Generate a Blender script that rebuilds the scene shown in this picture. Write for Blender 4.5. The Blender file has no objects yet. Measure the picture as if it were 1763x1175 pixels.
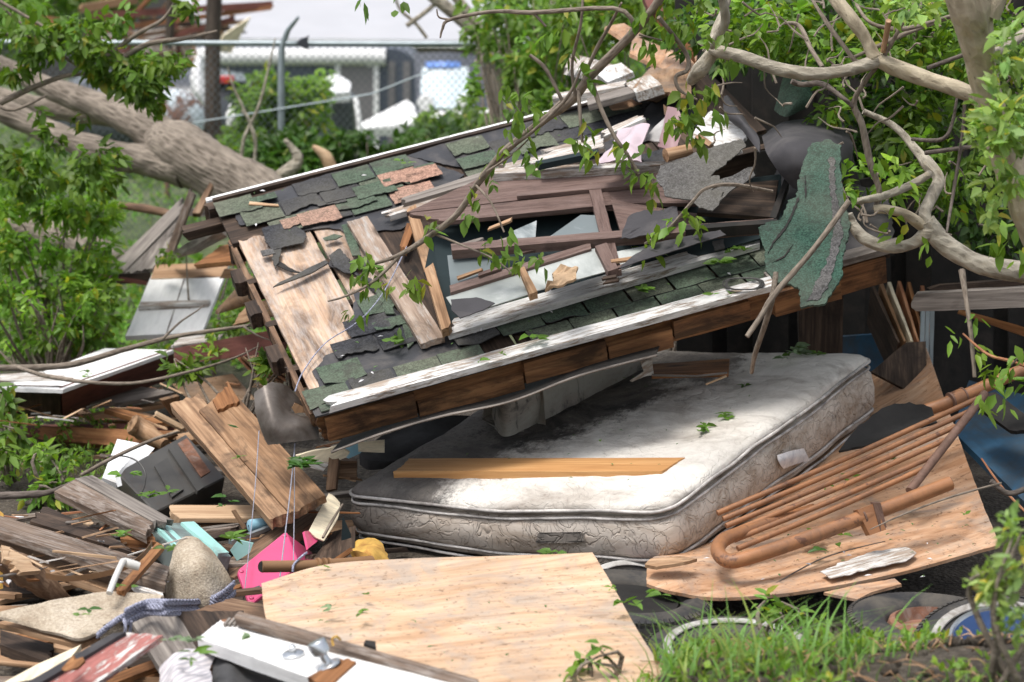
import bpy, bmesh, math, random
import numpy as np
from mathutils import Vector, Matrix, noise as mnoise
rad = math.radians
SC = bpy.context.scene
COL = SC.collection
random.seed(7)
# ---------------------------------------------------------------- camera, sky, sun, exposure
CAMH, PITCH, LENS = 2.7, 9.38, 85.0
cd = bpy.data.cameras.new("camera"); cam = bpy.data.objects.new("camera", cd); COL.objects.link(cam)
cam.location = (0, 0, CAMH); cam.rotation_euler = (rad(90 - PITCH), 0, 0)
cd.lens = LENS; cd.sensor_width = 36; cd.clip_end = 2000; cd.clip_start = 0.05
cd.dof.use_dof = True; cd.dof.focus_distance = 10.3; cd.dof.aperture_fstop = 2.7
SC.camera = cam
SUN_EL, SUN_AZ = 70.0, 228.0          # azimuth clockwise from +Y: hazy sun high, behind and left of the camera
W = bpy.data.worlds.new("World"); SC.world = W; W.use_nodes = True
wn = W.node_tree; bg = wn.nodes["Background"]
sky = wn.nodes.new("ShaderNodeTexSky"); sky.sky_type = 'NISHITA'; sky.sun_disc = False
sky.sun_elevation = rad(SUN_EL); sky.sun_rotation = rad(SUN_AZ)
sky.air_density = 1.0; sky.dust_density = 4.0; sky.ozone_density = 1.0
hs = wn.nodes.new("ShaderNodeHueSaturation"); hs.inputs["Saturation"].default_value = 0.35
wn.links.new(sky.outputs[0], hs.inputs["Color"]); wn.links.new(hs.outputs[0], bg.inputs[0])
bg.inputs[1].default_value = 0.15
sl = bpy.data.lights.new("sun", 'SUN'); so = bpy.data.objects.new("sun", sl); COL.objects.link(so)
sl.energy = 1.5; sl.angle = rad(16); sl.color = (1, .96, .9)
_az, _el = rad(SUN_AZ), rad(SUN_EL)
_sd = Vector((math.sin(_az) * math.cos(_el), math.cos(_az) * math.cos(_el), math.sin(_el)))
so.rotation_euler = _sd.to_track_quat('Z', 'Y').to_euler()
SC.view_settings.view_transform = 'Standard'; SC.view_settings.look = 'None'
SC.view_settings.exposure = 0.68; SC.view_settings.gamma = 1
SC.cycles.use_denoising = True
SC.cycles.max_bounces = 5; SC.cycles.diffuse_bounces = 3; SC.cycles.glossy_bounces = 2
SC.cycles.transmission_bounces = 4; SC.cycles.transparent_max_bounces = 4
# ---------------------------------------------------------------- points
FPX = LENS / 36 * 1763
CAM = Vector((0, 0, CAMH)); _c, _s = math.cos(rad(PITCH)), math.sin(rad(PITCH))
def ray(px, py):
    x = (px - 881.5) / FPX; y = -(py - 587.5) / FPX
    return Vector((x, _c + y * _s, -_s + y * _c))
def P(px, py, Y):
    d = ray(px, py); return CAM + d * (Y / d.y)
def g(px, py, z=0.0):
    d = ray(px, py); return CAM + d * ((z - CAMH) / d.z)
class Plane:
    def __init__(s, a, b, c):
        s.o = a; s.n = (b - a).cross(c - a).normalized()
        if s.n.dot(CAM - a) < 0: s.n = -s.n
    def __call__(s, px, py, off=0.0):
        d = ray(px, py); t = (s.o + s.n * off - CAM).dot(s.n) / d.dot(s.n); return CAM + d * t
def lerp(a, b, t): return a + (b - a) * t
def cr(p, n):
    """Catmull-Rom through p, n samples"""
    p = list(p); k = len(p) - 1; out = []
    for i in range(n):
        u = i / (n - 1) * k; j = min(int(u), k - 1); f = u - j
        a = p[max(j - 1, 0)]; b = p[j]; c = p[j + 1]; d = p[min(j + 2, k)]
        out.append(0.5 * ((2 * b) + (c - a) * f + (2 * a - 5 * b + 4 * c - d) * f * f + (3 * b - a - 3 * c + d) * f ** 3))
    return out
def nz(v, s=1.0, seed=0.0): return mnoise.noise(Vector((v[0] * s + seed, v[1] * s - seed * .7, v[2] * s + seed * 1.3)))
# ---------------------------------------------------------------- objects
def tag(o, label=None, cat=None, group=None, kind=None):
    if label: o["label"] = label
    if cat: o["category"] = cat
    if group: o["group"] = group
    if kind: o["kind"] = kind
    return o
def thing(name, label, cat, loc, group=None):
    o = bpy.data.objects.new(name, None); COL.objects.link(o); o.location = loc; o.empty_display_size = .1
    return tag(o, label, cat, group)
def frame_of(o, x, n):
    n = n.normalized(); x = (x - n * x.dot(n)).normalized(); y = n.cross(x)
    m = Matrix((x, y, n)).transposed().to_4x4(); m.translation = o; return m
def world_of(o):
    m = o.matrix_basis.copy(); p = o.parent
    if p: m = world_of(p) @ o.matrix_parent_inverse @ m
    return m
def obj(name, verts, faces, mat, parent=None, fr=None, smooth=False, mats=None, midx=None, tint=None, bevel=0):
    fr = fr or Matrix.Translation(sum((Vector(v) for v in verts[:200]), Vector()) / max(1, min(200, len(verts))))
    me = bpy.data.meshes.new(name); inv = np.array(fr.inverted())
    V = np.array([tuple(v) for v in verts], dtype=float); V = V @ inv[:3, :3].T + inv[:3, 3]
    me.from_pydata(V.tolist(), [], [tuple(f) for f in faces])
    for m in (mats or [mat]): me.materials.append(m)
    if midx is not None: me.polygons.foreach_set("material_index", list(midx))
    if smooth: me.polygons.foreach_set("use_smooth", [True] * len(me.polygons))
    if tint is not None:
        a = me.attributes.new("tint", 'FLOAT_COLOR', 'POINT')
        t = np.asarray(tint, dtype=np.float32)
        if t.shape[1] == 3: t = np.concatenate([t, np.ones((len(t), 1), np.float32)], 1)
        a.data.foreach_set("color", t.ravel())
    me.validate(); me.update()
    o = bpy.data.objects.new(name, me); COL.objects.link(o)
    if parent:
        o.parent = parent; o.matrix_parent_inverse = world_of(parent).inverted()
    o.matrix_basis = fr
    if bevel:
        b = o.modifiers.new("bevel", 'BEVEL'); b.width = bevel; b.segments = 1; b.limit_method = 'ANGLE'
    return o
def plank(name, pts, th, mat, parent=None, split=(0, 0), warp=0.0, edge=.0015, seed=None, step=.035, label=None, cat=None, group=None, n=None, smooth=False, across=None, twist=0):
    """a board: pts A,B along one long edge, C,D along the other; top face towards the camera or up"""
    if (pts[1] - pts[0]).length + (pts[2] - pts[3]).length < (pts[3] - pts[0]).length + (pts[2] - pts[1]).length: pts = [pts[1], pts[2], pts[3], pts[0]]
    A, B, C, D = pts; seed = seed if seed is not None else random.random() * 100
    L = max((B - A).length, (C - D).length); Wd = max((D - A).length, (C - B).length)
    nn = (B - A).cross(D - A).normalized()
    if n is not None:
        if nn.dot(n) < 0: nn = -nn
    elif nn.dot(CAM - A) < 0: nn = -nn
    xd = (B - A).normalized(); yd = (D - A).normalized()
    nx = max(3, min(90, int(L / step))); ny = across or max(3, min(24, int(Wd / .02)))
    V = []; 
    for lay in (0, 1):
        for i in range(nx + 1):
            for j in range(ny + 1):
                u = i / nx; v = j / ny
                p = lerp(lerp(A, B, u), lerp(D, C, u), v)
                # edges wander a little, ends can be splintered
                if j in (0, ny): p = p + yd * (edge * 2.0 * nz((u * L * 9, v * 7, lay), 1, seed))
                for k, e in enumerate(split):
                    if e > 0:
                        w = max(0, 1 - (u if k == 0 else 1 - u) * L / (e * 2.2 + .02))
                        if w > 0:
                            a = nz((v * Wd * 38, k * 9.1, lay * .35), 1, seed) + .7 * nz((v * Wd * 110, k * 5.1, lay * .3), 1, seed + 3)
                            p = p + xd * (e * a * w * (1 if k == 0 else -1))
                z = warp * math.sin(u * math.pi) + .0012 * nz((u * L * 5, v * Wd * 22, lay * 3), 1, seed + 9)
                if twist: z += twist * (u - .5) * (v - .5)
                V.append(p + nn * (z - lay * th))
    F = []; N1 = (nx + 1) * (ny + 1); idx = lambda l, i, j: l * N1 + i * (ny + 1) + j
    up = (B - A).cross(D - A).dot(nn) > 0
    def q(a, b, c, d): F.append((a, b, c, d) if up else (d, c, b, a))
    for i in range(nx):
        for j in range(ny):
            q(idx(0, i, j), idx(0, i + 1, j), idx(0, i + 1, j + 1), idx(0, i, j + 1))
            q(idx(1, i, j + 1), idx(1, i + 1, j + 1), idx(1, i + 1, j), idx(1, i, j))
    for i in range(nx):
        q(idx(1, i, 0), idx(1, i + 1, 0), idx(0, i + 1, 0), idx(0, i, 0))
        q(idx(0, i, ny), idx(0, i + 1, ny), idx(1, i + 1, ny), idx(1, i, ny))
    for j in range(ny):
        q(idx(0, 0, j), idx(0, 0, j + 1), idx(1, 0, j + 1), idx(1, 0, j))
        q(idx(1, nx, j), idx(1, nx, j + 1), idx(0, nx, j + 1), idx(0, nx, j))
    fr = frame_of(lerp(A, C, .5), xd, nn)
    o = obj(name, V, F, mat, parent, fr, smooth=smooth)
    return tag(o, label, cat, group)
def sheet(name, rows, th, mat, parent=None, nu=40, nv=24, rag=0.0, ragf=14, bump=0.0, bumpf=4, label=None, cat=None, group=None, seed=None, smooth=True, mats=None, flip=False, ragsides=(1, 1, 1, 1), hole=None):
    """curved sheet through rows of control points, with thickness; ragsides: start/end of u, start/end of v"""
    seed = seed if seed is not None else random.random() * 100
    rr = [cr(r, nu) for r in rows]
    G = [[None] * nu for _ in range(nv)]
    for i in range(nu):
        c = cr([r[i] for r in rr], nv)
        for j in range(nv): G[j][i] = c[j]
    T = np.array([[tuple(p) for p in r] for r in G]).reshape(nv, nu, 3)
    du = np.gradient(T, axis=1); dv = np.gradient(T, axis=0)
    N = np.cross(du, dv); N /= np.linalg.norm(N, axis=2, keepdims=True) + 1e-9
    mid = T[nv // 2, nu // 2]
    if N.sum((0, 1)).dot(np.array(CAM) - mid) < 0: N = -N; inv = True
    else: inv = False
    if rag:
        for j in range(nv):
            for i in range(nu):
                p = T[j, i]
                for cond, vec in ((i == 0 and ragsides[0], du[j, i]), (i == nu - 1 and ragsides[1], -du[j, i]), (j == 0 and ragsides[2], dv[j, i]), (j == nv - 1 and ragsides[3], -dv[j, i])):
                    if cond:
                        a = abs(nz(p, ragf, seed)) * 1.2 + .8 * abs(nz(p, ragf * 2.7, seed + 5))
                        T[j, i] = T[j, i] + vec / (np.linalg.norm(vec) + 1e-9) * a * rag
    if bump:
        for j in range(nv):
            for i in range(nu):
                T[j, i] += N[j, i] * bump * (nz(T[j, i], bumpf, seed) + .4 * nz(T[j, i], bumpf * 2.6, seed))
    V = np.concatenate([T.reshape(-1, 3), (T - N * th).reshape(-1, 3)]); n1 = nu * nv
    F = []
    id_ = lambda l, j, i: l * n1 + j * nu + i
    def q(a, b, c, d): F.append((d, c, b, a) if inv else (a, b, c, d))
    dead = set()
    if hole:
        for j in range(nv - 1):
            for i in range(nu - 1):
                if hole((i + .5) / (nu - 1), (j + .5) / (nv - 1)): dead.add((j, i))
    for j in range(nv - 1):
        for i in range(nu - 1):
            if (j, i) in dead: continue
            q(id_(0, j, i), id_(0, j, i + 1), id_(0, j + 1, i + 1), id_(0, j + 1, i))
            q(id_(1, j + 1, i), id_(1, j + 1, i + 1), id_(1, j, i + 1), id_(1, j, i))
            if j == 0 or (j - 1, i) in dead: q(id_(1, j, i), id_(1, j, i + 1), id_(0, j, i + 1), id_(0, j, i))
            if j == nv - 2 or (j + 1, i) in dead: q(id_(0, j + 1, i), id_(0, j + 1, i + 1), id_(1, j + 1, i + 1), id_(1, j + 1, i))
            if i == 0 or (j, i - 1) in dead: q(id_(0, j, i), id_(0, j + 1, i), id_(1, j + 1, i), id_(1, j, i))
            if i == nu - 2 or (j, i + 1) in dead: q(id_(1, j, i + 1), id_(1, j + 1, i + 1), id_(0, j + 1, i + 1), id_(0, j, i + 1))
    fr = frame_of(Vector(mid), Vector(T[nv // 2, -1] - T[nv // 2, 0]), Vector(N[nv // 2, nu // 2]))
    o = obj(name, V, F, mat, parent, fr, smooth=smooth, mats=mats)
    if smooth:
        m = o.modifiers.new("edge", 'EDGE_SPLIT'); m.split_angle = rad(50)
    return tag(o, label, cat, group)
def poly(name, pts, th, mat, parent=None, rag=0.0, ragf=20, step=.02, label=None, cat=None, group=None, seed=None, bevel=0, curl=0.0, n=None):
    """flat torn or cut piece with the given outline"""
    seed = seed if seed is not None else random.random() * 100
    nn = Vector()
    for i, p in enumerate(pts): nn += p.cross(pts[(i + 1) % len(pts)])
    nn.normalize()
    ref = n if n is not None else (CAM - pts[0])
    if nn.dot(ref) < 0: nn = -nn; pts = pts[::-1]
    c = sum(pts, Vector()) / len(pts); O = []
    for i, p in enumerate(pts):
        q = pts[(i + 1) % len(pts)]; L = (q - p).length; k = max(1, int(L / step)) if rag else 1
        t = (q - p).normalized(); m = nn.cross(t)
        for s in range(k):
            r = lerp(p, q, s / k)
            if rag and s: r = r + m * rag * (nz(r, ragf, seed) + .6 * nz(r, ragf * 2.7, seed + 4))
            O.append(r)
    k = len(O); R = max((p - c).length for p in O)
    # rings inwards so the sheet can curl
    V = []; F = []
    rings = (1, .66, .33) if curl else (1,)
    for rg in rings:
        for p in O:
            r = lerp(c, p, rg); z = curl * ((r - c).length / R) ** 2 * nz(r, 3.0 / max(R, .1), seed + 2) * 2 if curl else 0
            V.append(r + nn * z)
    nt = len(V)
    if curl: V.append(c.copy()); nt += 1
    V += [v - nn * th for v in V]
    tops = []
    if curl:
        for a in range(2):
            for i in range(k): tops.append((a * k + i, a * k + (i + 1) % k, (a + 1) * k + (i + 1) % k, (a + 1) * k + i))
        for i in range(k): tops.append((2 * k + i, 2 * k + (i + 1) % k, 3 * k))
    else: tops.append(tuple(range(k)))
    F += tops; F += [tuple(i + nt for i in f[::-1]) for f in tops]
    for i in range(k): F.append((i, i + nt, (i + 1) % k + nt, (i + 1) % k))
    e = max(((pts[(i + 1) % len(pts)] - pts[i]) for i in range(len(pts))), key=lambda v: v.length)
    o = obj(name, V, F, mat, parent, frame_of(c, e, nn), bevel=bevel)
    return tag(o, label, cat, group)
def tube_mesh(pts, r, seg=10, smooth_n=0, rough=0.0, rf=6.0, seed=0.0, cap=True):
    pts = [Vector(p) for p in pts]
    rs = list(r) if hasattr(r, '__len__') else [r] * len(pts)
    if smooth_n:
        rv = cr([Vector((x, 0, 0)) for x in rs], smooth_n); pts = cr(pts, smooth_n); rs = [max(x.x, .0004) for x in rv]
    V = []; F = []; up = None
    for i, p in enumerate(pts):
        t = (pts[min(i + 1, len(pts) - 1)] - pts[max(i - 1, 0)])
        t = t.normalized() if t.length > 1e-9 else Vector((1, 0, 0))
        if up is None: up = t.orthogonal().normalized()
        up = (up - t * up.dot(t)); up = up.normalized() if up.length > 1e-6 else t.orthogonal().normalized()
        b = t.cross(up)
        for k in range(seg):
            a = 2 * math.pi * k / seg; d = up * math.cos(a) + b * math.sin(a); rr = rs[i]
            if rough: q = p + d * rr; rr *= 1 + rough * (nz(q, rf, seed) + .5 * nz(q, rf * 3, seed))
            V.append(p + d * rr)
    for i in range(len(pts) - 1):
        for k in range(seg):
            k2 = (k + 1) % seg; F.append((i * seg + k, i * seg + k2, (i + 1) * seg + k2, (i + 1) * seg + k))
    if cap:
        F.append(tuple(range(seg))[::-1]); F.append(tuple((len(pts) - 1) * seg + k for k in range(seg)))
    return V, F
def tube(name, pts, r, mat, parent=None, seg=10, smooth_n=0, rough=0.0, rf=6.0, label=None, cat=None, group=None, cap=True):
    V, F = tube_mesh(pts, r, seg, smooth_n, rough, rf, random.random() * 50, cap)
    o = obj(name, V, F, mat, parent, frame_of(Vector(pts[0]), Vector(pts[-1]) - Vector(pts[0]) + Vector((1e-5, 0, 0)), (Vector(pts[-1]) - Vector(pts[0]) + Vector((1e-5, 0, 0))).orthogonal()), smooth=True)
    m = o.modifiers.new("edge", 'EDGE_SPLIT'); m.split_angle = rad(55)
    return tag(o, label, cat, group)
def box(name, o, x, y, z, mat, parent=None, bevel=.004, label=None, cat=None, group=None):
    """box from corner o along three edge vectors"""
    V = [o + x * i + y * j + z * k for k in (0, 1) for j in (0, 1) for i in (0, 1)]
    F = [(0, 2, 3, 1), (4, 5, 7, 6), (0, 1, 5, 4), (2, 6, 7, 3), (0, 4, 6, 2), (1, 3, 7, 5)]
    if x.cross(y).dot(z) < 0: F = [f[::-1] for f in F]
    b = obj(name, V, F, mat, parent, frame_of(o + x * .5 + y * .5 + z * .5, x, z if abs(x.normalized().dot(z.normalized())) < .9 else y), bevel=bevel)
    return tag(b, label, cat, group)
class MB:
    def __init__(s): s.V = []; s.F = []
    def add(s, V, F): n = len(s.V); s.V += list(V); s.F += [tuple(i + n for i in f) for f in F]
    def tube(s, pts, r, seg=6, smooth_n=0, **k): s.add(*tube_mesh(pts, r, seg, smooth_n, **k))
    def build(s, name, mat, parent=None, smooth=True, **k): 
        return obj(name, s.V, s.F, mat, parent, smooth=smooth, **k)
def lathe(name, o, axis, prof, mat, parent=None, seg=40, label=None, cat=None, xdir=None, arc=None, group=None):
    """profile of (radius, height along axis)"""
    z = axis.normalized(); x = (xdir or z.orthogonal()); x = (x - z * x.dot(z)).normalized(); y = z.cross(x); V = []; F = []
    for (r, h) in prof:
        for k in range(seg):
            a = 2 * math.pi * k / seg; V.append(o + z * h + (x * math.cos(a) + y * math.sin(a)) * r)
    for i in range(len(prof) - 1):
        for k in range(seg):
            k2 = (k + 1) % seg; F.append((i * seg + k, i * seg + k2, (i + 1) * seg + k2, (i + 1) * seg + k))
    ob = obj(name, V, F, mat, parent, frame_of(o, x, z), smooth=True)
    m = ob.modifiers.new("edge", 'EDGE_SPLIT'); m.split_angle = rad(45)
    return tag(ob, label, cat, group)
# ---------------------------------------------------------------- leaves
_LT = np.array([(0, 0, 0), (.36, 0, -.01), (.7, 0, -.05), (1, 0, -.16), (.3, .25, .05), (.68, .19, .0), (.3, -.25, .05), (.68, -.19, .0)])
_LF = [(0, 1, 4), (1, 2, 5, 4), (2, 3, 5), (0, 6, 1), (1, 6, 7, 2), (2, 7, 3)]
class Leaves:
    """collects single leaves (points, directions, sizes) and links them as one mesh"""
    def __init__(s, seed=1): s.o = []; s.d = []; s.n = []; s.s = []; s.t = []; s.r = np.random.RandomState(seed)
    def leaf(s, o, d, n, size, tint): s.o.append(tuple(o)); s.d.append(tuple(d)); s.n.append(tuple(n)); s.s.append(size); s.t.append(tint)
    def cluster(s, o, d, size, k=5, tint=(1, 1, 1), droop=.5, spread=.8):
        r = s.r; o = Vector(o); d = Vector(d).normalized()
        tv = .75 + .5 * r.rand(); yl = r.rand()
        for i in range(k):
            dd = d + Vector(r.normal(0, spread, 3)); dd.z -= droop; 
            n = Vector((r.normal(0, .5), r.normal(0, .5) - .25, 1.0))
            w = .8 + .4 * r.rand()
            s.leaf(o + Vector(r.normal(0, size * .25, 3)), dd, n, size * (.65 + .6 * r.rand()), (tint[0] * tv * w * (1 + .25 * yl), tint[1] * tv * w, tint[2] * tv * w * (1 - .3 * yl)) if r.rand() > .04 else (tint[0] * 2.4, tint[1] * 1.25, tint[2] * .9))
    def blob(s, c, rx, ry, rz, count, size, k=5, tint=(1, 1, 1), droop=.5, gap=0.0, gf=2.0):
        r = s.r; m = 0; seed = r.rand() * 60; tries = 0
        while m < count and tries < count * 6:
            tries += 1
            v = r.normal(0, 1, 3); v /= np.linalg.norm(v); v *= r.rand() ** .4
            p = Vector((c[0] + v[0] * rx, c[1] + v[1] * ry, c[2] + v[2] * rz))
            if gap and nz(p, gf, seed) < gap - .35: continue
            f = .8 + .5 * (nz(p, gf * 1.6, seed + 7))
            s.cluster(p, Vector((v[0], v[1], v[2] * .6)), size, k, tuple(x * f for x in tint), droop); m += 1
    def build(s, name, mat, parent=None, lab=None, **kw):
        O = np.array(s.o); D = np.array(s.d); N = np.array(s.n); S = np.array(s.s); T = np.array(s.t)
        D /= np.linalg.norm(D, axis=1, keepdims=True) + 1e-9
        Y = np.cross(N, D); Y /= np.linalg.norm(Y, axis=1, keepdims=True) + 1e-9; Z = np.cross(D, Y)
        k = len(O); r = s.r
        fold = (r.rand(k) * 1.6 - .2); bend = r.rand(k) * 2.2 - .4; wid = .55 + .6 * r.rand(k)
        L = np.repeat(_LT[None], k, 0).copy()
        L[:, :, 1] *= wid[:, None]; L[:, :, 2] = np.abs(L[:, :, 1]) * fold[:, None] * .6 + L[:, :, 0] ** 2 * -.16 * bend[:, None]
        V = O[:, None] + S[:, None, None] * (L[..., 0:1] * D[:, None] + L[..., 1:2] * Y[:, None] + L[..., 2:3] * Z[:, None])
        V = V.reshape(-1, 3); tint = np.repeat(T, 8, 0)
        F = []
        for f in _LF: pass
        base = np.arange(k) * 8
        me = bpy.data.meshes.new(name)
        c = O.mean(0); V = V - c
        loops = []; starts = []; tot = []
        per = sum(len(f) for f in _LF); flat = np.concatenate([np.array(f) for f in _LF])
        lv = (base[:, None] + flat[None]).ravel()
        ls = np.array([len(f) for f in _LF]); st = np.concatenate([[0], np.cumsum(ls)[:-1]])
        lst = (np.arange(k)[:, None] * per + st[None]).ravel(); ltot = np.tile(ls, k)
        me.vertices.add(len(V)); me.vertices.foreach_set("co", V.astype(np.float32).ravel())
        me.loops.add(len(lv)); me.loops.foreach_set("vertex_index", lv.astype(np.int32))
        me.polygons.add(len(lst)); me.polygons.foreach_set("loop_start", lst.astype(np.int32))
        me.polygons.foreach_set("loop_total", ltot.astype(np.int32))
        me.update(calc_edges=True); me.validate()
        a = me.attributes.new("tint", 'FLOAT_COLOR', 'POINT')
        a.data.foreach_set("color", np.concatenate([tint, np.ones((len(tint), 1))], 1).astype(np.float32).ravel())
        me.materials.append(mat)
        o = bpy.data.objects.new(name, me); COL.objects.link(o)
        if parent: o.parent = parent; o.matrix_parent_inverse = world_of(parent).inverted()
        o.matrix_basis = Matrix.Translation(Vector(c))
        return tag(o, **kw) if kw else o
# ---------------------------------------------------------------- materials
class NT:
    def __init__(s, name):
        s.m = bpy.data.materials.new(name); s.m.use_nodes = True; s.nt = s.m.node_tree
        s.b = s.nt.nodes["Principled BSDF"]; s._c = None
    def n(s, t, **k):
        x = s.nt.nodes.new(t)
        for a, v in k.items(): setattr(x, a, v)
        return x
    def l(s, a, b): s.nt.links.new(a, b)
    def co(s, rnd=True):
        if s._c: return s._c
        t = s.n("ShaderNodeTexCoord"); out = t.outputs["Object"]
        if rnd:
            oi = s.n("ShaderNodeObjectInfo"); mu = s.n("ShaderNodeVectorMath", operation='MULTIPLY_ADD')
            cv = s.n("ShaderNodeCombineXYZ"); s.l(oi.outputs["Random"], cv.inputs[0]); s.l(oi.outputs["Random"], cv.inputs[1])
            s.l(cv.outputs[0], mu.inputs[0]); mu.inputs[1].default_value = (31, 57, 0); s.l(out, mu.inputs[2]); out = mu.outputs[0]
        s._c = out; return out
    def scale(s, v, sc):
        x = s.n("ShaderNodeVectorMath", operation='MULTIPLY'); s.l(v, x.inputs[0]); x.inputs[1].default_value = sc; return x.outputs[0]
    def noise(s, v, sc=1, det=5, ro=.55, di=0.0):
        x = s.n("ShaderNodeTexNoise"); s.l(v, x.inputs["Vector"]); x.inputs["Scale"].default_value = sc
        x.inputs["Detail"].default_value = det; x.inputs["Roughness"].default_value = ro; x.inputs["Distortion"].default_value = di
        return x.outputs["Fac"]
    def voro(s, v, sc=1, out="Distance", feat='F1', rnd=1):
        x = s.n("ShaderNodeTexVoronoi", feature=feat); s.l(v, x.inputs["Vector"]); x.inputs["Scale"].default_value = sc; x.inputs["Randomness"].default_value = rnd
        return x.outputs[out]
    def ramp(s, f, stops, interp='LINEAR'):
        x = s.n("ShaderNodeValToRGB"); x.color_ramp.interpolation = interp; e = x.color_ramp.elements
        while len(e) < len(stops): e.new(.5)
        for i, (p, c) in enumerate(stops):
            e[i].position = p; e[i].color = (c, c, c, 1) if not hasattr(c, '__len__') else (*c, 1)
        s.l(f, x.inputs[0]); return x.outputs[0]
    def mix(s, f, a, b, mode='MIX'):
        x = s.n("ShaderNodeMix", data_type='RGBA', blend_type=mode)
        for v, i in ((f, 0), (a, 6), (b, 7)):
            if hasattr(v, 'is_output'): s.l(v, x.inputs[i])
            elif i == 0: x.inputs[0].default_value = v
            else: x.inputs[i].default_value = (*v, 1) if hasattr(v, '__len__') else (v, v, v, 1)
        return x.outputs[2]
    def math(s, op, a, b=0.0):
        x = s.n("ShaderNodeMath", operation=op)
        for i, v in enumerate((a, b)):
            if hasattr(v, 'is_output'): s.l(v, x.inputs[i])
            else: x.inputs[i].default_value = v
        return x.outputs[0]
    def base(s, c):
        if hasattr(c, 'is_output'): s.l(c, s.b.inputs["Base Color"])
        else: s.b.inputs["Base Color"].default_value = (*c, 1)
    def rough(s, r):
        if hasattr(r, 'is_output'): s.l(r, s.b.inputs["Roughness"])
        else: s.b.inputs["Roughness"].default_value = r
    def bump(s, h, st=.3, d=.01):
        x = s.n("ShaderNodeBump"); x.inputs["Strength"].default_value = st; x.inputs["Distance"].default_value = d
        s.l(h, x.inputs["Height"]); s.l(x.outputs[0], s.b.inputs["Normal"])
def wood(name, dark, mid, light, st=.4, stain=(.03, .02, .014), paint=None, cover=.5, edge=.04, rough=.75, fine=1.0, spec=.3, grime=.75):
    t = NT(name); v = t.co()
    a = t.noise(t.scale(v, (2.2 * fine, 70 * fine, 70 * fine)), 1, 5, .6)
    b = t.noise(t.scale(v, (1.1, 11, 11)), 1, 5, .55, 1.6)
    f = t.math('ADD', t.math('MULTIPLY', a, .5), t.math('MULTIPLY', b, .5))
    c = t.ramp(f, [(.34, dark), (.5, mid), (.64, light)])
    s = t.noise(t.scale(v, (2.6, 7, 7)), 1, 8, .68, .6)
    c = t.mix(t.math('MULTIPLY', t.ramp(s, [(.62 - st * .3, 0), (.78 - st * .25, 1)]), .85), c, stain)
    kn = t.voro(t.scale(v, (1.7, 6, 6)), 1)
    c = t.mix(t.ramp(kn, [(.05, .8), (.13, 0)]), c, tuple(x * .35 for x in dark))
    h = f
    if paint:
        p = t.math('ADD', t.math('MULTIPLY', t.noise(t.scale(v, (9, 70, 70)), 1, 8, .7, .3), .55), t.math('MULTIPLY', t.noise(t.scale(v, (2.2, 9, 9)), 1, 8, .7, .4), .45))
        pf = t.ramp(p, [(1 - cover - edge, 0), (1 - cover + edge, 1)])
        dirt = t.noise(t.scale(v, (5, 24, 24)), 1, 9, .72)
        pc = t.mix(t.ramp(dirt, [(.44, 0), (.68, grime)]), paint, tuple(x * .42 for x in paint))
        c = t.mix(pf, c, pc); h = t.math('ADD', f, t.math('MULTIPLY', pf, .5))
    t.base(c); t.rough(rough); t.b.inputs["Specular IOR Level"].default_value = spec
    t.bump(h, .55, .006); return t.m
def plain(name, col, rough=.6, var=.25, sc=6, bump=.15, metal=0.0, dirt=None, dirtamt=.5, rust=None, rustamt=.4, spec=.4, bsc=60):
    t = NT(name); v = t.co()
    n = t.noise(v, sc, 8, .62)
    c = t.mix(t.ramp(n, [(.3, 0), (.7, 1)]), tuple(x * (1 - var) for x in col), tuple(min(1, x * (1 + var)) for x in col))
    if dirt:
        d = t.noise(v, sc * .7, 9, .7, .5); c = t.mix(t.ramp(d, [(.62 - dirtamt * .25, 0), (.72 - dirtamt * .1, .9)]), c, dirt)
    if rust:
        d = t.noise(v, sc * 1.1, 10, .72); rf = t.ramp(d, [(.66 - rustamt * .3, 0), (.70 - rustamt * .3, 1)]); c = t.mix(rf, c, rust)
    t.base(c); t.rough(rough); t.b.inputs["Metallic"].default_value = metal; t.b.inputs["Specular IOR Level"].default_value = spec
    t.bump(t.noise(v, bsc, 6, .6), bump, .004); return t.m
def leafmat(name, col, trans=.35, rough=.45):
    t = NT(name); a = t.n("ShaderNodeAttribute", attribute_name="tint")
    c = t.mix(1.0, col, a.outputs["Color"], 'MULTIPLY'); t.base(c); t.rough(rough); t.b.inputs["Specular IOR Level"].default_value = .35
    tr = t.n("ShaderNodeBsdfTranslucent"); c2 = t.mix(1.0, (1.25, 1.35, .6), c, 'MULTIPLY'); t.l(c2, tr.inputs[0])
    ms = t.n("ShaderNodeMixShader"); ms.inputs[0].default_value = trans
    out = t.nt.nodes["Material Output"]; t.l(t.b.outputs[0], ms.inputs[1]); t.l(tr.outputs[0], ms.inputs[2]); t.l(ms.outputs[0], out.inputs[0])
    return t.m
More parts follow.
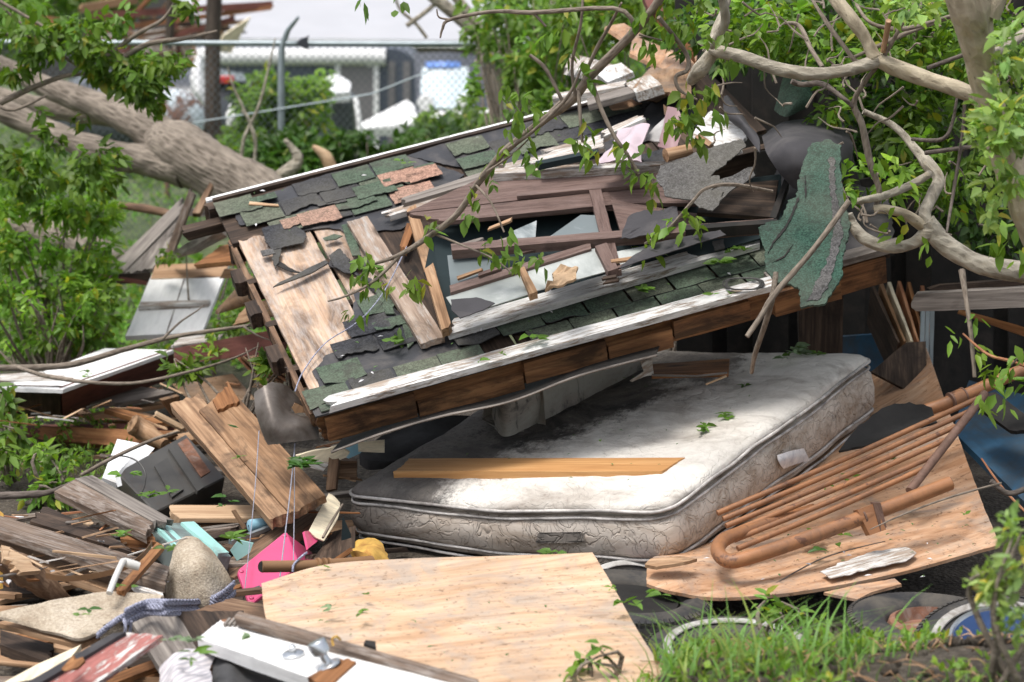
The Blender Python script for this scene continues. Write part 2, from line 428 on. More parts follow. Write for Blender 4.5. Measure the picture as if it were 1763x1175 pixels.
def shinglemat(name, col, rough=.95, worn=.35):
    t = NT(name); v = t.co()
    gr = t.voro(v, 170, "Color"); sep = t.n("ShaderNodeSeparateColor"); t.l(gr, sep.inputs[0])
    a = t.noise(v, 7, 7, .65); lg = t.noise(v, 2.2, 4, .5)
    c = t.mix(t.ramp(sep.outputs[0], [(.1, 0), (.9, 1)]), tuple(x * .62 for x in col), tuple(x * 1.42 for x in col))
    c = t.mix(t.ramp(t.noise(v, 26, 6, .7), [(.52, 0), (.64, .8)]), c, tuple(x * .4 for x in col))
    c = t.mix(t.ramp(a, [(.62 - worn * .25, 0), (.8 - worn * .2, .85)]), c, (.045, .042, .042))
    c = t.mix(t.ramp(lg, [(.35, .0), (.7, .45)]), c, (.16, .15, .12))
    t.base(c); t.rough(rough); t.b.inputs["Specular IOR Level"].default_value = .2
    t.bump(t.math('ADD', sep.outputs[1], t.math('MULTIPLY', a, 2)), .5, .003); return t.m
M = {}
M['plank_brown'] = wood('weathered brown wood', (.05, .028, .016), (.17, .10, .06), (.30, .20, .125), .45)
M['plank_tan'] = wood('tan bare wood', (.16, .085, .042), (.34, .205, .115), (.48, .32, .20), .3, (.07, .045, .03))
M['plank_pale'] = wood('pale splintered wood', (.30, .18, .10), (.46, .31, .19), (.60, .44, .29), .08, (.12, .07, .04))
M['plank_grey'] = wood('grey weathered wood', (.07, .058, .05), (.20, .175, .155), (.33, .295, .26), .3, (.05, .04, .035))
M['plank_dark'] = wood('dark rotten wood', (.014, .009, .006), (.05, .032, .022), (.12, .08, .055), .6, (.012, .008, .006))
M['plank_umber'] = wood('umber stained board', (.05, .031, .021), (.15, .104, .076), (.26, .20, .155), .45, (.035, .023, .016), paint=(.33, .285, .25), cover=.46, edge=.06)
M['plank_orange'] = wood('orange brown old pine', (.10, .04, .014), (.24, .105, .04), (.36, .18, .075), .35, (.035, .016, .008))
M['fascia_old'] = wood('stained old fascia pine', (.07, .032, .014), (.21, .098, .042), (.31, .16, .07), .6, (.022, .013, .008))
M['plank_worn'] = wood('worn brown grey board', (.13, .09, .065), (.28, .205, .155), (.42, .335, .27), .4, (.06, .042, .03), paint=(.46, .43, .40), cover=.44, edge=.06)
M['lumber'] = wood('fresh lumber', (.36, .17, .06), (.48, .245, .09), (.58, .33, .14), 0, (.25, .12, .05), spec=.4)
M['deck_wood'] = wood('roof deck wood', (.33, .20, .125), (.52, .365, .255), (.64, .50, .39), .62, (.085, .055, .04), paint=(.46, .43, .41), cover=.42, edge=.12)
M['white_wood'] = wood('peeling white paint', (.12, .085, .06), (.28, .22, .17), (.4, .33, .27), .2, paint=(.70, .69, .675), cover=.535, edge=.035)
M['white_clean'] = wood('flat white paint', (.2, .16, .12), (.34, .28, .22), (.45, .38, .3), .1, paint=(.74, .735, .725), cover=.66, edge=.05, grime=.28)
M['white_worn'] = wood('worn white paint', (.14, .10, .075), (.30, .235, .185), (.44, .37, .31), .25, paint=(.66, .64, .61), cover=.50, edge=.04)
M['cream_board'] = wood('cream painted board', (.5, .38, .22), (.62, .5, .32), (.7, .58, .4), .0, paint=(.78, .68, .50), cover=.8)
M['red_paint'] = wood('dusty red paint', (.40, .36, .33), (.60, .57, .54), (.72, .70, .68), .1, paint=(.44, .17, .15), cover=.53, edge=.02)
M['redbrown'] = wood('red brown paint', (.04, .02, .016), (.12, .055, .042), (.2, .12, .1), .2, paint=(.165, .062, .05), cover=.6, edge=.04)
M['maroon_wood'] = wood('maroon stained frame wood', (.04, .022, .018), (.12, .075, .062), (.21, .15, .13), .3, (.035, .024, .02), paint=(.17, .115, .10), cover=.5, edge=.08)
M['terracotta_wood'] = wood('rust coloured lath', (.16, .06, .03), (.32, .14, .07), (.45, .24, .13), .25)
def plywood(name, c1, c2, c3, stain, st=.3, fr=1.0):
    t = NT(name); v = t.co()
    w = t.n("ShaderNodeTexWave", wave_type='BANDS', bands_direction='Y'); t.l(t.scale(v, (.22, 1, 1)), w.inputs["Vector"])
    w.inputs["Scale"].default_value = 2.6 * fr; w.inputs["Distortion"].default_value = 9; w.inputs["Detail"].default_value = 4; w.inputs["Detail Scale"].default_value = .7; w.inputs["Detail Roughness"].default_value = .6
    a = t.noise(t.scale(v, (3, 60, 60)), 1, 5, .6); b = t.noise(t.scale(v, (1.3, 5.5, 5)), 1, 7, .62, 2.2)
    f = t.math('ADD', t.math('MULTIPLY', w.outputs["Fac"], .05), t.math('ADD', t.math('MULTIPLY', a, .27), t.math('MULTIPLY', b, .66)))
    c = t.ramp(f, [(.37, c1), (.5, c2), (.63, c3)])
    s = t.noise(t.scale(v, (2.0, 4, 4)), 1, 9, .7, .5)
    c = t.mix(t.ramp(s, [(.64 - st * .2, 0), (.85 - st * .2, .7)]), c, stain)
    bl = t.noise(v, 1.6, 5, .6); c = t.mix(t.ramp(bl, [(.45, 0), (.75, .35)]), c, tuple(x * .55 for x in c1))
    sp = t.voro(t.scale(v, (9, 22, 22)), 1); c = t.mix(t.ramp(sp, [(.03, .75), (.075, 0)]), c, tuple(x * .3 for x in c1))
    gy = t.noise(v, 3.4, 9, .72, .8); c = t.mix(t.ramp(gy, [(.46, 0), (.62, .6)]), c, tuple(sum(c1) / 3 * k for k in (1.0, .93, .86)))
    spk = t.noise(v, 34, 6, .7); c = t.mix(t.ramp(spk, [(.585, 0), (.64, .8)]), c, tuple(x * .4 for x in c1))
    ft = t.noise(t.scale(v, (3, 14, 14)), 1, 8, .75, 1.5); c = t.mix(t.ramp(ft, [(.565, 0), (.64, .6)]), c, tuple(x * .55 for x in c1))
    t.base(c); t.rough(.78); t.b.inputs["Specular IOR Level"].default_value = .25; t.bump(t.math('ADD', f, t.math('MULTIPLY', spk, .3)), .5, .005); return t.m
M['ply'] = plywood('sheathing plywood', (.45, .28, .168), (.575, .395, .258), (.665, .495, .35), (.27, .19, .15), .25)
M['ply_orange'] = plywood('orange plywood', (.36, .19, .10), (.50, .30, .18), (.60, .41, .28), (.17, .10, .07), .3, 1.5)
M['ply_brown'] = plywood('brown plywood', (.22, .13, .07), (.32, .2, .12), (.4, .27, .17), (.12, .075, .05), .4)
M['hardboard'] = plywood('hardboard', (.20, .12, .07), (.27, .17, .10), (.33, .22, .14), (.10, .07, .05), .2)
M['sh_green'] = shinglemat('green shingle granules', (.066, .098, .068))
M['sh_green2'] = shinglemat('faded green shingle granules', (.10, .118, .085), worn=.15)
M['sh_black'] = shinglemat('black shingle granules', (.040, .041, .047), worn=.1)
M['sh_terra'] = shinglemat('terracotta shingle granules', (.335, .20, .15), worn=.02)
M['sh_grey'] = shinglemat('grey granule roofing', (.095, .092, .092), worn=.3)
M['sh_flap'] = shinglemat('green roll roofing', (.036, .078, .058), worn=.12)
M['tar'] = plain('black tar paper', (.030, .031, .036), .55, .35, 5, .3, dirt=(.10, .09, .085), dirtamt=.6, spec=.4)
M['felt'] = plain('dark roofing felt', (.040, .038, .042), .78, .25, 4, .15, dirt=(.085, .078, .078), dirtamt=.5)
M['ash_flash'] = plain('grey metal flashing', (.155, .135, .12), .45, .35, 5, .2, metal=.35, dirt=(.06, .045, .035), dirtamt=.9)
M['dark_metal'] = plain('dark enamel cabinet', (.055, .052, .047), .38, .25, 4, .05, dirt=(.05, .03, .02), dirtamt=.4, spec=.5)
M['white_enamel'] = plain('white enamel', (.78, .79, .80), .35, .04, 3, .03, dirt=(.45, .42, .38), dirtamt=.1)
M['white_metal'] = plain('white drip edge', (.80, .80, .79), .45, .06, 8, .05, dirt=(.2, .19, .18), dirtamt=.35)
M['pink'] = plain('pink plastic', (.60, .075, .19), .38, .10, 3, .03, spec=.5, dirt=(.55, .07, .17), dirtamt=.2)
M['turq'] = plain('turquoise plastic', (.34, .62, .58), .4, .12, 4, .03, dirt=(.2, .24, .22), dirtamt=.3)
M['turq_dark'] = plain('grey green panel', (.13, .155, .15), .5, .2, 5, .05, dirt=(.3, .42, .4), dirtamt=.5)
M['tubebrown'] = plain('brown tube', (.23, .125, .06), .55, .15, 5, .05)
M['foam'] = plain('yellow foam', (.50, .30, .07), .95, .35, 14, .7, dirt=(.28, .12, .03), dirtamt=.5, bsc=50)
M['frame_paint'] = plain('copper brown enamel', (.33, .148, .064), .5, .18, 8, .12, dirt=(.17, .088, .05), dirtamt=.85, spec=.45, rust=(.13, .06, .035), rustamt=.22)
M['frame_rust'] = plain('rusty brown tube', (.15, .085, .06), .6, .3, 18, .25, dirt=(.22, .13, .10), dirtamt=.5)
M['rubber'] = plain('tyre rubber', (.026, .026, .028), .75, .25, 8, .25, dirt=(.10, .088, .072), dirtamt=.75)
M['rust'] = plain('rust', (.20, .095, .06), .9, .4, 22, .6, dirt=(.26, .20, .17), dirtamt=.5)
M['whitewall'] = plain('white wall rubber', (.50, .49, .47), .6, .15, 9, .05, dirt=(.16, .14, .12), dirtamt=.8)
M['chrome'] = plain('bright metal', (.6, .62, .64), .25, .1, 9, .02, metal=.95)
M['hubblue'] = plain('blue hub paint', (.016, .042, .12), .35, .15, 9, .02, metal=.3)
M['bluepaint'] = plain('blue painted panel', (.03, .092, .165), .55, .25, 5, .1, dirt=(.06, .06, .055), dirtamt=.8)
M['lightblue'] = plain('light blue panel', (.30, .55, .68), .5, .12, 5, .06, dirt=(.3, .33, .33), dirtamt=.3)
M['teal'] = plain('dark teal and hole shade', (.008, .018, .021), .85, .2, 5, .05)
M['black'] = plain('black boards and shade fill', (.012, .011, .010), .8, .4, 9, .3, dirt=(.03, .024, .02), dirtamt=.5)  # black parts, also the shade colour of soffit and backdrop
M['blackrub'] = plain('black rubber flap', (.016, .015, .014), .7, .25, 12, .4)
M['glass_old'] = plain('dusty old glass', (.31, .33, .315), .38, .10, 3, .02, dirt=(.55, .57, .55), dirtamt=.5, spec=.6)
M['glass_blue'] = plain('blue edged glass', (.13, .155, .16), .4, .12, 3, .02, dirt=(.5, .53, .53), dirtamt=.4, spec=.6)
M['pvc'] = plain('grey white pipe', (.56, .55, .52), .45, .1, 7, .05, dirt=(.3, .26, .2), dirtamt=.3)
M['strap'] = plain('brown band', (.16, .085, .04), .5, .2, 7, .08)
M['rope_blue'] = plain('blue white rope', (.30, .31, .40), .9, .75, 140, .8, bsc=200)
M['string'] = plain('grey blue string', (.27, .275, .33), .9, .3, 150, .2)
M['wire'] = plain('dark wire', (.05, .048, .046), .5, .2, 9, .05)
M['paper'] = plain('white paper tag', (.72, .70, .70), .7, .12, 14, .1, dirt=(.42, .42, .46), dirtamt=.7)
M['brown_paper'] = plain('crumpled brown paper', (.42, .29, .18), .85, .25, 18, .4)
M['lilac'] = plain('lilac vinyl', (.52, .42, .46), .45, .1, 4, .08, dirt=(.35, .28, .3), dirtamt=.4)
M['mauve'] = plain('mauve vinyl', (.26, .16, .165), .45, .12, 4, .08)
M['concrete'] = plain('grey asphalt board', (.30, .29, .285), .9, .2, 10, .4, dirt=(.45, .44, .43), dirtamt=.4)
M['white_far'] = plain('white sheet', (.80, .80, .80), .6, .05, 3, .05, dirt=(.55, .54, .52), dirtamt=.2)
M['tank'] = plain('chalky blue white tank', (.52, .58, .62), .5, .08, 4, .05, rust=(.16, .085, .06), rustamt=.62)
M['galv'] = plain('galvanised steel', (.32, .37, .39), .45, .15, 8, .03, metal=.6)
M['wiremesh'] = plain('fence wire', (.11, .13, .135), .6, .15, 8, .0)
M['van_dark'] = plain('dark slate trailer skin', (.075, .088, .118), .4, .15, .8, .02, dirt=(.11, .12, .14), dirtamt=.5)
M['van_door'] = plain('grey trailer door', (.19, .18, .185), .45, .1, 1, .02)
M['car_dark'] = plain('dark car paint', (.06, .066, .08), .3, .2, 1, .01, spec=.6)
M['taillight'] = plain('red lamp lens', (.55, .03, .035), .25, .1, 3, .02, spec=.6)
M['windshield'] = plain('dusty windshield', (.55, .64, .68), .15, .12, 2.2, .01, spec=.7, dirt=(.72, .76, .76), dirtamt=.5)
M['tintband'] = plain('blue tint band', (.14, .26, .62), .2, .1, 2, .01, spec=.6)
M['roofgrey'] = plain('pale grey roof sheet', (.40, .405, .43), .7, .06, .9, .05, dirt=(.42, .42, .44), dirtamt=.4)
M['wallbrown'] = plain('tan brick wall', (.25, .20, .165), .85, .15, 3, .1)
M['dirt'] = None
t = NT('soil and litter'); v = t.n("ShaderNodeTexCoord").outputs["Object"]
a = t.noise(v, 2.2, 9, .7); b = t.noise(v, 38, 6, .7); d = t.voro(v, 46)
c = t.ramp(a, [(.35, (.028, .020, .014)), (.52, (.062, .048, .034)), (.7, (.12, .097, .07))])
yy = t.n("ShaderNodeSeparateXYZ"); t.l(v, yy.inputs[0]); far = t.n("ShaderNodeMapRange"); t.l(yy.outputs[1], far.inputs[0]); far.inputs[1].default_value = 14; far.inputs[2].default_value = 18
c = t.mix(far.outputs[0], c, t.ramp(t.noise(v, 1.4, 9, .7), [(.38, (.05, .085, .022)), (.55, (.10, .15, .045)), (.68, (.21, .19, .14))]))
c = t.mix(t.ramp(b, [(.5, 0), (.66, .8)]), c, (.17, .145, .115)); c = t.mix(t.ramp(b, [(.3, .8), (.42, 0)]), c, (.02, .014, .01))
t.base(c); t.rough(.95); t.bump(t.math('ADD', b, t.math('MULTIPLY', d, .8)), .9, .03); M['dirt'] = t.m
def bark(name, dark, light, sc=(5, 28, 28), bs=.9, lich=None):
    t = NT(name); v = t.co(); s = t.scale(v, sc)
    a = t.noise(s, 1, 8, .7, .8); w = t.voro(s, 1.4); b = t.noise(v, 3, 5, .6)
    c = t.ramp(t.math('ADD', t.math('MULTIPLY', a, .7), t.math('MULTIPLY', w, .35)), [(.3, dark), (.62, light)])
    c = t.mix(t.ramp(b, [(.4, 0), (.75, .5)]), c, tuple(x * .5 for x in dark))
    if lich: c = t.mix(t.ramp(t.noise(v, 7, 8, .7), [(.55, 0), (.66, .7)]), c, lich)
    sp = t.voro(t.scale(v, (14, 26, 26)), 1); c = t.mix(t.ramp(sp, [(.05, .6), (.12, 0)]), c, tuple(x * .4 for x in dark))
    t.base(c); t.rough(.85); t.b.inputs["Specular IOR Level"].default_value = .25
    t.bump(t.math('ADD', a, w), bs, .012); return t.m
M['bark_old'] = bark('furrowed grey brown bark', (.10, .08, .062), (.31, .262, .212), (4, 34, 34), 1.0)
M['bark_dark'] = bark('dark post bark', (.03, .024, .02), (.10, .078, .062), (3, 22, 22), .9)
M['bark_pale'] = bark('pale smooth bark', (.26, .21, .145), (.53, .455, .33), (9, 20, 20), .9, lich=(.40, .33, .20))
M['bark_grey'] = bark('light grey bark', (.19, .165, .125), (.46, .415, .335), (12, 26, 26), 1.0, lich=(.30, .25, .17))
M['twig'] = bark('twig bark', (.11, .085, .065), (.27, .225, .18), (14, 60, 60), .3)
M['twig_dark'] = bark('dark twig bark', (.06, .048, .04), (.17, .14, .12), (14, 60, 60), .3)
M['leaf'] = leafmat('box elder leaf', (.112, .215, .036), .4)
M['leaf_bright'] = leafmat('bright young leaf', (.155, .30, .055), .45)
M['leaf_dark'] = leafmat('deep green leaf', (.052, .125, .028), .35)
M['leaf_pale'] = leafmat('pale green leaf', (.20, .325, .115), .42)
M['leaf_wilt'] = leafmat('wilted leaf back', (.17, .24, .14), .25, .6)
M['grass'] = leafmat('grass blade', (.13, .235, .06), .4)
# mattress ticking: off-white, embroidered scrolls, mildew and soil stains with shapes of their own
def ticking(name, base, emb=1.0, soil=.5, mild=.5, scrollsc=11, grime=(.25, .21, .18)):
    t = NT(name); v = t.co(False)
    wv = t.n("ShaderNodeTexNoise"); t.l(v, wv.inputs["Vector"]); wv.inputs["Scale"].default_value = 7
    vv = t.n("ShaderNodeVectorMath", operation='MULTIPLY_ADD'); t.l(wv.outputs["Color"], vv.inputs[0]); vv.inputs[1].default_value = (.09, .09, .09); t.l(v, vv.inputs[2])
    n1 = t.noise(vv.outputs[0], scrollsc * .9, 2, .4, .8); n2 = t.noise(vv.outputs[0], scrollsc * 1.7, 1, .4, 1.2)
    l1 = t.ramp(t.math('ABSOLUTE', t.math('SUBTRACT', n1, .5)), [(0, 0), (.022, 1)]); l2 = t.ramp(t.math('ABSOLUTE', t.math('SUBTRACT', n2, .47)), [(0, .25), (.03, 1)])
    line = t.math('MINIMUM', l1, l2)
    a = t.noise(v, 3.2, 8, .68); b = t.noise(t.scale(v, (1.5, 3.5, 5)), 1.3, 9, .72, .5); f = t.noise(v, 26, 7, .75)
    c = t.mix(t.ramp(a, [(.35, 0), (.7, 1)]), tuple(x * .86 for x in base), base)
    c = t.mix(t.ramp(b, [(.66 - soil * .32, 0), (.86 - soil * .28, .95)]), c, grime)
    m = t.noise(v, 2.1, 10, .78, .4)
    c = t.mix(t.ramp(m, [(.70 - mild * .22, 0), (.80 - mild * .2, .85)]), c, (.05, .045, .045))
    c = t.mix(t.ramp(f, [(.68 - mild * .08, 0), (.74 - mild * .08, .8)]), c, (.06, .055, .05))
    c = t.mix(t.math('MULTIPLY', t.math('SUBTRACT', 1.0, line), .13 * emb), c, tuple(x * .35 for x in grime))
    return t, v, c, line, f
t, v, c, line, f = ticking('soiled mattress border', (.62, .55, .48), 1.0, .62, .42, grime=(.27, .195, .135))
x = t.n("ShaderNodeSeparateXYZ"); t.l(v, x.inputs[0]); gx = t.math('ADD', x.outputs[0], t.math('MULTIPLY', t.noise(v, 6, 9, .75), .9))
c = t.mix(t.ramp(gx, [(.1, .85), (.5, .6), (1.15, 0)]), c, (.055, .05, .047))
t.base(c); t.rough(.85); t.b.inputs["Specular IOR Level"].default_value = .15; t.bump(line, .8, .006); M['tick_side'] = t.m
t, v, c, line, f = ticking('quilted mattress top', (.79, .75, .69), .4, .46, .2, 6)
# mildew band runs along the back of the top and a black patch on the near left corner
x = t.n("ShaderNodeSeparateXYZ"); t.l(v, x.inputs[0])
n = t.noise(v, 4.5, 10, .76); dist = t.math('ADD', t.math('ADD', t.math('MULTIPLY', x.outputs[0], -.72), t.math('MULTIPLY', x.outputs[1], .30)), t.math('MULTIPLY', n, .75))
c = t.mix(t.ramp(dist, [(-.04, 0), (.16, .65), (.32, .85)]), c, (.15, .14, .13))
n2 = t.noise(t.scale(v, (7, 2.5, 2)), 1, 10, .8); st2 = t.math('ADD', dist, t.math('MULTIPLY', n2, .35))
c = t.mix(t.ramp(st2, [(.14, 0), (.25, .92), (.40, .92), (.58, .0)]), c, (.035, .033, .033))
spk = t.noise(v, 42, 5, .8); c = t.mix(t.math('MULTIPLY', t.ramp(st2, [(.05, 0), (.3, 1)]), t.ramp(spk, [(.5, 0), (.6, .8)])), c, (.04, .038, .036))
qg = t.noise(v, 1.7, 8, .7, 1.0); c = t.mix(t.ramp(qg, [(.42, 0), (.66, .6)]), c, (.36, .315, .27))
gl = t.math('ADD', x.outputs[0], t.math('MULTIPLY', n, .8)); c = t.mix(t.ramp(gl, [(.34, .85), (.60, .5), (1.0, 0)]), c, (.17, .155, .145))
t.base(c); t.rough(.85); t.b.inputs["Specular IOR Level"].default_value = .15
t.bump(t.math('ADD', t.math('MULTIPLY', t.voro(v, 9, 'Distance', 'SMOOTH_F1'), -.8), t.math('ADD', t.noise(v, 14, 6, .65), t.math('MULTIPLY', line, .2))), .7, .018); M['tick_top'] = t.m
t, v, c, line, f = ticking('grey mildewed ticking', (.36, .345, .30), .5, .7, .8, 6)
c = t.mix(t.ramp(t.noise(t.scale(v, (9, 1.5, 1.5)), 1, 6, .7), [(.59, 0), (.64, .8)]), c, (.05, .046, .042))
t.base(c); t.rough(.9); t.bump(t.noise(v, 14, 5, .6), .4, .01); M['tick_old'] = t.m
M['piping'] = plain('mattress piping cord', (.58, .55, .52), .8, .2, 9, .2, dirt=(.16, .145, .135), dirtamt=.75)
t = NT('shaggy beige carpet'); v = t.co()
a = t.noise(v, 90, 4, .7); b = t.noise(v, 5, 8, .65); d = t.voro(v, 120)
c = t.ramp(b, [(.3, (.30, .235, .17)), (.5, (.48, .41, .32)), (.7, (.60, .53, .44))]); c = t.mix(t.ramp(a, [(.3, .55), (.6, 0)]), c, (.12, .085, .055))
t.base(c); t.rough(1); t.b.inputs["Specular IOR Level"].default_value = .05; t.bump(t.math('ADD', a, d), .6, .004); M['carpet'] = t.m
t = NT('plaid cloth'); v = t.co()
w1 = t.n("ShaderNodeTexWave", bands_direction='X'); w2 = t.n("ShaderNodeTexWave", bands_direction='Y')
for w, s_ in ((w1, 14), (w2, 22)): t.l(v, w.inputs["Vector"]); w.inputs["Scale"].default_value = s_; w.inputs["Distortion"].default_value = .6
c = t.mix(t.ramp(w1.outputs["Fac"], [(.4, 0), (.6, .6)]), (.62, .60, .60), (.20, .22, .27)); c = t.mix(t.ramp(w2.outputs["Fac"], [(.45, 0), (.6, .5)]), c, (.5, .42, .46))
t.base(c); t.rough(.95); M['plaid'] = t.m
M['cloth_dark'] = plain('dark grey cloth', (.05, .05, .052), .95, .3, 12, .4)
# ================================================================ the ground
def hgt(x, y):
    h = 0.0
    if y > 15: h += .25 * min(1, (y - 15) / 5) * (1 if x < 0 else .4)
    if y > 22: h -= (y - 22) * .055
    # bank the photographer looks over
    side = min(1, max(0, (x + .10) / .75)); side = side * side * (3 - 2 * side)
    k = min(1, max(0, (8.75 - y) / 1.5)); k = k * k * (3 - 2 * k)
    h += k * (.40 * side + .06 * min(1, max(0, x - .6))) * 1.12
    h += .03 * nz((x, y, 0), 1.1) + .012 * nz((x, y, 0), 6) if y < 25 else 0
    # soil heaped under the wreck
    h += .10 * math.exp(-((x + 1.35) / .75) ** 2 - ((y - 10.0) / .9) ** 2)
    h += .12 * math.exp(-((x - .3) / 1.6) ** 2 - ((y - 11.5) / 1.2) ** 2)
    return h
xs = sorted(set([-300, -120, -60, -35, -22, -16, -12] + [i * .16 for i in range(-56, 57)] + [12, 16, 22, 35, 60, 120, 300]))
ys = sorted(set([-60, -20, -5, 0, 3] + [4.5 + i * .14 for i in range(125)] + [23, 24, 26, 28, 30, 34, 38, 42, 48, 56, 70, 100, 200, 600, 1500]))
V = [(x, y, hgt(x, y)) for y in ys for x in xs]; n = len(xs)
F = [(j * n + i, j * n + i + 1, (j + 1) * n + i + 1, (j + 1) * n + i) for j in range(len(ys) - 1) for i in range(n - 1)]
tag(obj('ground', V, F, M['dirt'], fr=Matrix.Identity(4), smooth=True), kind='structure')
def ground_at(px, py):
    p = g(px, py, 0)
    for _ in range(12): p = g(px, py, hgt(p.x, p.y))
    return p
# ================================================================ beyond the fence
# long low building with a pale roof
b = thing('low_house', 'long low building with a pale grey roof and tan wall beyond the fence', 'building', P(700, 110, 52))
e0, e1 = P(380, 66, 50), P(905, 71, 50); r0, r1 = P(250, -60, 62), P(1000, -60, 62)
plank('roof', [e0, e1, r1, r0], .12, M['roofgrey'], b, step=.6)
plank('eave_board', [e0 + Vector((0, -.05, -.02)), e1 + Vector((0, -.05, -.02)), e1 + Vector((0, -.05, -.14)), e0 + Vector((0, -.05, -.14))], .03, M['white_far'], b, step=.6, n=Vector((0, -1, 0)))
box('wall', Vector((e0.x + .5, e0.y + .5, -3.0)), Vector((e1.x - e0.x - 1, 0, 0)), Vector((0, .2, 0)), Vector((0, 0, e0.z + 2.9)), M['wallbrown'], b, bevel=0)
# enclosed trailer
tr = thing('cargo_trailer', 'dark slate cargo trailer with white rounded roof edge and grey side door', 'trailer', P(560, 240, 36))
Y0 = 36.0; A = P(330, 84, Y0); Bx = P(722, 84, Y0); zb = -1.75; zt = A.z
V = []; F = []; prof = []
for k in range(9): a = k / 8 * math.pi / 2; prof.append((Bx.x - .42 + .42 * math.sin(a), zt - .42 + .42 * math.cos(a)))
outl = [(A.x, zb), (A.x, zt)] + prof + [(Bx.x, zb)]
V = [Vector((x, Y0, z)) for x, z in outl] + [Vector((x, Y0 + 2.1, z)) for x, z in outl]; k = len(outl)
F = [tuple(range(k)), tuple(range(2 * k - 1, k - 1, -1))] + [(i, i + k, (i + 1) % k + k, (i + 1) % k) for i in range(k)]
obj('body', V, F, M['van_dark'], tr)
tube('roof_edge', [Vector((A.x, Y0 - .02, zt - .12)), Vector((Bx.x - .75, Y0 - .02, zt - .12)), Vector((Bx.x - .5, Y0 - .02, zt - .13))], .13, M['white_far'], tr, seg=10)
def onf(px, py, d=.02): return P(px, py, Y0 - d)
d = plank('door', [onf(587, 106), onf(643, 106), onf(643, 260), onf(587, 260)], .03, M['van_door'], tr, step=.2, n=Vector((0, -1, 0)))
for x in (582, 648): plank('door_frame', [onf(x - 5, 101, .05), onf(x + 4, 101, .05), onf(x + 4, 262, .05), onf(x - 5, 262, .05)], .04, M['white_far'], tr, step=.3, n=Vector((0, -1, 0)))
plank('door_frame', [onf(587, 98, .05), onf(643, 98, .05), onf(643, 106, .05), onf(587, 106, .05)], .04, M['white_far'], tr, step=.3, n=Vector((0, -1, 0)))
for x in (668, 694): plank('corner_trim', [onf(x, 106, .03), onf(x + 12, 106, .03), onf(x + 12, 260, .03), onf(x, 260, .03)], .03, M['van_door'], tr, step=.3, n=Vector((0, -1, 0)))
tube('window', [onf(632, 111, .04), onf(640, 111, .04)], .04, M['white_far'], d, seg=6)
# van with windshield
vn = thing('parked_van', 'parked van facing the fence with a pale dusty windshield under a blue tint band', 'van', P(765, 240, 33))
V0 = 33.0
sheet('body', [[P(712, 92, V0 + 1), P(770, 90, V0 + .9), P(830, 96, V0 + 1)], [P(716, 150, V0 + .3), P(770, 150, V0 + .1), P(836, 150, V0 + .3)], [P(716, 196, V0 - .2), P(770, 196, V0 - .5), P(842, 196, V0 - .2)], [P(718, 262, V0 - .2), P(770, 264, V0 - .6), P(842, 262, V0 - .2)]], .9, M['car_dark'], vn, 14, 14)
sheet('windshield', [[P(727, 116, V0 + .45), P(765, 114, V0 + .32), P(806, 116, V0 + .45)], [P(724, 150, V0 + .1), P(765, 150, V0 - .1), P(806, 150, V0 + .1)], [P(727, 184, V0 - .3), P(765, 188, V0 - .55), P(803, 184, V0 - .3)]], .02, M['windshield'], vn, 14, 10)
sheet('tint_band', [[P(733, 107, V0 + .44), P(765, 106, V0 + .3), P(792, 107, V0 + .44)], [P(733, 116, V0 + .36), P(765, 115, V0 + .23), P(792, 116, V0 + .36)]], .02, M['tintband'], vn, 10, 4)
for x in (733, 800): tube('headlight', [P(x, 178, V0 - .7), P(x, 178, V0 - .45)], [.1, .12], M['white_far'], vn, seg=12)
sheet('hood', [[P(722, 190, V0 - .5), P(770, 192, V0 - .75), P(840, 186, V0 - .5)], [P(722, 204, V0 - .8), P(770, 208, V0 - 1.1), P(846, 198, V0 - .8)]], .05, M['white_far'], vn, 12, 6)
# dark car left of the trailer
c0 = thing('parked_car', 'dark blue grey car with a red tail lamp half hidden behind the fence', 'car', P(270, 250, 30))
sheet('body', [[P(95, 150, 31), P(180, 118, 31), P(330, 112, 31), P(425, 130, 31)], [P(85, 165, 30), P(180, 145, 30), P(330, 140, 30), P(432, 142, 30)], [P(80, 220, 29.9), P(180, 220, 29.7), P(330, 220, 29.7), P(436, 220, 29.9)], [P(90, 262, 30), P(180, 264, 30), P(330, 264, 30), P(430, 262, 30)]], 1.2, M['car_dark'], c0, 24, 16)
box('tail_lamp', P(379, 144, 29.66), Vector((.17, 0, 0)), Vector((0, .1, 0)), Vector((0, 0, .09)), M['taillight'], c0, .01)
plank('window', [P(345, 118, 30.2), P(418, 126, 30.2), P(425, 140, 29.8), P(345, 138, 29.8)], .02, M['glass_blue'], c0, step=.1)
# rusty tank
tk = thing('fuel_tank', 'round chalky white fuel tank with flaking rust patches', 'tank', P(308, 260, 23))
o = P(306, 218, 23); R_ = .29
lathe('shell', o + Vector((-.25, 1.3, 0)), Vector((.18, -1, .05)), [(.01, 0), (R_, .04), (R_, 1.2), (R_ * .93, 1.28), (R_ * .7, 1.33), (.01, 1.36)], M['tank'], tk)
for s in (-.17, .17): tube('leg', [o + Vector((s, .4, -.25)), o + Vector((s, .4, -.75))], .03, M['rust'], tk, 6)
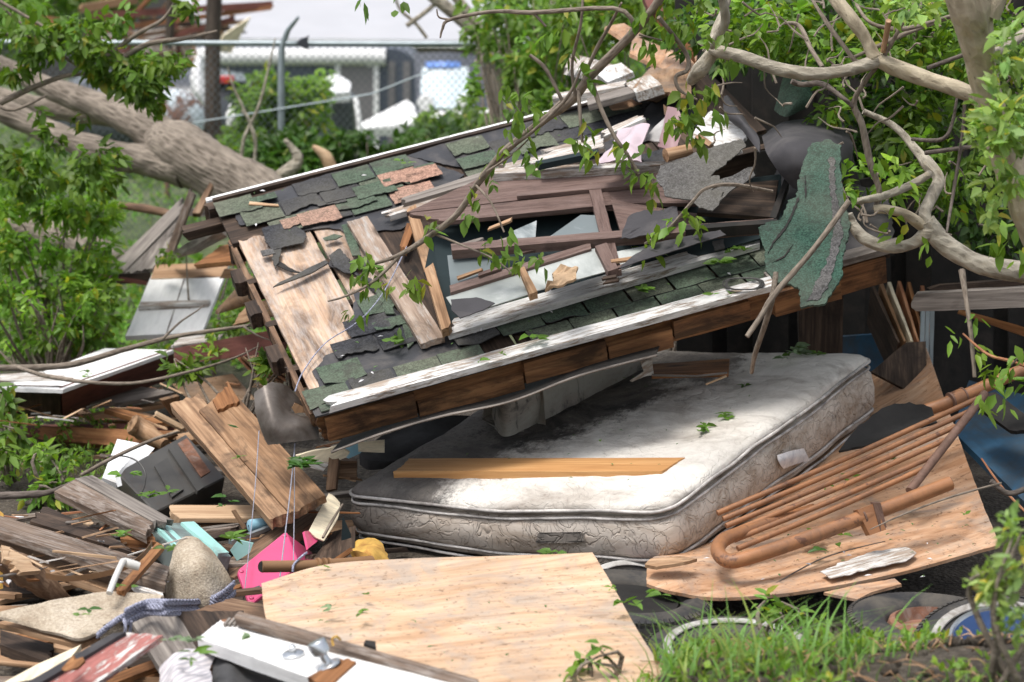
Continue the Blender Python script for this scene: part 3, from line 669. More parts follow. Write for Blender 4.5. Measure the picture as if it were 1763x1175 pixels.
# far bits in the yard
lathe('barrel', P(576, 228, 29), Vector((.03, -.05, 1)), [(.01, 0), (.24, .01), (.25, .05), (.245, .3), (.25, .42), (.225, .47), (.01, .475)], M['car_dark'], label='black plastic barrel standing behind the fence', cat='barrel')
sheet('plastic_tub', [[P(549, 146, 28.9), P(575, 128, 29.2), P(604, 142, 28.9)], [P(550, 158, 28.5), P(578, 160, 28.5), P(602, 158, 28.5)]], .12, M['white_enamel'], nu=12, nv=8, label='white plastic tub lying on top of the black barrel', cat='tub')
box('storage_bin', P(524, 226, 27.5), Vector((.27, .02, 0)), Vector((0, .3, 0)), Vector((.02, .05, .32)), M['white_enamel'], bevel=.03, label='white square bin in front of the black barrel', cat='bin')
poly('roof_panel', [P(612, 222, 27), P(622, 212, 27.2), P(700, 172, 27.8), P(712, 180, 27.7), P(722, 212, 27), P(715, 224, 27)], .08, M['white_far'], label='white wedge of fallen roof panel in front of the trailer door', cat='panel')
tube('white_pipe', [P(612, 168, 26.6), P(617, 200, 26.5), P(620, 225, 26.5)], .03, M['white_far'], label='short white pipe upright beside the black barrel', cat='pipe')
sheet('plastic_sheet', [[P(337, 95, 25.5), P(346, 90, 25.4), P(354, 110, 25.5)], [P(326, 140, 25.3), P(340, 150, 25.1), P(356, 150, 25.3)], [P(350, 185, 25.2), P(356, 190, 25.1), P(364, 190, 25.2)]], .01, M['white_far'], rag=.02, bump=.03, label='torn white plastic sheet hanging left of the dark pole', cat='plastic sheet')
sheet('plastic_sheet', [[P(392, 178, 25.5), P(408, 172, 25.3), P(424, 160, 25.5)], [P(386, 200, 25.3), P(404, 198, 25.1), P(418, 192, 25.3)], [P(388, 238, 25.3), P(396, 226, 25.2), P(404, 218, 25.2)]], .01, M['white_far'], rag=.02, bump=.04, label='crumpled white plastic sheet right of the dark pole', cat='plastic sheet')
# collapsed shed: reddish rafters
sh = thing('collapsed_shed', 'collapsed shed with reddish brown rafters and planks behind the left trees', 'shed', P(300, 150, 27))
rnd = random.Random(3)
for i, (x0, y0, x1, y1, w, m) in enumerate([(150, 52, 470, 8, 9, 'terracotta_wood'), (150, 70, 420, 34, 7, 'plank_brown'), (190, 88, 400, 28, 10, 'redbrown'), (155, 22, 470, 2, 12, 'redbrown'), (195, 60, 260, -12, 7, 'terracotta_wood'), (235, 58, 300, -12, 7, 'plank_brown'), (290, 66, 345, -12, 7, 'terracotta_wood'), (180, 30, 250, 70, 6, 'plank_brown'), (150, 78, 330, 62, 12, 'plank_orange'), (305, 42, 318, 120, 11, 'redbrown'), (330, 40, 356, 64, 10, 'plank_brown'), (398, 24, 372, 62, 10, 'plank_tan'), (60, 26, 110, 34, 18, 'plank_orange'), (330, 70, 352, 130, 14, 'plank_tan'), (200, 96, 330, 86, 10, 'plank_tan'), (140, 8, 240, -8, 14, 'plank_tan'), (290, 118, 345, 96, 12, 'plank_tan'), (240, 30, 420, 50, 8, 'plank_dark')]):
    Y = 26.4 + rnd.random() * 1.2; a, b_ = P(x0, y0, Y), P(x1, y1, Y + rnd.uniform(-.5, .5)); q = P(x0, y0 + w, Y) - a
    plank('rafter', [a, b_, b_ + q, a + q], .05, M[m], sh, (.05, .05), step=.1)
plank('wall_board', [P(170, 60, 27.6), P(330, 44, 27.6), P(330, 112, 27.6), P(170, 116, 27.6)], .03, M['white_worn'], sh, (.05, .05), step=.1)
plank('roof_board', [P(376, 90, 26), P(384, 62, 26), P(432, 30, 26.3), P(398, 92, 26.2)], .02, M['cream_board'], sh, step=.1)
# poles and dark trunks
tube('utility_pole', [P(372, -60, 24.4), P(366, 60, 24.3), P(366, 160, 24.3), P(368, 290, 24.2), P(370, 340, 24.2)], [.075, .077, .08, .1, .12], M['bark_dark'], seg=14, rough=.08, rf=9, label='dark weathered pole standing behind the chain link fence', cat='pole')
tube('wooden_post', [P(294, -40, 25), P(294, 30, 25), P(290, 84, 25)], .045, M['bark_dark'], seg=10, rough=.06, label='thin dark post among the shed rafters', cat='post')
# chain link fence
fc = thing('chain_link_fence', 'galvanised chain link fence with a bent barbed wire arm', 'fence', P(485, 300, 20))
FY = 20.0; FX0, FX1 = -7.5, 9.0; ztop = P(485, 76, FY).z
tube('top_rail', [Vector((FX0, FY, ztop + .03)), Vector((-.9, FY, ztop)), Vector((FX1, FY, ztop))], .021, M['galv'], fc, 8)
tube('post', [P(484, 360, FY), P(484, 150, FY), P(485, 80, FY), P(496, 52, FY), P(514, 30, FY - .1)], [.03, .03, .028, .022, .012], M['galv'], fc, 10)
for x in (-7.5, -4.35, 1.25, 3.8, 6.4, 9.0): tube('post', [Vector((x, FY, -.2)), Vector((x, FY, ztop + .05))], .028, M['galv'], fc, 8)
mb = MB(); dm = .062; ang = 1.0; H = ztop + .1; k = int((FX1 - FX0) / dm)
for s in (1, -1):
    for i in range(-int(H / dm) - 1, k + int(H / dm) + 1):
        x0 = FX0 + i * dm; x1 = x0 + s * H * .9
        a = Vector((x0, FY + .012 * s, ztop)); b_ = Vector((x1, FY + .012 * s, ztop - H))
        if max(x0, x1) < FX0 or min(x0, x1) > FX1: continue
        dvec = (b_ - a).normalized(); w = Vector((dvec.z, 0, -dvec.x)) * .0019; y = Vector((0, .0019, 0))
        n0 = len(mb.V); mb.V += [a - w, a + y, a + w, b_ - w, b_ + y, b_ + w]; mb.F += [(n0, n0 + 1, n0 + 4, n0 + 3), (n0 + 1, n0 + 2, n0 + 5, n0 + 4), (n0 + 2, n0, n0 + 3, n0 + 5)]
mb.build('wire_mesh', M['wiremesh'], fc, smooth=False)
tube('tension_wire', [P(330, 212, FY - .03), P(640, 162, FY - .03), P(750, 118, FY - .03)], .006, M['galv'], fc, 5)
poly('plastic_scrap', [P(508, 74, FY - .06), P(518, 66, FY - .05), P(533, 60, FY - .05), P(530, 72, FY - .05), P(534, 86, FY - .05), P(520, 82, FY - .05)], .01, M['car_dark'], rag=.01, label='black plastic scrap snagged on the fence rail', cat='plastic scrap')
# ================================================================ shrubs and trees behind
def shrub(name, label, cat, blobs, size, mat, tint=(1, 1, 1), k=5, droop=.4, stems=3, group=None, seed=1, gap=.2, gf=2.0, stemmat='twig'):
    """blobs: (px, py, Y, rx px, ry px, depth m, clusters)"""
    cx = sum(b[0] for b in blobs) / len(blobs); lo = max(b[1] + b[4] for b in blobs); Ym = sum(b[2] for b in blobs) / len(blobs)
    base = P(cx, lo, Ym); base.z = min(base.z, hgt(base.x, base.y) + .02)
    root = thing(name, label, cat, base, group); L = Leaves(seed)
    mb = MB(); r = random.Random(seed)
    for (px, py, Y, rx, ry, rd, ct) in blobs:
        c = P(px, py, Y); s = Y / FPX
        L.blob(c, rx * s, rd, ry * s, ct, size, k, tint, droop, gap, gf)
        for i in range(stems):
            e = c + Vector((r.uniform(-.8, .8) * rx * s, r.uniform(-.6, .6) * rd, r.uniform(-.2, .8) * ry * s))
            m_ = lerp(base, e, .5) + Vector((r.uniform(-.1, .1), r.uniform(-.1, .1), r.uniform(0, .1)))
            mb.tube([base + Vector((r.uniform(-.06, .06), r.uniform(-.06, .06), 0)), m_, e], [.012, .009, .003], 5, 7)
    mb.build('stem', M[stemmat], root); L.build('foliage', M[mat], root)
    return root
shrub('bush', 'bright yellow green bush growing through the chain link fence', 'bush', [(455, 165, 20.8, 50, 62, .5, 260), (500, 190, 21, 60, 60, .5, 260), (455, 260, 20.6, 70, 70, .5, 330), (540, 150, 21.5, 26, 24, .3, 50)], .10, 'leaf_bright', (1.15, 1.15, 1), seed=11, gap=.3)
shrub('bush', 'dark green bush low along the fence behind the white roof edge', 'bush', [(520, 285, 19, 120, 55, .6, 520), (650, 258, 19.4, 110, 34, .5, 330), (760, 240, 20, 70, 26, .5, 160)], .09, 'leaf_dark', (1.2, 1.2, 1.1), seed=12, gap=.28)
shrub('tree', 'light green young tree leaning at the end of the white roof edge', 'tree', [(870, 160, 17, 60, 80, .7, 250), (930, 90, 17.5, 80, 80, .8, 230), (850, 60, 18.5, 50, 60, .6, 70), (1010, 60, 16.5, 80, 60, .8, 200), (900, 10, 18, 110, 40, .9, 120), (960, 170, 16.5, 60, 40, .5, 120)], .085, 'leaf_bright', (1.0, 1.05, 1), seed=13, gap=.36, stems=9)
shrub('bush', 'small pale bush between the van and the white roof edge', 'bush', [(800, 215, 22, 55, 28, .5, 130), (745, 212, 23, 30, 22, .4, 60)], .09, 'leaf_pale', (1.0, 1.05, .9), seed=14, gap=.3)
# bare limbs of a broken tree behind
bt = thing('bare_tree', 'broken bare limbs of a grey tree behind the light green tree', 'tree', P(900, 230, 19))
for pts, r in (([(740, -10), (800, 40), (850, 92), (900, 110), (960, 60)], .05), ([(780, -10), (840, 60), (880, 80), (930, 20)], .04), ([(820, 110), (870, 70), (900, 20), (905, -10)], .03), ([(850, 92), (900, 100), (980, 70), (1060, 62)], .035), ([(700, 45), (740, 15), (765, -10)], .02), ([(735, 66), (715, 40), (690, 18), (680, -5)], .015)):
    tube('limb', [P(x, y, 19.5) for x, y in pts], [r, r, r * .9, r * .7, r * .5][:len(pts)], M['bark_grey'], bt, 8, 20, .08)
for i, (a, b_, c_) in enumerate([((432, 330), (436, 200), (395, 130)), ((448, 320), (420, 230), (402, 135)), ((436, 300), (452, 170), (474, 66)), ((452, 170), (470, 250), (460, 330))]):
    pass
sp = thing('sapling', 'thin pale bare sapling stems in front of the yellow green bush', 'sapling', P(440, 330, 18.5))
for pts in ([(433, 318), (440, 245), (425, 200), (402, 150), (392, 115)], [(414, 300), (420, 240), (445, 185), (462, 120), (474, 66)], [(440, 245), (428, 205), (416, 190)]):
    tube('stem', [P(x, y, 18.4) for x, y in pts], [.016, .014, .012, .009, .005][:len(pts)], M['bark_grey'], sp, 7, 18, .05)
for i, pts in enumerate([[(450, 322), (512, 280), (490, 240)], [(575, 300), (560, 270), (538, 252)]]):
    V_, F_ = tube_mesh([P(x, y, 18) for x, y in pts], [.05, .045, .015], 9, 14, .25, 12, 3)
    tag(obj('broken_stump', V_, F_, M['plank_pale' if i else 'bark_grey'], smooth=True), ['grey splintered stump poking up behind the roof edge', 'raw orange splintered stump poking up behind the roof edge'][i], 'stump')
# fallen trunk on the left
ft = thing('fallen_tree', 'thick forked grey brown trunk lying fallen across the left', 'tree', P(330, 340, 17))
def trunk(pts, name, mat='bark_old', seg=40, n=90, root=None, rough=.13, rf=6): return tube(name, [P(x, y, Y) for x, y, Y, r in pts], [.88 * r * Y / FPX for x, y, Y, r in pts], M[mat], root, seg, n, rough, rf)
trunk([(520, 396, 16.6, 58), (440, 335, 16.7, 55), (360, 290, 16.8, 53), (305, 258, 17, 54), (268, 232, 17.2, 36), (256, 220, 17.3, 20)], 'trunk', root=ft)
trunk([(310, 266, 17, 46), (262, 226, 17.2, 38), (205, 196, 17.4, 30), (150, 176, 17.6, 27), (90, 154, 17.8, 22), (30, 126, 18, 18), (-40, 90, 18, 15)], 'limb', root=ft)
trunk([(320, 282, 16.9, 46), (250, 276, 17, 32), (180, 264, 17, 28), (110, 240, 17.1, 26), (50, 212, 17.2, 24), (-40, 170, 17.3, 22)], 'limb', root=ft)
trunk([(235, 205, 17.8, 20), (150, 196, 18.0, 21), (80, 186, 18.2, 20), (20, 172, 18.3, 18), (-40, 155, 18.4, 16)], 'limb', root=ft)
lg = tube('log', [P(20, 388, 19.6), P(80, 398, 19.4), P(150, 426, 18.8), P(215, 456, 18.2)], [.12, .13, .12, .10], M['bark_old'], seg=16, smooth_n=24, rough=.12, rf=6, label='dark log half buried in the weeds left of the grey boards', cat='log')

for i, (b_, m_, lb) in enumerate([((40, 0, 40, 110, 60, 1.5, 380), 'leaf_bright', 'bright green tree far off behind the shed, broadest of its row'), ((180, -10, 42, 70, 40, 1.2, 190), 'leaf', 'far green tree just right of the broadest one behind the shed'), ((-60, 60, 38, 90, 80, 1.2, 200), 'leaf_bright', 'far green tree at the left border behind the shed'), ((1010, -10, 46, 140, 60, 1.5, 300), 'leaf_bright', 'far pale tree just right of the long low building'), ((1200, 20, 40, 140, 80, 1.5, 300), 'leaf', 'far tree behind the orange plywood heap'), ((1000, 130, 30, 120, 60, 1.2, 260), 'leaf_bright', 'tree in the yard between the van and the plywood heap')]):
    shrub('tree', lb, 'tree', [b_], .22, m_, (1.15, 1.2, 1.1), seed=15 + i, gap=.22)
# ================================================================ the torn-off roof
RLL, RUL, RLR = P(545, 705, 10.2), P(378, 338, 12.2), P(1335, 487, 10.7)
RP = Plane(RLL, RUL, RLR)
e1 = (RLR - RLL).normalized(); RN = RP.n; e2 = RN.cross(e1).normalized()
if e2.dot(RUL - RLL) < 0: e2 = -e2
RT = (RUL - RLL).dot(e2)                                  # eave to upper edge
def R(s, t, off=0.0): return RLL + e1 * s + e2 * t + RN * off
def st(px, py): d = RP(px, py) - RLL; return d.dot(e1), d.dot(e2)
roof = thing('roof_section', 'torn off roof section with green and black shingles and white trim boards', 'roof', RLL)
def rplank(name, pix, th, mat, off=0.0, parent=None, **k):
    return plank(name, [RP(x, y, off) for x, y in pix], th, M[mat], parent, **k)
SR = 2.7
# decking: boards run up the slope; the middle of the section is broken out
def deck(s0, s1, t0, t1, mat='deck_wood', off=-.012, **k): return plank('decking_board', [R(s0, t0, off), R(s0, t1, off), R(s1, t1, off), R(s1, t0, off)], .022, M[mat], roof, n=RN, **k)
deck(.012, .355, .06, 1.72, split=(.01, .01))
deck(.375, .60, .10, 1.70, split=(.02, .01))
deck(-.02, .5, 1.70, RT - .02, 'plank_dark')
deck(.62, .93, .0, RT - .02, 'plank_dark')
for s0 in (.95, 1.25, 1.55, 1.85, 2.15, 2.40):
    deck(s0, s0 + .29, -.0, .50, 'plank_dark'); deck(s0, s0 + .29, 1.40 + .05 * random.random(), RT - .02, 'plank_dark')
deck(.505, .615, 1.70, RT - .02, 'plank_dark')
# bare patches and tar paper laid over the deck
def tarp(pix, off=.0, mat='tar', **k): return poly('tar_paper', [RP(x, y, off) for x, y in pix], .004, M[mat], roof, rag=.012, ragf=18, n=RN, **k)
tarp([(398, 352), (470, 330), (560, 300), (700, 268), (800, 300), (738, 360), (690, 395), (606, 402), (566, 392), (522, 398), (470, 380), (414, 388)], .0)
tarp([(455, 396), (500, 384), (527, 402), (521, 418), (500, 424), (470, 428), (460, 418)], .006)
tarp([(610, 500), (650, 520), (700, 560), (760, 575), (800, 600), (742, 650), (560, 690), (537, 640), (560, 612), (606, 600)], .003)
tarp([(608, 470), (596, 440), (582, 428), (570, 440), (566, 458), (590, 466), (603, 462), (640, 500), (660, 520), (700, 555), (640, 480)], .005, mat='felt')
tarp([(700, 268), (860, 214), (1050, 165), (1190, 150), (1210, 215), (1010, 272), (840, 300)], .002)
tarp([(842, 245), (930, 222), (1000, 205), (1060, 178), (1120, 172), (1100, 205), (1020, 230), (900, 262), (850, 268)], .006, mat='sh_black')
tarp([st2 for st2 in [(1330, 470), (1540, 420), (1530, 330), (1340, 290), (1290, 400)]], .004, mat='felt')
tarp([(545, 692), (600, 682), (660, 660), (620, 640), (560, 660)], .006)
tarp([(1030, 190), (1085, 170), (1105, 178), (1060, 196)], .010, mat='ply_orange')
tarp([(1090, 166), (1150, 140), (1172, 154), (1130, 176)], .008, mat='ply_brown')
# shingle tabs in courses (one covering); each tab is tilted, some torn, some missing
class Tabs:
    def __init__(s): s.V = []; s.F = []; s.m = []
    def tab(s, s0, t0, w, h, mat, off, tear=0.0, curl=0.0, seed=0.0, rot=0.0):
        nx, ny = 12, 6; n0 = len(s.V)
        for lay in (0, 1):
            for j in range(ny + 1):
                for i in range(nx + 1):
                    u, v = i / nx, j / ny
                    sx = s0 + u * w; ty = t0 + v * h + rot * (u - .5) * w
                    if tear and j < 4: ty += tear * (1 - v) ** 1.0 * max(0, nz((sx * 9, seed, 0), 1) * 1.1 + .3 + .5 * nz((sx * 38, seed, 3)))
                    if i in (0, nx): sx += .004 * nz((ty * 30, seed, i))
                    z = off + .004 * (1 - v) + curl * (1 - v) ** 2 * (.4 + nz((sx * 9, seed, 5))) + .004 * nz((sx * 14, ty * 14, seed))
                    s.V.append(R(sx, ty, z - lay * .004))
        n1 = (nx + 1) * (ny + 1); ix = lambda l, j, i: n0 + l * n1 + j * (nx + 1) + i
        for j in range(ny):
            for i in range(nx):
                s.F.append((ix(0, j, i), ix(0, j, i + 1), ix(0, j + 1, i + 1), ix(0, j + 1, i))); s.m.append(mat)
                s.F.append((ix(1, j + 1, i), ix(1, j + 1, i + 1), ix(1, j, i + 1), ix(1, j, i))); s.m.append(5)
        for i in range(nx): s.F.append((ix(1, 0, i), ix(1, 0, i + 1), ix(0, 0, i + 1), ix(0, 0, i))); s.m.append(5)
        for j in range(ny):
            s.F.append((ix(0, j, 0), ix(0, j + 1, 0), ix(1, j + 1, 0), ix(1, j, 0))); s.m.append(5)
            s.F.append((ix(1, j, nx), ix(1, j + 1, nx), ix(0, j + 1, nx), ix(0, j, nx))); s.m.append(5)
TB = Tabs(); rr = random.Random(21)
def inpoly(p, pl):
    c = False
    for i in range(len(pl)):
        a, b = pl[i], pl[i - 1]
        if (a[1] > p[1]) != (b[1] > p[1]) and p[0] < (b[0] - a[0]) * (p[1] - a[1]) / (b[1] - a[1]) + a[0]: c = not c
    return c
bare = [st(x, y) for x, y in [(408, 388), (470, 384), (530, 402), (560, 396), (605, 402), (608, 440), (620, 480), (606, 600), (540, 690), (400, 400)]]
gone = [st(x, y) for x, y in [(690, 356), (830, 305), (905, 292), (1400, 262), (1400, 400), (1290, 400), (780, 552), (770, 570), (735, 548), (640, 415)]]
strip = [st(x, y) for x, y in [(596, 376), (632, 370), (765, 580), (720, 592)]]
terr = [st(x, y) for x, y in [(664, 296), (714, 290), (745, 330), (700, 350)]], [st(x, y) for x, y in [(490, 362), (555, 352), (575, 385), (520, 402)]]
tw, thh = .205, .165
row = 0; t_ = -.02
while t_ < RT - .20:
    s_ = -.03 + (.5 * tw if row % 2 else 0)
    while s_ < 2.15:
        c = (s_ + tw / 2, t_ + thh / 2)
        upper = t_ > 1.35
        if not (inpoly(c, bare) or inpoly(c, gone) or inpoly(c, strip) or (c[0] > 1.75 and upper and t_ < RT - .3)):
            if any(inpoly(c, q) for q in terr): m, pr = 2, 1
            else:
                lower = c[1] < .46 and c[0] > .95
                m = rr.choices([0, 1, 3, 4], [5, 4, .6, 0] if lower else [4, 2.5, 5.5, .3])[0]; pr = 1 if lower else .83
            if rr.random() < pr:
                tear = 0 if rr.random() < .62 else rr.uniform(.02, .07)
                if c[0] > 1.0 and c[1] < .46: tear *= .3
                TB.tab(s_ + rr.uniform(.001, .006), t_ + rr.uniform(-.008, .006), tw - rr.uniform(.006, .014), thh + .012, m, .007 + rr.random() * .002, tear, rr.choice([0, .004, .008, .022]), rr.random() * 90, rr.uniform(-.02, .02))
        s_ += tw
    t_ += thh; row += 1
# torn remnants on the bare boards
for (px, py, w, h, m) in [(430, 345, .13, .10, 0), (415, 360, .10, .08, 1), (545, 352, .14, .10, 3), (592, 455, .17, .13, 3), (640, 560, .14, .12, 0)]:
    a = st(px, py); TB.tab(a[0], a[1] - h, w, h, m, .012, .05, .015, px * .1, .05)
for (px, py, m_, w_, h_) in [(664, 330, 2, .19, .16), (708, 322, 2, .17, .15), (690, 352, 2, .19, .13), (492, 404, 2, .10, .13), (524, 400, 2, .20, .17), (800, 300, 0, .2, .15), (586, 372, 0, .2, .12), (620, 352, 0, .2, .16)]:
    a = st(px, py); TB.tab(a[0], a[1], w_, h_, m_, .017, .03, .006, px * .3)
obj('shingles', TB.V, TB.F, None, roof, frame_of(R(1, 1), e1, RN), mats=[M['sh_green'], M['sh_green2'], M['sh_terra'], M['sh_black'], M['sh_grey'], M['tar']], midx=TB.m)
for px in ([(452, 392), (498, 382), (527, 402), (522, 418), (500, 422), (472, 430), (458, 418)], [(566, 440), (584, 428), (600, 444), (606, 470), (590, 468), (572, 456)], [(470, 432), (484, 428), (480, 452), (474, 462), (468, 446)]):
    poly('tar_patch', [RP(x, y, .02) for x, y in px], .005, M['sh_black'], roof, rag=.009, ragf=34, step=.008, n=RN)
for px in ([(470, 452), (476, 446), (500, 462), (520, 470), (500, 468), (478, 458)],):
    poly('crack', [RP(x, y, .012) for x, y in px], .004, M['black'], roof, rag=.004, ragf=40, step=.008, n=RN)
# narrow green cap strips laid up the slope
for pix in ([(588, 388), (602, 384), (622, 440), (606, 440)], [(646, 500), (662, 498), (680, 540), (664, 540)], [(690, 545), (700, 530), (712, 590), (702, 600)]):
    rplank('cap_shingle', pix, .006, 'sh_green', .016, roof)
# trim boards
def rtrim(name, pix, th, mat, off, **k): return rplank(name, pix, th, mat, off, roof, **k)
rtrim('fascia_board', [(570, 700), (1330, 492), (1332, 474), (556, 684)], .03, 'white_wood', .045, split=(.05, .02))
# sagging second end of fascia beyond the flap
plank('fascia_board', [R(2.10, -.03, .036), R(2.75, -.02, .03), R(2.75, .05, .03), R(2.10, .055, .036)], .03, M['plank_grey'], roof, n=RN)
box('drip_edge', R(-.05, RT - .02, -.06), e1 * 2.12, e2 * .034, RN * .064, M['white_metal'], roof, .004)
plank('edge_strip', [R(-.02, RT - .055, .012), R(2.05, RT - .055, .012), R(2.05, RT - .025, .012), R(-.02, RT - .025, .012)], .02, M['plank_dark'], roof, n=RN)
# front edge under the fascia: old pine blocks and the long sub-fascia
def front(s0, s1, a, b, mat, th=.035, fwd=.0, **k):
    f = -e2 * fwd
    return plank('sub_fascia', [R(s0, -.02, b) + f, R(s1, -.02, b) + f, R(s1, -.02, a) + f, R(s0, -.02, a) + f], th, M[mat], roof, n=-e2, **k)
front(.0, 2.66, -.01, -.145, 'fascia_old', fwd=.0, split=(.03, .0))
for s0, s1, a, b, f in ((.02, .42, -.022, -.14, .038), (.92, 1.30, -.02, -.125, .040), (1.62, 1.98, -.02, -.11, .038), (2.1, 2.42, -.02, -.14, .038)):
    front(s0, s1, a, b, 'fascia_old', .036, f, split=(.004, .004))
front(.43, .91, -.08, -.15, 'fascia_old', .036, .037); front(1.31, 1.61, -.055, -.15, 'fascia_old', .036, .037)
# green strip and tar edge between fascia and blocks at the near corner
plank('edge_shingle', [R(.01, -.055, .016), R(.62, -.05, .014), R(.62, -.005, .016), R(.01, -.005, .018)], .006, M['sh_green'], roof, n=RN)
plank('tar_edge', [R(-.02, -.065, .006), R(1.35, -.06, .006), R(1.35, .0, .006), R(-.02, .0, .006)], .008, M['tar'], roof, n=RN)
# rafters and gable end at the left
for i, t0 in enumerate((.42, .86, 1.3, 1.72)):
    plank('rafter', [R(-.035, t0, -.035), R(SR, t0, -.035), R(SR, t0 + .05, -.035), R(-.035, t0 + .05, -.035)], .10, M['plank_dark'], roof, split=(.02, 0), n=RN, step=.15)
plank('gable_board', [R(-.03, .03, -.035), R(-.03, 1.78, -.035), R(-.03, 1.78, -.11), R(-.03, .03, -.11)], .025, M['plank_brown'], roof, n=-e1, split=(.02, .05))
for t0 in (1.0, 1.34, .55): plank('gable_block', [R(-.085, t0, -.035), R(-.025, t0, -.035), R(-.025, t0 + .14, -.035), R(-.085, t0 + .14, -.035)], .075, M['plank_dark'], roof, n=RN, split=(.02, 0))
plank('rafter_tail', [R(-.20, RT - .20, -.05), R(.02, RT - .20, -.05), R(.02, RT - .12, -.05), R(-.20, RT - .12, -.05)], .05, M['plank_dark'], roof, split=(.04, 0), n=RN)
plank('rafter_tail', [R(-.07, RT - .12, -.0), R(.05, RT - .12, -.0), R(.05, RT - .04, -.0), R(-.07, RT - .04, -.0)], .1, M['plank_dark'], roof, split=(.04, 0), n=RN)
# soffit sheet hanging below the front edge (black stands for the gap's shade; thin pale edge shows)
sheet('soffit', [[P(570, 778, 10.16), P(660, 745, 10.16), P(760, 716, 10.2), P(880, 690, 10.25), P(1000, 645, 10.3), P(1130, 611, 10.4)], [P(600, 742, 10.7), P(700, 700, 10.75), P(820, 665, 10.8), P(930, 640, 10.8), P(1030, 600, 10.85), P(1150, 560, 10.95)]], .004, M['black'], roof, 30, 6, rag=.004)
tube('soffit_edge', [P(570, 779, 10.15), P(660, 746, 10.15), P(760, 717, 10.19), P(880, 691, 10.24), P(1000, 646, 10.29), P(1130, 612, 10.39)], .006, M['plank_grey'], roof, 5, 40, .3, 20)
# ---- boards lying on the roof
rplank('board', [(597, 382), (632, 372), (765, 580), (724, 592)], .028, 'plank_worn', .045, label='wide weathered board lying up the slope beside the bare decking', cat='board', split=(.015, .012)); 
rplank('board', [(700, 362), (716, 352), (776, 556), (760, 566)], .05, 'plank_tan', .10, label='splintered narrow stud leaning beside the wide weathered board', cat='board', split=(.05, .03))
rplank('board', [(779, 574), (1306, 420), (1304, 398), (780, 549)], .03, 'white_wood', .05, label='long white painted board lying below the broken window frame', cat='board', split=(.03, .02))
rplank('board', [(672, 372), (905, 300), (896, 288), (668, 362)], .03, 'white_worn', .055, label='pale cracked board leading up to the top of the window frame', cat='board', split=(.06, .01))
rplank('board', [(690, 352), (860, 302), (850, 290), (694, 340)], .03, 'plank_grey', .075, label='grey split board just above the pale cracked board', cat='board', split=(.06, .02))
rplank('board', [(686, 430), (702, 380), (722, 372), (700, 424)], .035, 'plank_orange', .06, label='short broken brown chunk beside the splintered stud', cat='board', split=(.05, .05))
rplank('splinter', [(428, 352), (480, 355), (479, 352), (430, 347)], .006, 'plank_pale', .02, label='thin pale wood splinter on the black shingles', cat='splinter')
poly('shingle_strip', [RP(x, y, .03) for x, y in [(470, 494), (478, 488), (545, 455), (560, 448), (566, 452), (540, 468), (520, 476)]], .006, M['sh_black'], rag=.006, label='torn black shingle strip lying across the bare decking', cat='shingle', n=RN)
for i, (pix, m, lb) in enumerate([([(556, 410), (575, 403), (590, 406), (578, 412), (560, 414)], 'sh_green', 'small green black shingle scrap on the narrow bare board'), ([(448, 432), (470, 428), (474, 436), (452, 441)], 'sh_grey', 'little grey shingle scrap on the wide bare board'), ([(1226, 416), (1246, 412), (1247, 428), (1230, 432)], 'sh_black', 'square black shingle scrap on the long white board'), ([(1280, 375), (1338, 366), (1344, 384), (1290, 394)], 'sh_black', 'black shingle scrap by the right end of the white board')]):
    poly('shingle_scrap', [RP(x, y, .026 if i < 2 else .085) for x, y in pix], .005, M[m], rag=.005, label=lb, cat='shingle', n=RN)
# ---- window sashes lying in the broken opening
WP = Plane(P(850, 300, 11.45), P(1340, 400, 10.75), P(770, 400, 10.98))
win = thing('window_frame', 'big maroon brown window frame lying flat in the broken roof', 'window', WP(1000, 340))
def wb(pix, th, mat, off=0.0, nm='frame_board', par=None, **k): return plank(nm, [WP(x, y, off) for x, y in pix], th, M[mat], par or win, n=WP.n, **k)
wb([(700, 366), (1045, 328), (1170, 296), (850, 296)], .02, 'maroon_wood', -.02, 'panel')
wb([(760, 382), (1060, 352), (1046, 330), (705, 367)], .02, 'maroon_wood', -.012, 'panel', split=(.03, 0))
wb([(700, 368), (760, 386), (1062, 356), (1200, 352), (1186, 298), (850, 297)][0:1] + [(1060, 360), (1190, 300), (850, 298)], .01, 'maroon_wood', -.035, 'panel')
wb([(760, 386), (1062, 358), (1200, 350), (1190, 300)], .01, 'maroon_wood', -.034, 'panel')
wb([(848, 300), (1175, 282), (1172, 276), (850, 290)], .045, 'white_worn', .02)
wb([(1060, 350), (1200, 350), (1165, 296), (1040, 325)], .02, 'maroon_wood', -.016, 'panel')
wb([(890, 338), (1110, 318), (1105, 309), (890, 330)], .02, 'maroon_wood', .008)
wb([(1012, 316), (1032, 314), (1070, 465), (1048, 468)], .03, 'maroon_wood', .006, 'muntin')
wb([(1052, 345), (1200, 368), (1190, 400), (1068, 398)], .02, 'maroon_wood', -.01, 'panel')
wb([(778, 432), (1330, 388), (1332, 376), (776, 420)], .045, 'maroon_wood', .03, 'rail')
wb([(1200, 366), (1330, 374), (1340, 310), (1215, 322)], .02, 'plank_dark', -.03, 'panel')
wb([(1325, 374), (1336, 376), (1358, 312), (1350, 308)], .04, 'black', .02)
wb([(1180, 396), (1338, 384), (1338, 377), (1178, 388)], .05, 'black', .045, 'rail')
wb([(776, 504), (900, 464), (1018, 428), (1016, 420), (896, 456), (776, 494)][0:1] + [(1018, 428), (1016, 418), (774, 492)], .04, 'maroon_wood', .012, 'sash_rail')
wb([(893, 462), (903, 459), (925, 502), (912, 507)], .035, 'plank_tan', .02, 'muntin')
wb([(1024, 424), (1044, 418), (1064, 462), (1046, 468)], .035, 'maroon_wood', .024, 'muntin')
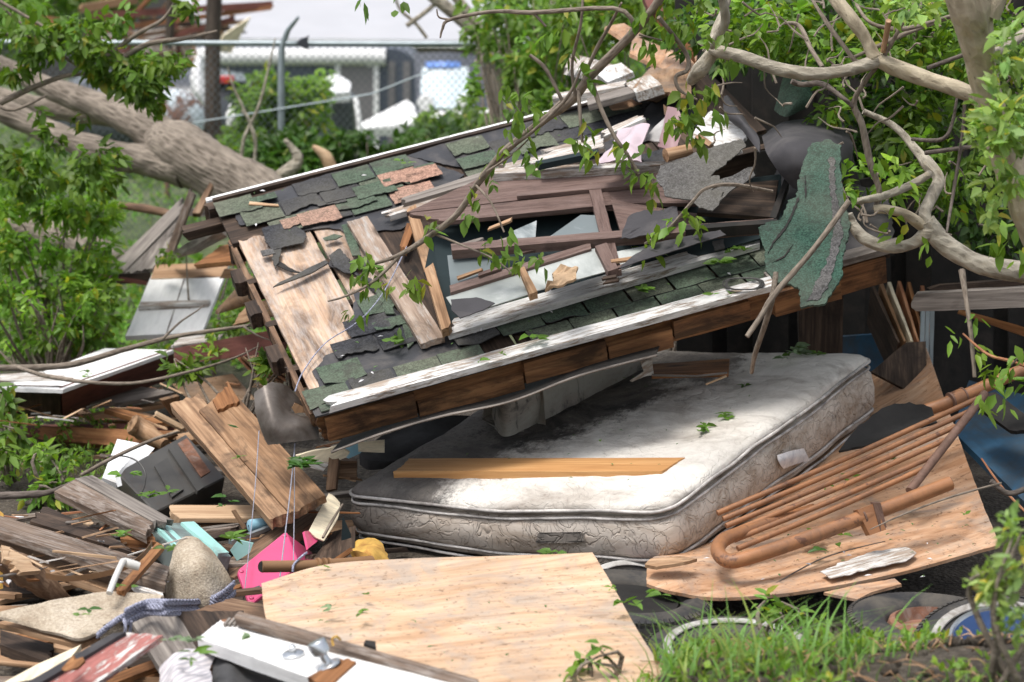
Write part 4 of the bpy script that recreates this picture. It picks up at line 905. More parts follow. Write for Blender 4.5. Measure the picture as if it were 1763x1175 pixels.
gl = lambda pix, m, off, lb=None: tag(poly('pane', [WP(x, y, off) for x, y in pix], .004, M[m], win, n=WP.n), lb)
gl([(768, 512), (896, 472), (914, 506), (790, 545)], 'glass_old', -.004)
gl([(905, 458), (1024, 428), (1042, 468), (920, 502)], 'glass_old', -.002)
gl([(1048, 436), (1130, 420), (1080, 462), (1064, 466)], 'glass_old', -.006)
gl([(878, 400), (924, 380), (922, 408), (880, 414)], 'glass_blue', -.01)
gl([(940, 412), (1000, 370), (1044, 372), (1052, 408)], 'glass_blue', -.012)
gl([(770, 440), (840, 436), (850, 470), (776, 492)], 'glass_blue', -.03)
gl([(930, 440), (1020, 428), (1010, 450), (930, 458)], 'glass_blue', -.035)
rl_ = random.Random(12)
for i in range(14):
    x, y = rl_.uniform(770, 1060), rl_.uniform(395, 500); a = rl_.uniform(-.5, .5); l_ = rl_.uniform(15, 55); o_ = rl_.uniform(-.02, .03)
    wb([(x, y), (x + l_, y - l_ * .25 + a * 12), (x + l_ + 1, y - l_ * .25 + a * 12 - rl_.uniform(3, 6)), (x + 1, y - rl_.uniform(3, 6))], .01, rl_.choice(['plank_tan', 'maroon_wood', 'plank_grey', 'plank_dark']), o_, 'broken_lath', split=(.01, .02))
poly('underlay', [P(x, y, Y) for x, y, Y in [(745, 395, 11.25), (930, 350, 11.45), (1345, 300, 11.4), (1345, 400, 10.95), (1000, 500, 10.85), (765, 560, 10.75), (730, 470, 11.0)]], .01, M['teal'], win)  # near-black sheet stands in for the shade down the roof hole
poly('felt_scrap', [WP(x, y, .03) for x, y in [(776, 516), (820, 512), (852, 522), (832, 534), (792, 548), (778, 535)]], .004, M['felt'], rag=.006, label='dark felt scrap at the lower left corner of the panes', cat='roofing felt', n=WP.n)
poly('felt_scrap', [WP(x, y, .06) for x, y in [(1066, 408), (1082, 372), (1110, 362), (1166, 360), (1170, 376), (1140, 402), (1110, 408)]], .004, M['felt'], rag=.008, label='torn dark felt piece lying over the window rail', cat='roofing felt', n=WP.n, curl=.02)
poly('felt_scrap', [WP(x, y, .06) for x, y in [(1066, 462), (1090, 440), (1130, 418), (1240, 396), (1250, 404), (1100, 450)]], .004, M['felt'], rag=.006, label='long dark felt strip along the long white board', cat='roofing felt', n=WP.n)
GSP = Plane(P(1137, 300, 11.0), P(1277, 240, 11.15), P(1227, 363, 10.78))
poly('granule_sheet', [GSP(x, y) for x, y in [(1137, 285), (1187, 268), (1249, 246), (1277, 240), (1284, 252), (1256, 276), (1216, 307), (1238, 302), (1246, 313), (1224, 327), (1246, 330), (1238, 352), (1227, 363), (1204, 358), (1190, 344), (1162, 341), (1145, 337), (1141, 321), (1129, 313)]], .006, M['sh_grey'], rag=.010, ragf=30, step=.01, label='grey granule roofing sheet draped over the window frame corner', cat='roofing sheet')
poly('granule_sheet', [P(x, y, Y) for x, y, Y in [(1196, 348, 10.85), (1240, 310, 10.95), (1296, 290, 11.0), (1300, 302, 10.95), (1254, 332, 10.85), (1228, 362, 10.8)]], .006, M['sh_grey'], rag=.01, curl=.02, label='small curled grey roofing scrap under the twig', cat='roofing sheet')
poly('paper_wad', [WP(x, y, .07) for x, y in [(938, 498), (956, 486), (950, 466), (966, 460), (990, 455), (996, 465), (986, 482), (960, 490)]], .012, M['brown_paper'], rag=.02, curl=.06, label='crumpled brown paper wad on the window panes', cat='paper')
tube('cable_coil', [RP(1280 + 32 * math.cos(a) * (1 + .12 * math.sin(a * 1.3)), 489 + 11 * math.sin(a) + 1.2 * math.sin(3 * a), .06 + .006 * math.sin(a * .7)) for a in [i * .42 for i in range(76)]], .0035, M['wire'], seg=6, label='tangled coil of dark cable on the right end of the white trim', cat='cable')
# upper end of the roof: broken boards, lilac vinyl
def zb(pix, Y, th, mat, lb, cat='board', **k):
    Ys = Y if hasattr(Y, '__len__') else [Y] * 4
    return plank('board', [P(x, y, yy) for (x, y), yy in zip(pix, Ys)], th, M[mat], label=lb, cat=cat, **k)
zb([(955, 170), (1077, 148), (1073, 140), (952, 162)], [12.5, 12.5, 12.6, 12.6], .04, 'white_worn', 'narrow white strip along the top edge of the roof', split=(.02, .02))
zb([(1012, 182), (1096, 158), (1086, 148), (1010, 170)], [12.3, 12.3, 12.5, 12.5], .03, 'plank_grey', 'pale green grey board end near the roof top')
zb([(1095, 160), (1140, 146), (1118, 128), (1076, 144)], [12.25, 12.25, 12.6, 12.6], .05, 'white_worn', 'thick white block of wood at the roof top', 'block')
zb([(1046, 142), (1090, 124), (1070, 108), (1020, 122)], [12.7, 12.7, 13, 13], .03, 'white_wood', 'clean white board behind the thick white block')
zb([(972, 116), (1040, 132), (1058, 112), (985, 92)], [13.0, 12.9, 13.4, 13.4], .04, 'white_worn', 'dirty white panel under the bent branch', 'panel', split=(.03, .03))
zb([(1042, 46), (1078, 70), (1110, 62), (1074, 40)], [13.4, 13.3, 13.6, 13.6], .02, 'ply_orange', 'orange plywood piece highest on the heap', 'plywood')
zb([(1084, 92), (1140, 118), (1160, 88), (1090, 62)], [13.1, 12.9, 13.3, 13.5], .02, 'ply_orange', 'larger orange plywood piece below the highest one', 'plywood')
zb([(1134, 118), (1196, 122), (1200, 96), (1150, 90)], [12.8, 12.7, 13, 13.1], .02, 'ply_orange', 'orange plywood piece beside the grey limb', 'plywood', split=(.03, .02))
zb([(1090, 150), (1190, 165), (1190, 120), (1120, 116)], [12.4, 12.2, 12.7, 12.8], .02, 'ply_brown', 'brown rough board leading up to the orange plywood', split=(.03, .03))
zb([(1128, 24), (1146, 50), (1196, 100), (1190, 78)], [12.9, 12.8, 12.6, 12.8], .05, 'plank_orange', 'dark orange plank leaning at the top of the heap', split=(.04, .03))
zb([(1106, -8), (1118, 20), (1142, 24), (1136, -10)], [12.9, 12.8, 12.8, 12.9], .05, 'redbrown', 'dark red plank end cut by the top of the picture')
zb([(950, 270), (1038, 245), (1034, 232), (935, 258)], [11.6, 11.6, 11.75, 11.75], .03, 'white_worn', 'long whitish board above the teal edge', split=(.05, .01))
zb([(880, 290), (1040, 252), (1038, 243), (870, 282)], [11.45, 11.45, 11.55, 11.55], .03, 'white_worn', 'second whitish board just above the teal edge', split=(.05, .01))
zb([(925, 284), (1030, 262), (1030, 256), (922, 278)], [11.35, 11.35, 11.4, 11.4], .03, 'teal', 'teal painted strip under the two whitish boards')
zb([(1040, 235), (1108, 205), (1100, 198), (1036, 226)], [11.8, 11.8, 11.9, 11.9], .03, 'white_worn', 'short whitish board above the lilac vinyl', split=(.02, .02))
sheet('vinyl_sheet', [[P(1064, 225, 11.5), P(1092, 214, 11.45), P(1120, 216, 11.4)], [P(1045, 258, 11.3), P(1076, 240, 11.2), P(1108, 240, 11.2)], [P(1034, 282, 11.2), P(1068, 262, 11.1), P(1104, 268, 11.1)], [P(1040, 284, 11.15), P(1072, 278, 11.05), P(1106, 280, 11.05)]], .006, M['lilac'], rag=.004, bump=.03, bumpf=6, label='lilac curled vinyl sheet on top of the roof', cat='vinyl')
sheet('vinyl_sheet', [[P(1150, 184, 11.5), P(1166, 188, 11.4), P(1174, 202, 11.35)], [P(1142, 220, 11.4), P(1158, 222, 11.3), P(1174, 226, 11.3)], [P(1132, 252, 11.3), P(1150, 256, 11.2), P(1166, 250, 11.2)]], .006, M['mauve'], bump=.01, label='mauve curled vinyl strip right of the lilac sheet', cat='vinyl')
poly('wood_shard', [P(x, y, 11.5) for x, y in [(1142, 180), (1164, 196), (1150, 200), (1144, 198)]], .012, M['ply_brown'], label='brown triangular shard standing above the mauve vinyl', cat='shard')
sheet('metal_scrap', [[P(1146, 202, 11.5), P(1162, 196, 11.45)], [P(1112, 236, 11.4), P(1138, 236, 11.35)], [P(1124, 244, 11.35), P(1136, 246, 11.3)]], .006, M['concrete'], bump=.02, label='bent grey scrap between the lilac and mauve vinyl', cat='scrap')
tube('log_stub', [P(1146, 268, 11.1), P(1188, 258, 11.15)], [.032, .028], M['plank_tan'], seg=14, rough=.06, label='short round orange log stub on the roof', cat='log')
zb([(1186, 240), (1272, 262), (1290, 214), (1220, 190)], [11.45, 11.2, 11.3, 11.6], .02, 'white_wood', 'white board half hidden by leaves near the black tarp', split=(.02, .02))
zb([(1196, 236), (1220, 252), (1226, 246), (1204, 230)], [11.3, 11.2, 11.2, 11.3], .02, 'plank_tan', 'tan stick under the half hidden white board')
# dark sheets and green flaps at the right end
sheet('felt_sheet', [[P(1246, 166, 11.5), P(1254, 164, 11.5), P(1262, 180, 11.45)], [P(1246, 196, 11.35), P(1275, 205, 11.2), P(1304, 232, 11.1)], [P(1262, 214, 11.3), P(1290, 240, 11.1), P(1308, 264, 11.0)]], .008, M['felt'], rag=.004, bump=.01, label='stiff black felt strip sticking up beside the tarp', cat='roofing felt')
sheet('tarp', [[P(1312, 236, 11.3), P(1350, 214, 11.5), P(1400, 206, 11.6), P(1445, 204, 11.6)], [P(1320, 262, 11.0), P(1360, 238, 10.95), P(1420, 240, 11.0), P(1470, 250, 11.2)], [P(1340, 290, 10.9), P(1370, 280, 10.8), P(1420, 290, 10.85), P(1466, 300, 11.1)], [P(1366, 322, 10.9), P(1380, 326, 10.85), P(1420, 330, 10.9), P(1450, 340, 11.1)]], .008, M['felt'], bump=.015, label='large black bent felt sheet under the pale limbs', cat='roofing felt')
sheet('roofing_flap', [[P(1348, 132, 11.6), P(1372, 132, 11.6), P(1398, 142, 11.6)], [P(1338, 172, 11.5), P(1372, 168, 11.4), P(1398, 172, 11.45)], [P(1332, 190, 11.5), P(1352, 202, 11.4), P(1392, 186, 11.45)]], .008, M['sh_flap'], rag=.005, bump=.01, label='small green roofing flap behind the curved limb', cat='roofing')
fl = [(1398, 246, 10.75), (1425, 240, 10.75), (1448, 250, 10.78), (1446, 290, 10.6), (1452, 330, 10.45), (1464, 390, 10.3), (1456, 430, 10.25), (1450, 440, 10.22), (1450, 475, 10.2), (1438, 495, 10.2), (1420, 523, 10.18), (1378, 529, 10.18), (1375, 497, 10.18), (1362, 489, 10.18), (1335, 486, 10.2), (1318, 465, 10.22), (1317, 430, 10.26), (1305, 392, 10.32), (1318, 384, 10.33), (1345, 378, 10.3), (1356, 345, 10.4), (1372, 338, 10.42), (1373, 310, 10.5), (1387, 270, 10.62)]
FLP = Plane(P(1420, 250, 10.72), P(1464, 390, 10.22), P(1310, 395, 10.30))
fo = poly('roofing_flap', [FLP(x, y) for x, y, Y in fl], .010, M['sh_flap'], rag=.010, ragf=30, step=.008, label='large torn green roofing flap hanging over the white trim', cat='roofing')
poly('worn_edge', [FLP(x, y, .004) for x, y in [(1428, 270), (1437, 272), (1438, 330), (1452, 400), (1440, 440), (1432, 480), (1412, 514), (1388, 520), (1404, 490), (1424, 450), (1436, 390), (1428, 320)]], .003, M['sh_grey'], fo, rag=.010, ragf=30, step=.008, n=FLP.n)
for cr_ in ([(1322, 436), (1334, 417), (1352, 396), (1366, 370), (1376, 342), (1374, 338), (1362, 368), (1349, 393), (1331, 415)], [(1386, 300), (1389, 330), (1386, 348), (1385, 330)], [(1330, 452), (1350, 440), (1366, 420), (1351, 443)]):
    poly('crack', [FLP(x, y, .005) for x, y in [(q[0] * .5 + sum(w[0] for w in cr_) / len(cr_) * .5 if False else q[0], q[1]) for q in cr_]], .003, M['black'], fo, rag=.004, ragf=40, step=.008, n=FLP.n)
tube('dark_pole', [P(1500, 410, 11.6), P(1440, 190, 11.9)], .02, M['black'], label='charred thin pole behind the green flaps', cat='pole')
# ================================================================ mattress
mFL, mFR, mBR = P(592, 866, 10.4), P(1150, 894, 9.72), P(1508, 634, 11.35)
mu = (mFR - mFL); mv = (mBR - mFR); mw = mu.cross(mv).normalized()
if mw.z < 0: mw = -mw
LU, LV = mu.length, mv.length; ux, vx = mu.normalized(), mv.normalized()
def mat_loop(inset, rc, N=220):
    """rounded outline in (u, v) metres, counter-clockwise from near left"""
    a0, a1, b0, b1 = inset, LU - inset, inset, LV - inset; pts = []
    seg = [((a0 + rc, b0), (a1 - rc, b0)), ((a1, b0 + rc), (a1, b1 - rc)), ((a1 - rc, b1), (a0 + rc, b1)), ((a0, b1 - rc), (a0, b0 + rc))]
    cen = [(a1 - rc, b0 + rc, -90), (a1 - rc, b1 - rc, 0), (a0 + rc, b1 - rc, 90), (a0 + rc, b0 + rc, 180)]
    for k in range(4):
        (x0, y0), (x1, y1) = seg[k]
        n1 = int(N / 4 * .8)
        for i in range(n1): t = i / n1; pts.append((x0 + (x1 - x0) * t, y0 + (y1 - y0) * t))
        cx, cy, a = cen[k]; n2 = N // 4 - n1
        for i in range(n2): q = rad(a + 90 * i / n2); pts.append((cx + rc * math.cos(q), cy + rc * math.sin(q)))
    return pts
def sag(u, v):
    fu, fv = u / LU, v / LV
    return -.03 * math.sin(fu * math.pi) * (1 - .5 * fv) + .014 * nz((u, v, 0), 2.2, 3) + .02 * (fv ** 2)
def M3(u, v, h):
    if h < 0: h *= .70 + .26 * u / LU + .12 * v / LV
    p = mFL + ux * u + vx * v + mw * (h + sag(u, v)); return p
mat_ = thing('mattress', 'dirty white double mattress with pillow top and black mildew, biggest thing in front', 'mattress', M3(LU / 2, LV / 2, -.13))
def ring_mesh(name, rings, mat, cap_top=None, disp=0, df=10, seed=1):
    V = []; F = []; K = None
    for (ins, rc, h) in rings:
        lp = mat_loop(ins, rc); K = len(lp)
        for i, (u, v) in enumerate(lp):
            p = M3(u, v, h)
            if disp: d = Vector(((u - LU / 2) / LU, (v - LV / 2) / LV, 0)); q = nz((u * 1.0, v * 1.0, h * 2), df, seed); p = p + (ux * d.x + vx * d.y).normalized() * disp * q + mw * disp * .5 * nz((u, v, h), df * 1.7, seed + 4)
            V.append(p)
    for j in range(len(rings) - 1):
        for i in range(K): i2 = (i + 1) % K; F.append((j * K + i, j * K + i2, (j + 1) * K + i2, (j + 1) * K + i))
    if cap_top: F.append(tuple((len(rings) - 1) * K + i for i in range(K)))
    return obj(name, V, F, mat, mat_, frame_of(mFL, ux, mw), smooth=True)
HB = -.195   # bottom piping below the upper piping (h = 0)
ring_mesh('border', [(.10, .06, HB - .055), (.03, .07, HB - .045), (.012, .08, HB - .02), (.03, .07, HB - .004), (.008, .085, HB + .004), (-.006, .09, HB + .03), (-.012, .09, HB * .5), (-.006, .09, -.03), (.008, .085, -.006), (.02, .08, 0), (.055, .07, .006)], M['tick_side'], disp=.008, df=9)
tr_ = [(.05, .07, -.004), (.026, .085, .012), (.012, .09, .026), (.006, .09, .034), (.004, .09, .045), (.02, .09, .062), (.05, .10, .078), (.10, .12, .09), (.16, .12, .096)]
ins = .2
while ins < LU / 2 - .05: tr_.append((ins, max(.02, .12 - ins * .12), .099 + .004 * math.sin(ins * 14))); ins += .035
tr_.append((LU / 2 - .04, .005, .1))
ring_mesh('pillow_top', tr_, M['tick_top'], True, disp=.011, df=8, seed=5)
def piping(ins, rc, h, r=.0065):
    lp = mat_loop(ins, rc); pts = [M3(u, v, h + .007 * nz((u, v, h * 9), 5, 2)) for u, v in lp]; pts.append(pts[0])
    return tube('piping', pts, r, M['piping'], mat_, 8, rough=.15, rf=20, cap=False)
piping(-.002, .09, .034, .0075); piping(.0, .09, .0, .0065); piping(.002, .085, HB, .0065); piping(.01, .08, HB - .048, .006)
def onside(px, py, k=0.0):
    """point on the right-hand side of the mattress"""
    d = Plane(mFR + ux * (.012 + k), mBR + ux * (.012 + k), mFR + ux * (.012 + k) + mw); return d(px, py)
# sewn handle on the near end
d0 = Plane(mFL - vx * .022, mFR - vx * .022, mFL - vx * .022 + mw)
plank('handle', [d0(922, 936), d0(1006, 934), d0(1002, 917), d0(926, 918)], .006, M['tick_side'], mat_, n=-vx, warp=.006)
mb = MB()
for a in (918, 933): mb.tube([d0(922 if a > 920 else 928, a, .004), d0(1006 if a > 920 else 1000, a - 1, .004)], .0018, 5)
mb.build('handle_seam', M['black'], mat_)
tag_ = sheet('care_tag', [[onside(1338, 784, .012), onside(1362, 776, .02), onside(1384, 772, .012)], [onside(1341, 796, .022), onside(1366, 788, .028), onside(1390, 784, .014)], [onside(1349, 808, .012), onside(1370, 800, .02), onside(1394, 793, .01)]], .001, M['paper'], mat_, nu=12, nv=8, rag=.002)
TP = Plane(M3(.3, .3, .118), M3(1.2, .2, .118), M3(.5, .8, .113))
# second mattress shoved under the roof, its side shows above the first
m2 = thing('mattress', 'grey stained second mattress shoved under the roof on top of the first', 'mattress', P(980, 700, 11.2))
A0, B0 = TP(872, 748), TP(1112, 642)
up2 = Vector((-.05, -.10, 1)).normalized()
def m2row(h, bulge):
    o_ = up2 * h; out = (B0 - A0).cross(up2).normalized() * bulge
    if out.y > 0: out = -out
    return [A0 + o_ + Vector((-.10, .40, .02)), A0 + o_ + Vector((-.05, .12, .01)), A0 + o_ + out * .3] + [lerp(A0, B0, k / 5) + o_ + out for k in range(1, 6)]
sheet('body', [m2row(-.01, -.01), m2row(.03, .02), m2row(.13, .035), m2row(.25, .02)], .22, M['tick_old'], m2, 60, 20, bump=.012, bumpf=7)
for x, y in ((1000, 668), (1030, 655)):
    poly('stain_patch', [P(x, y, 11.0) + Vector((i * .012, 0, j)) for i, j in ((0, 0), (2, .02), (2.4, -.06), (1.6, -.14), (1, -.16), (.4, -.08))], .002, M['blackrub'], m2, rag=.006) if False else None
# pad folded at the near left under the roof, deep shade in its colour
sheet('cushion', [[P(618, 782, 10.75), P(660, 748, 10.95), P(720, 725, 11.1), P(820, 715, 11.2)], [P(640, 790, 10.7), P(700, 770, 10.85), P(780, 750, 11.0), P(868, 742, 11.15)], [P(690, 792, 10.75), P(760, 782, 10.85), P(840, 770, 10.95), P(890, 752, 11.1)]], .05, M['cloth_dark'], nu=30, nv=18, bump=.02, bumpf=6, label='quilted pad coloured dark for deep shade, squeezed under the near corner of the roof', cat='cushion')
# fresh lumber on the mattress
bp0 = [(677, 818), (1150, 820), (1178, 790), (706, 792)]
def on_top(px, py, o=0): return TP(px, py, o)
plank('board', [on_top(678, 812), on_top(1138, 812), on_top(1178, 788), on_top(706, 790)], .036, M['lumber'], label='clean orange lumber board lying on the mattress', cat='board', split=(.01, .004))
# ================================================================ plywood sheets
def fpt(x, y, z): return g(x, y, z)
sheet('plywood_sheet', [[fpt(450, 1004, .36), fpt(560, 972, .39), fpt(700, 962, .40), fpt(850, 958, .41), fpt(1020, 952, .42)], [fpt(460, 1070, .34), fpt(560, 1030, .36), fpt(700, 1010, .37), fpt(850, 1005, .38), fpt(1050, 1000, .38)], [fpt(500, 1130, .33), fpt(620, 1120, .34), fpt(740, 1110, .34), fpt(880, 1100, .35), fpt(1100, 1088, .34)], [fpt(560, 1240, .31), fpt(660, 1240, .31), fpt(780, 1240, .32), fpt(950, 1240, .32), fpt(1180, 1220, .31)]], .012, M['ply'], nu=50, nv=30, bump=.004, bumpf=2, label='large pale plywood sheet lying in front of the mattress', cat='plywood')
sheet('plywood_sheet', [[P(1112, 1006, 9.42), P(1160, 1020, 9.33), P(1250, 1029, 9.28), P(1420, 1012, 9.35), P(1580, 978, 9.5), P(1722, 938, 9.7)], [P(1124, 960, 9.7), P(1200, 962, 9.68), P(1300, 940, 9.9), P(1440, 890, 10.15), P(1560, 860, 10.25), P(1690, 860, 10.15)], [P(1200, 940, 10.1), P(1280, 880, 10.55), P(1370, 820, 10.8), P(1460, 770, 11.0), P(1560, 745, 11.0), P(1648, 745, 10.85)], [P(1360, 760, 11.5), P(1420, 700, 11.8), P(1480, 650, 12.0), P(1530, 630, 12.0), P(1560, 600, 12.0), P(1590, 588, 11.9)]], .014, M['ply_orange'], nu=60, nv=40, bump=.004, bumpf=2, rag=.004, label='orange plywood sheet curving under the metal bed frame', cat='plywood')
poly('board_scrap', [P(x, y, Y) for x, y, Y in [(1110, 972, 9.45), (1120, 962, 9.5), (1170, 958, 9.5), (1200, 962, 9.5), (1178, 968, 9.42), (1130, 976, 9.42)]], .014, M['plank_tan'], rag=.006, label='thin wood scrap where the mattress meets the orange plywood', cat='wood scrap')
OPP = Plane(P(1250, 1005, 9.38), P(1690, 925, 9.72), P(1560, 840, 10.26))
poly('paint_flake', [OPP(x, y, .004) for x, y in [(1412, 984), (1450, 968), (1500, 950), (1560, 942), (1578, 952), (1560, 966), (1500, 978), (1430, 996)]], .004, M['white_worn'], rag=.012, label='peeling white board scrap on the orange plywood', cat='board', n=OPP.n)
poly('plywood_scrap', [P(x, y, Y) for x, y, Y in [(1418, 1020, 9.3), (1480, 1006, 9.35), (1540, 996, 9.38), (1552, 1006, 9.32), (1500, 1020, 9.25), (1476, 1032, 9.2)]], .012, M['ply_orange'], rag=.004, label='brown plywood offcut resting on the tyre', cat='plywood')
# ================================================================ metal bed frame
bed = thing('bed_frame', 'copper brown tubular metal bed frame lying on the orange plywood', 'bed frame', P(1440, 870, 10.0))
UB = [P(1636, 832, 9.75), P(1560, 862, 9.68), P(1480, 893, 9.60), P(1380, 930, 9.5), P(1290, 960, 9.42), P(1254, 966, 9.42), P(1236, 950, 9.5), P(1246, 930, 9.62), P(1290, 912, 9.75), P(1340, 894, 9.86), P(1400, 872, 9.98)]
tube('outer_tube', UB, [.030] * 8 + [.025, .02, .012], M['frame_paint'], bed, 16, 90)
tube('outer_tube', [P(1585, 711, 10.6), P(1600, 705, 10.58), P(1640, 690, 10.6), P(1700, 664, 10.65), P(1800, 620, 10.75)], .029, M['frame_paint'], bed, 16, 50)
tube('tube_mouth', [P(1630, 834, 9.744), P(1638.5, 831, 9.748)], [.027, .024], M['black'], bed, 16)
cA, cB = P(1696, 678, 10.37), P(1566, 846, 9.90)
tube('cross_bar', [cA, lerp(cA, cB, .5), cB], .019, M['frame_rust'], bed, 14)
for k, (x0, y0, x1, y1) in enumerate([(1682, 687, 1235, 884), (1666, 710, 1245, 894), (1645, 735, 1250, 906), (1627, 758, 1256, 918), (1606, 786, 1264, 930), (1588, 808, 1270, 945)]):
    f0 = (y0 - 678) / 168; Ya = 10.38 - .46 * f0; Yb = Ya - .40
    tube('rod', [P(x0, y0, Ya), P(x0 * .5 + x1 * .5, (y0 + y1) / 2 + 3, (Ya + Yb) / 2), P(x1, y1, Yb)], .0122, M['frame_paint'], bed, 10, 14)
for (x, y, Y, dx, dy) in ((1497, 886, 9.62, 80, -31), (1648, 686, 10.60, 62, -26)):
    c = P(x, y, Y); ax = (P(x + dx, y + dy, Y + .08) - c).normalized()
    tube('bracket_collar', [c - ax * .032, c + ax * .032], .036, M['frame_paint'], bed, 16)
    for s in (-1, 1): tube('bracket_rib', [c + ax * (s * .034 - .004), c + ax * (s * .034 + .004)], .039, M['frame_rust'], bed, 16)
c = P(1497, 886, 9.60)
b_ = [P(1476, 878, 9.58), P(1504, 868, 9.60), P(1526, 912, 9.58), P(1498, 922, 9.56)]
plank('bracket', b_, .05, M['frame_paint'], bed)
plank('bracket', [P(1504, 866, 9.59), P(1516, 866, 9.60), P(1527, 908, 9.6), P(1516, 916, 9.57)], .03, M['frame_rust'], bed)
sheet('rubber_flap', [[P(1440, 780, 10.32), P(1480, 730, 10.44), P(1536, 694, 10.5), P(1580, 694, 10.52), P(1606, 700, 10.52)], [P(1458, 774, 10.3), P(1500, 754, 10.4), P(1550, 736, 10.45), P(1590, 724, 10.5), P(1612, 722, 10.5)], [P(1462, 772, 10.3), P(1510, 764, 10.34), P(1556, 744, 10.4), P(1594, 732, 10.46), P(1614, 726, 10.48)]], .01, M['blackrub'], nu=30, nv=14, rag=.012, bump=.006, label='black rubber flap behind the bed frame rods', cat='rubber flap')
# ================================================================ tyres
def tyre(name, label, c, ax, Ro, Ri, wd, wall='rubber', hub=None, hubmat='rust', group=None):
    t = thing(name, label, 'tyre', c, group); ax = ax.normalized(); h = wd / 2
    pr = [(Ri, -h * .62), (Ri + .02, -h * .86), (Ri * .5 + Ro * .5, -h * 1.05), (Ro - .035, -h * .95), (Ro - .012, -h * .8), (Ro, -h * .5), (Ro + .003, 0), (Ro, h * .5), (Ro - .012, h * .8), (Ro - .022, h * .87), (Ro - .035, h * .95), (Ri * .5 + Ro * .5, h * 1.05), (Ri + .02, h * .86), (Ri, h * .62), (Ri - .004, h * .3), (Ri - .004, -h * .3), (Ri, -h * .62)]
    lathe('casing', c, ax, pr, M['rubber'], t, 72)
    # tread lugs round the shoulder
    x = ax.orthogonal().normalized(); y = ax.cross(x); mb = MB(); n = 84
    for k in range(n):
        a = 2 * math.pi * k / n; d = x * math.cos(a) + y * math.sin(a); q = x * -math.sin(a) + y * math.cos(a)
        o = c + d * (Ro - .020) + ax * h * .80
        v = [o + q * s * .0075 + d * r_ + ax * z_ for s in (-1, 1) for (r_, z_) in ((0, .012), (.018, .002), (.016, -.035), (-.004, -.03))]
        mb.add(v, [(0, 1, 2, 3), (7, 6, 5, 4), (0, 4, 5, 1), (1, 5, 6, 2), (2, 6, 7, 3), (3, 7, 4, 0)])
    mb.build('tread', M['rubber'], t, smooth=False)
    if wall != 'rubber':
        rm = Ri * .62 + Ro * .38; lathe('white_wall', c, ax, [(rm - .018, h * 1.02), (rm - .016, h * 1.07), (rm + .016, h * 1.08), (rm + .018, h * 1.02)], M[wall], t, 64)
    if hub:
        lathe('rim', c, ax, hub, M[hubmat], t, 48)
    return t
upax = lambda px, py, Y, tilt: Vector(tilt)
tyre('tyre', 'worn black tyre lying flat around a rusty wheel rim at the right', P(1622, 1108, 8.98), Vector((.08, -.04, 1)), .375, .22, .20, 'rubber', [(.22, .04), (.21, .075), (.19, .085), (.17, .04), (.12, .06), (.07, .07), (.04, .02), (.005, .01)])
bt_ = tyre('tyre', 'white walled tyre with blue hub leaning in front of the rusty wheel', P(1722, 1144, 8.70), Vector((-.10, -.40, 1)), .33, .19, .19, 'whitewall', [(.195, .09), (.19, .115), (.17, .12), (.12, .105), (.08, .10), (.06, .12), (.005, .125)], 'hubblue')
lathe('trim_ring', P(1722, 1144, 8.70), Vector((-.10, -.40, 1)), [(.172, .118), (.178, .128), (.19, .126), (.195, .11)], M['chrome'], bt_, 48)
tyre('tyre', 'white walled tyre half hidden in grass at the bottom middle', P(1270, 1160, 8.85), Vector((.02, -.12, 1)), .37, .21, .2, 'whitewall', [(.21, .03), (.2, .06), (.18, .065), (.15, .03), (.05, .05), (.005, .05)])
tyre('tyre', 'dark tyre under the edge of the pale plywood', P(1080, 1058, 9.35), Vector((.05, -.05, 1)), .34, .21, .19, 'rubber', [(.21, .03), (.2, .06), (.16, .05), (.05, .05), (.005, .05)], 'black')
tyre('tyre', 'white walled tyre showing between the plywood and the mattress', P(1088, 1030, 9.68), Vector((.05, -.3, 1)), .22, .14, .13, 'whitewall', [(.14, .03), (.13, .05), (.10, .06), (.05, .05), (.005, .05)], 'mauve')
# ================================================================ debris on the left
def db(label, pix, z, th, mat, cat='board', name=None, **k):
    """a board lying in the heap: four corners, each at its height above the ground"""
    zs = z if hasattr(z, '__len__') else [z] * 4
    return plank(name or cat.split()[-1], [g(x, y, h) for (x, y), h in zip(pix, zs)], th, M[mat], label=label, cat=cat, **k)
def dY(label, pix, Y, th, mat, cat='board', name=None, **k):
    Ys = Y if hasattr(Y, '__len__') else [Y] * 4
    return plank(name or cat.split()[-1], [P(x, y, h) for (x, y), h in zip(pix, Ys)], th, M[mat], label=label, cat=cat, **k)
# white door panel standing tilted in the weeds
pn = thing('door_panel', 'white painted door panel with raw brown top leaning in the weeds', 'panel', P(300, 575, 14.2))
PP = Plane(P(268, 457, 14.9), P(395, 453, 14.9), P(216, 578, 14.1))
def pb(nm, pix, th, mat, off=0): return plank(nm, [PP(x, y, off) for x, y in pix], th, M[mat], pn, n=PP.n)
pb('panel', [(216, 579), (348, 572), (395, 453), (268, 457)], .03, 'white_clean')
pb('bare_strip', [(259, 480), (385, 476), (395, 452), (268, 456)], .006, 'plank_tan', .006)
pb('ledge', [(238, 528), (358, 522), (362, 516), (242, 520)], .035, 'white_worn', .03)
pb('seam', [(285, 576), (287, 576), (318, 481), (316, 481)], .004, 'plank_grey', .003)
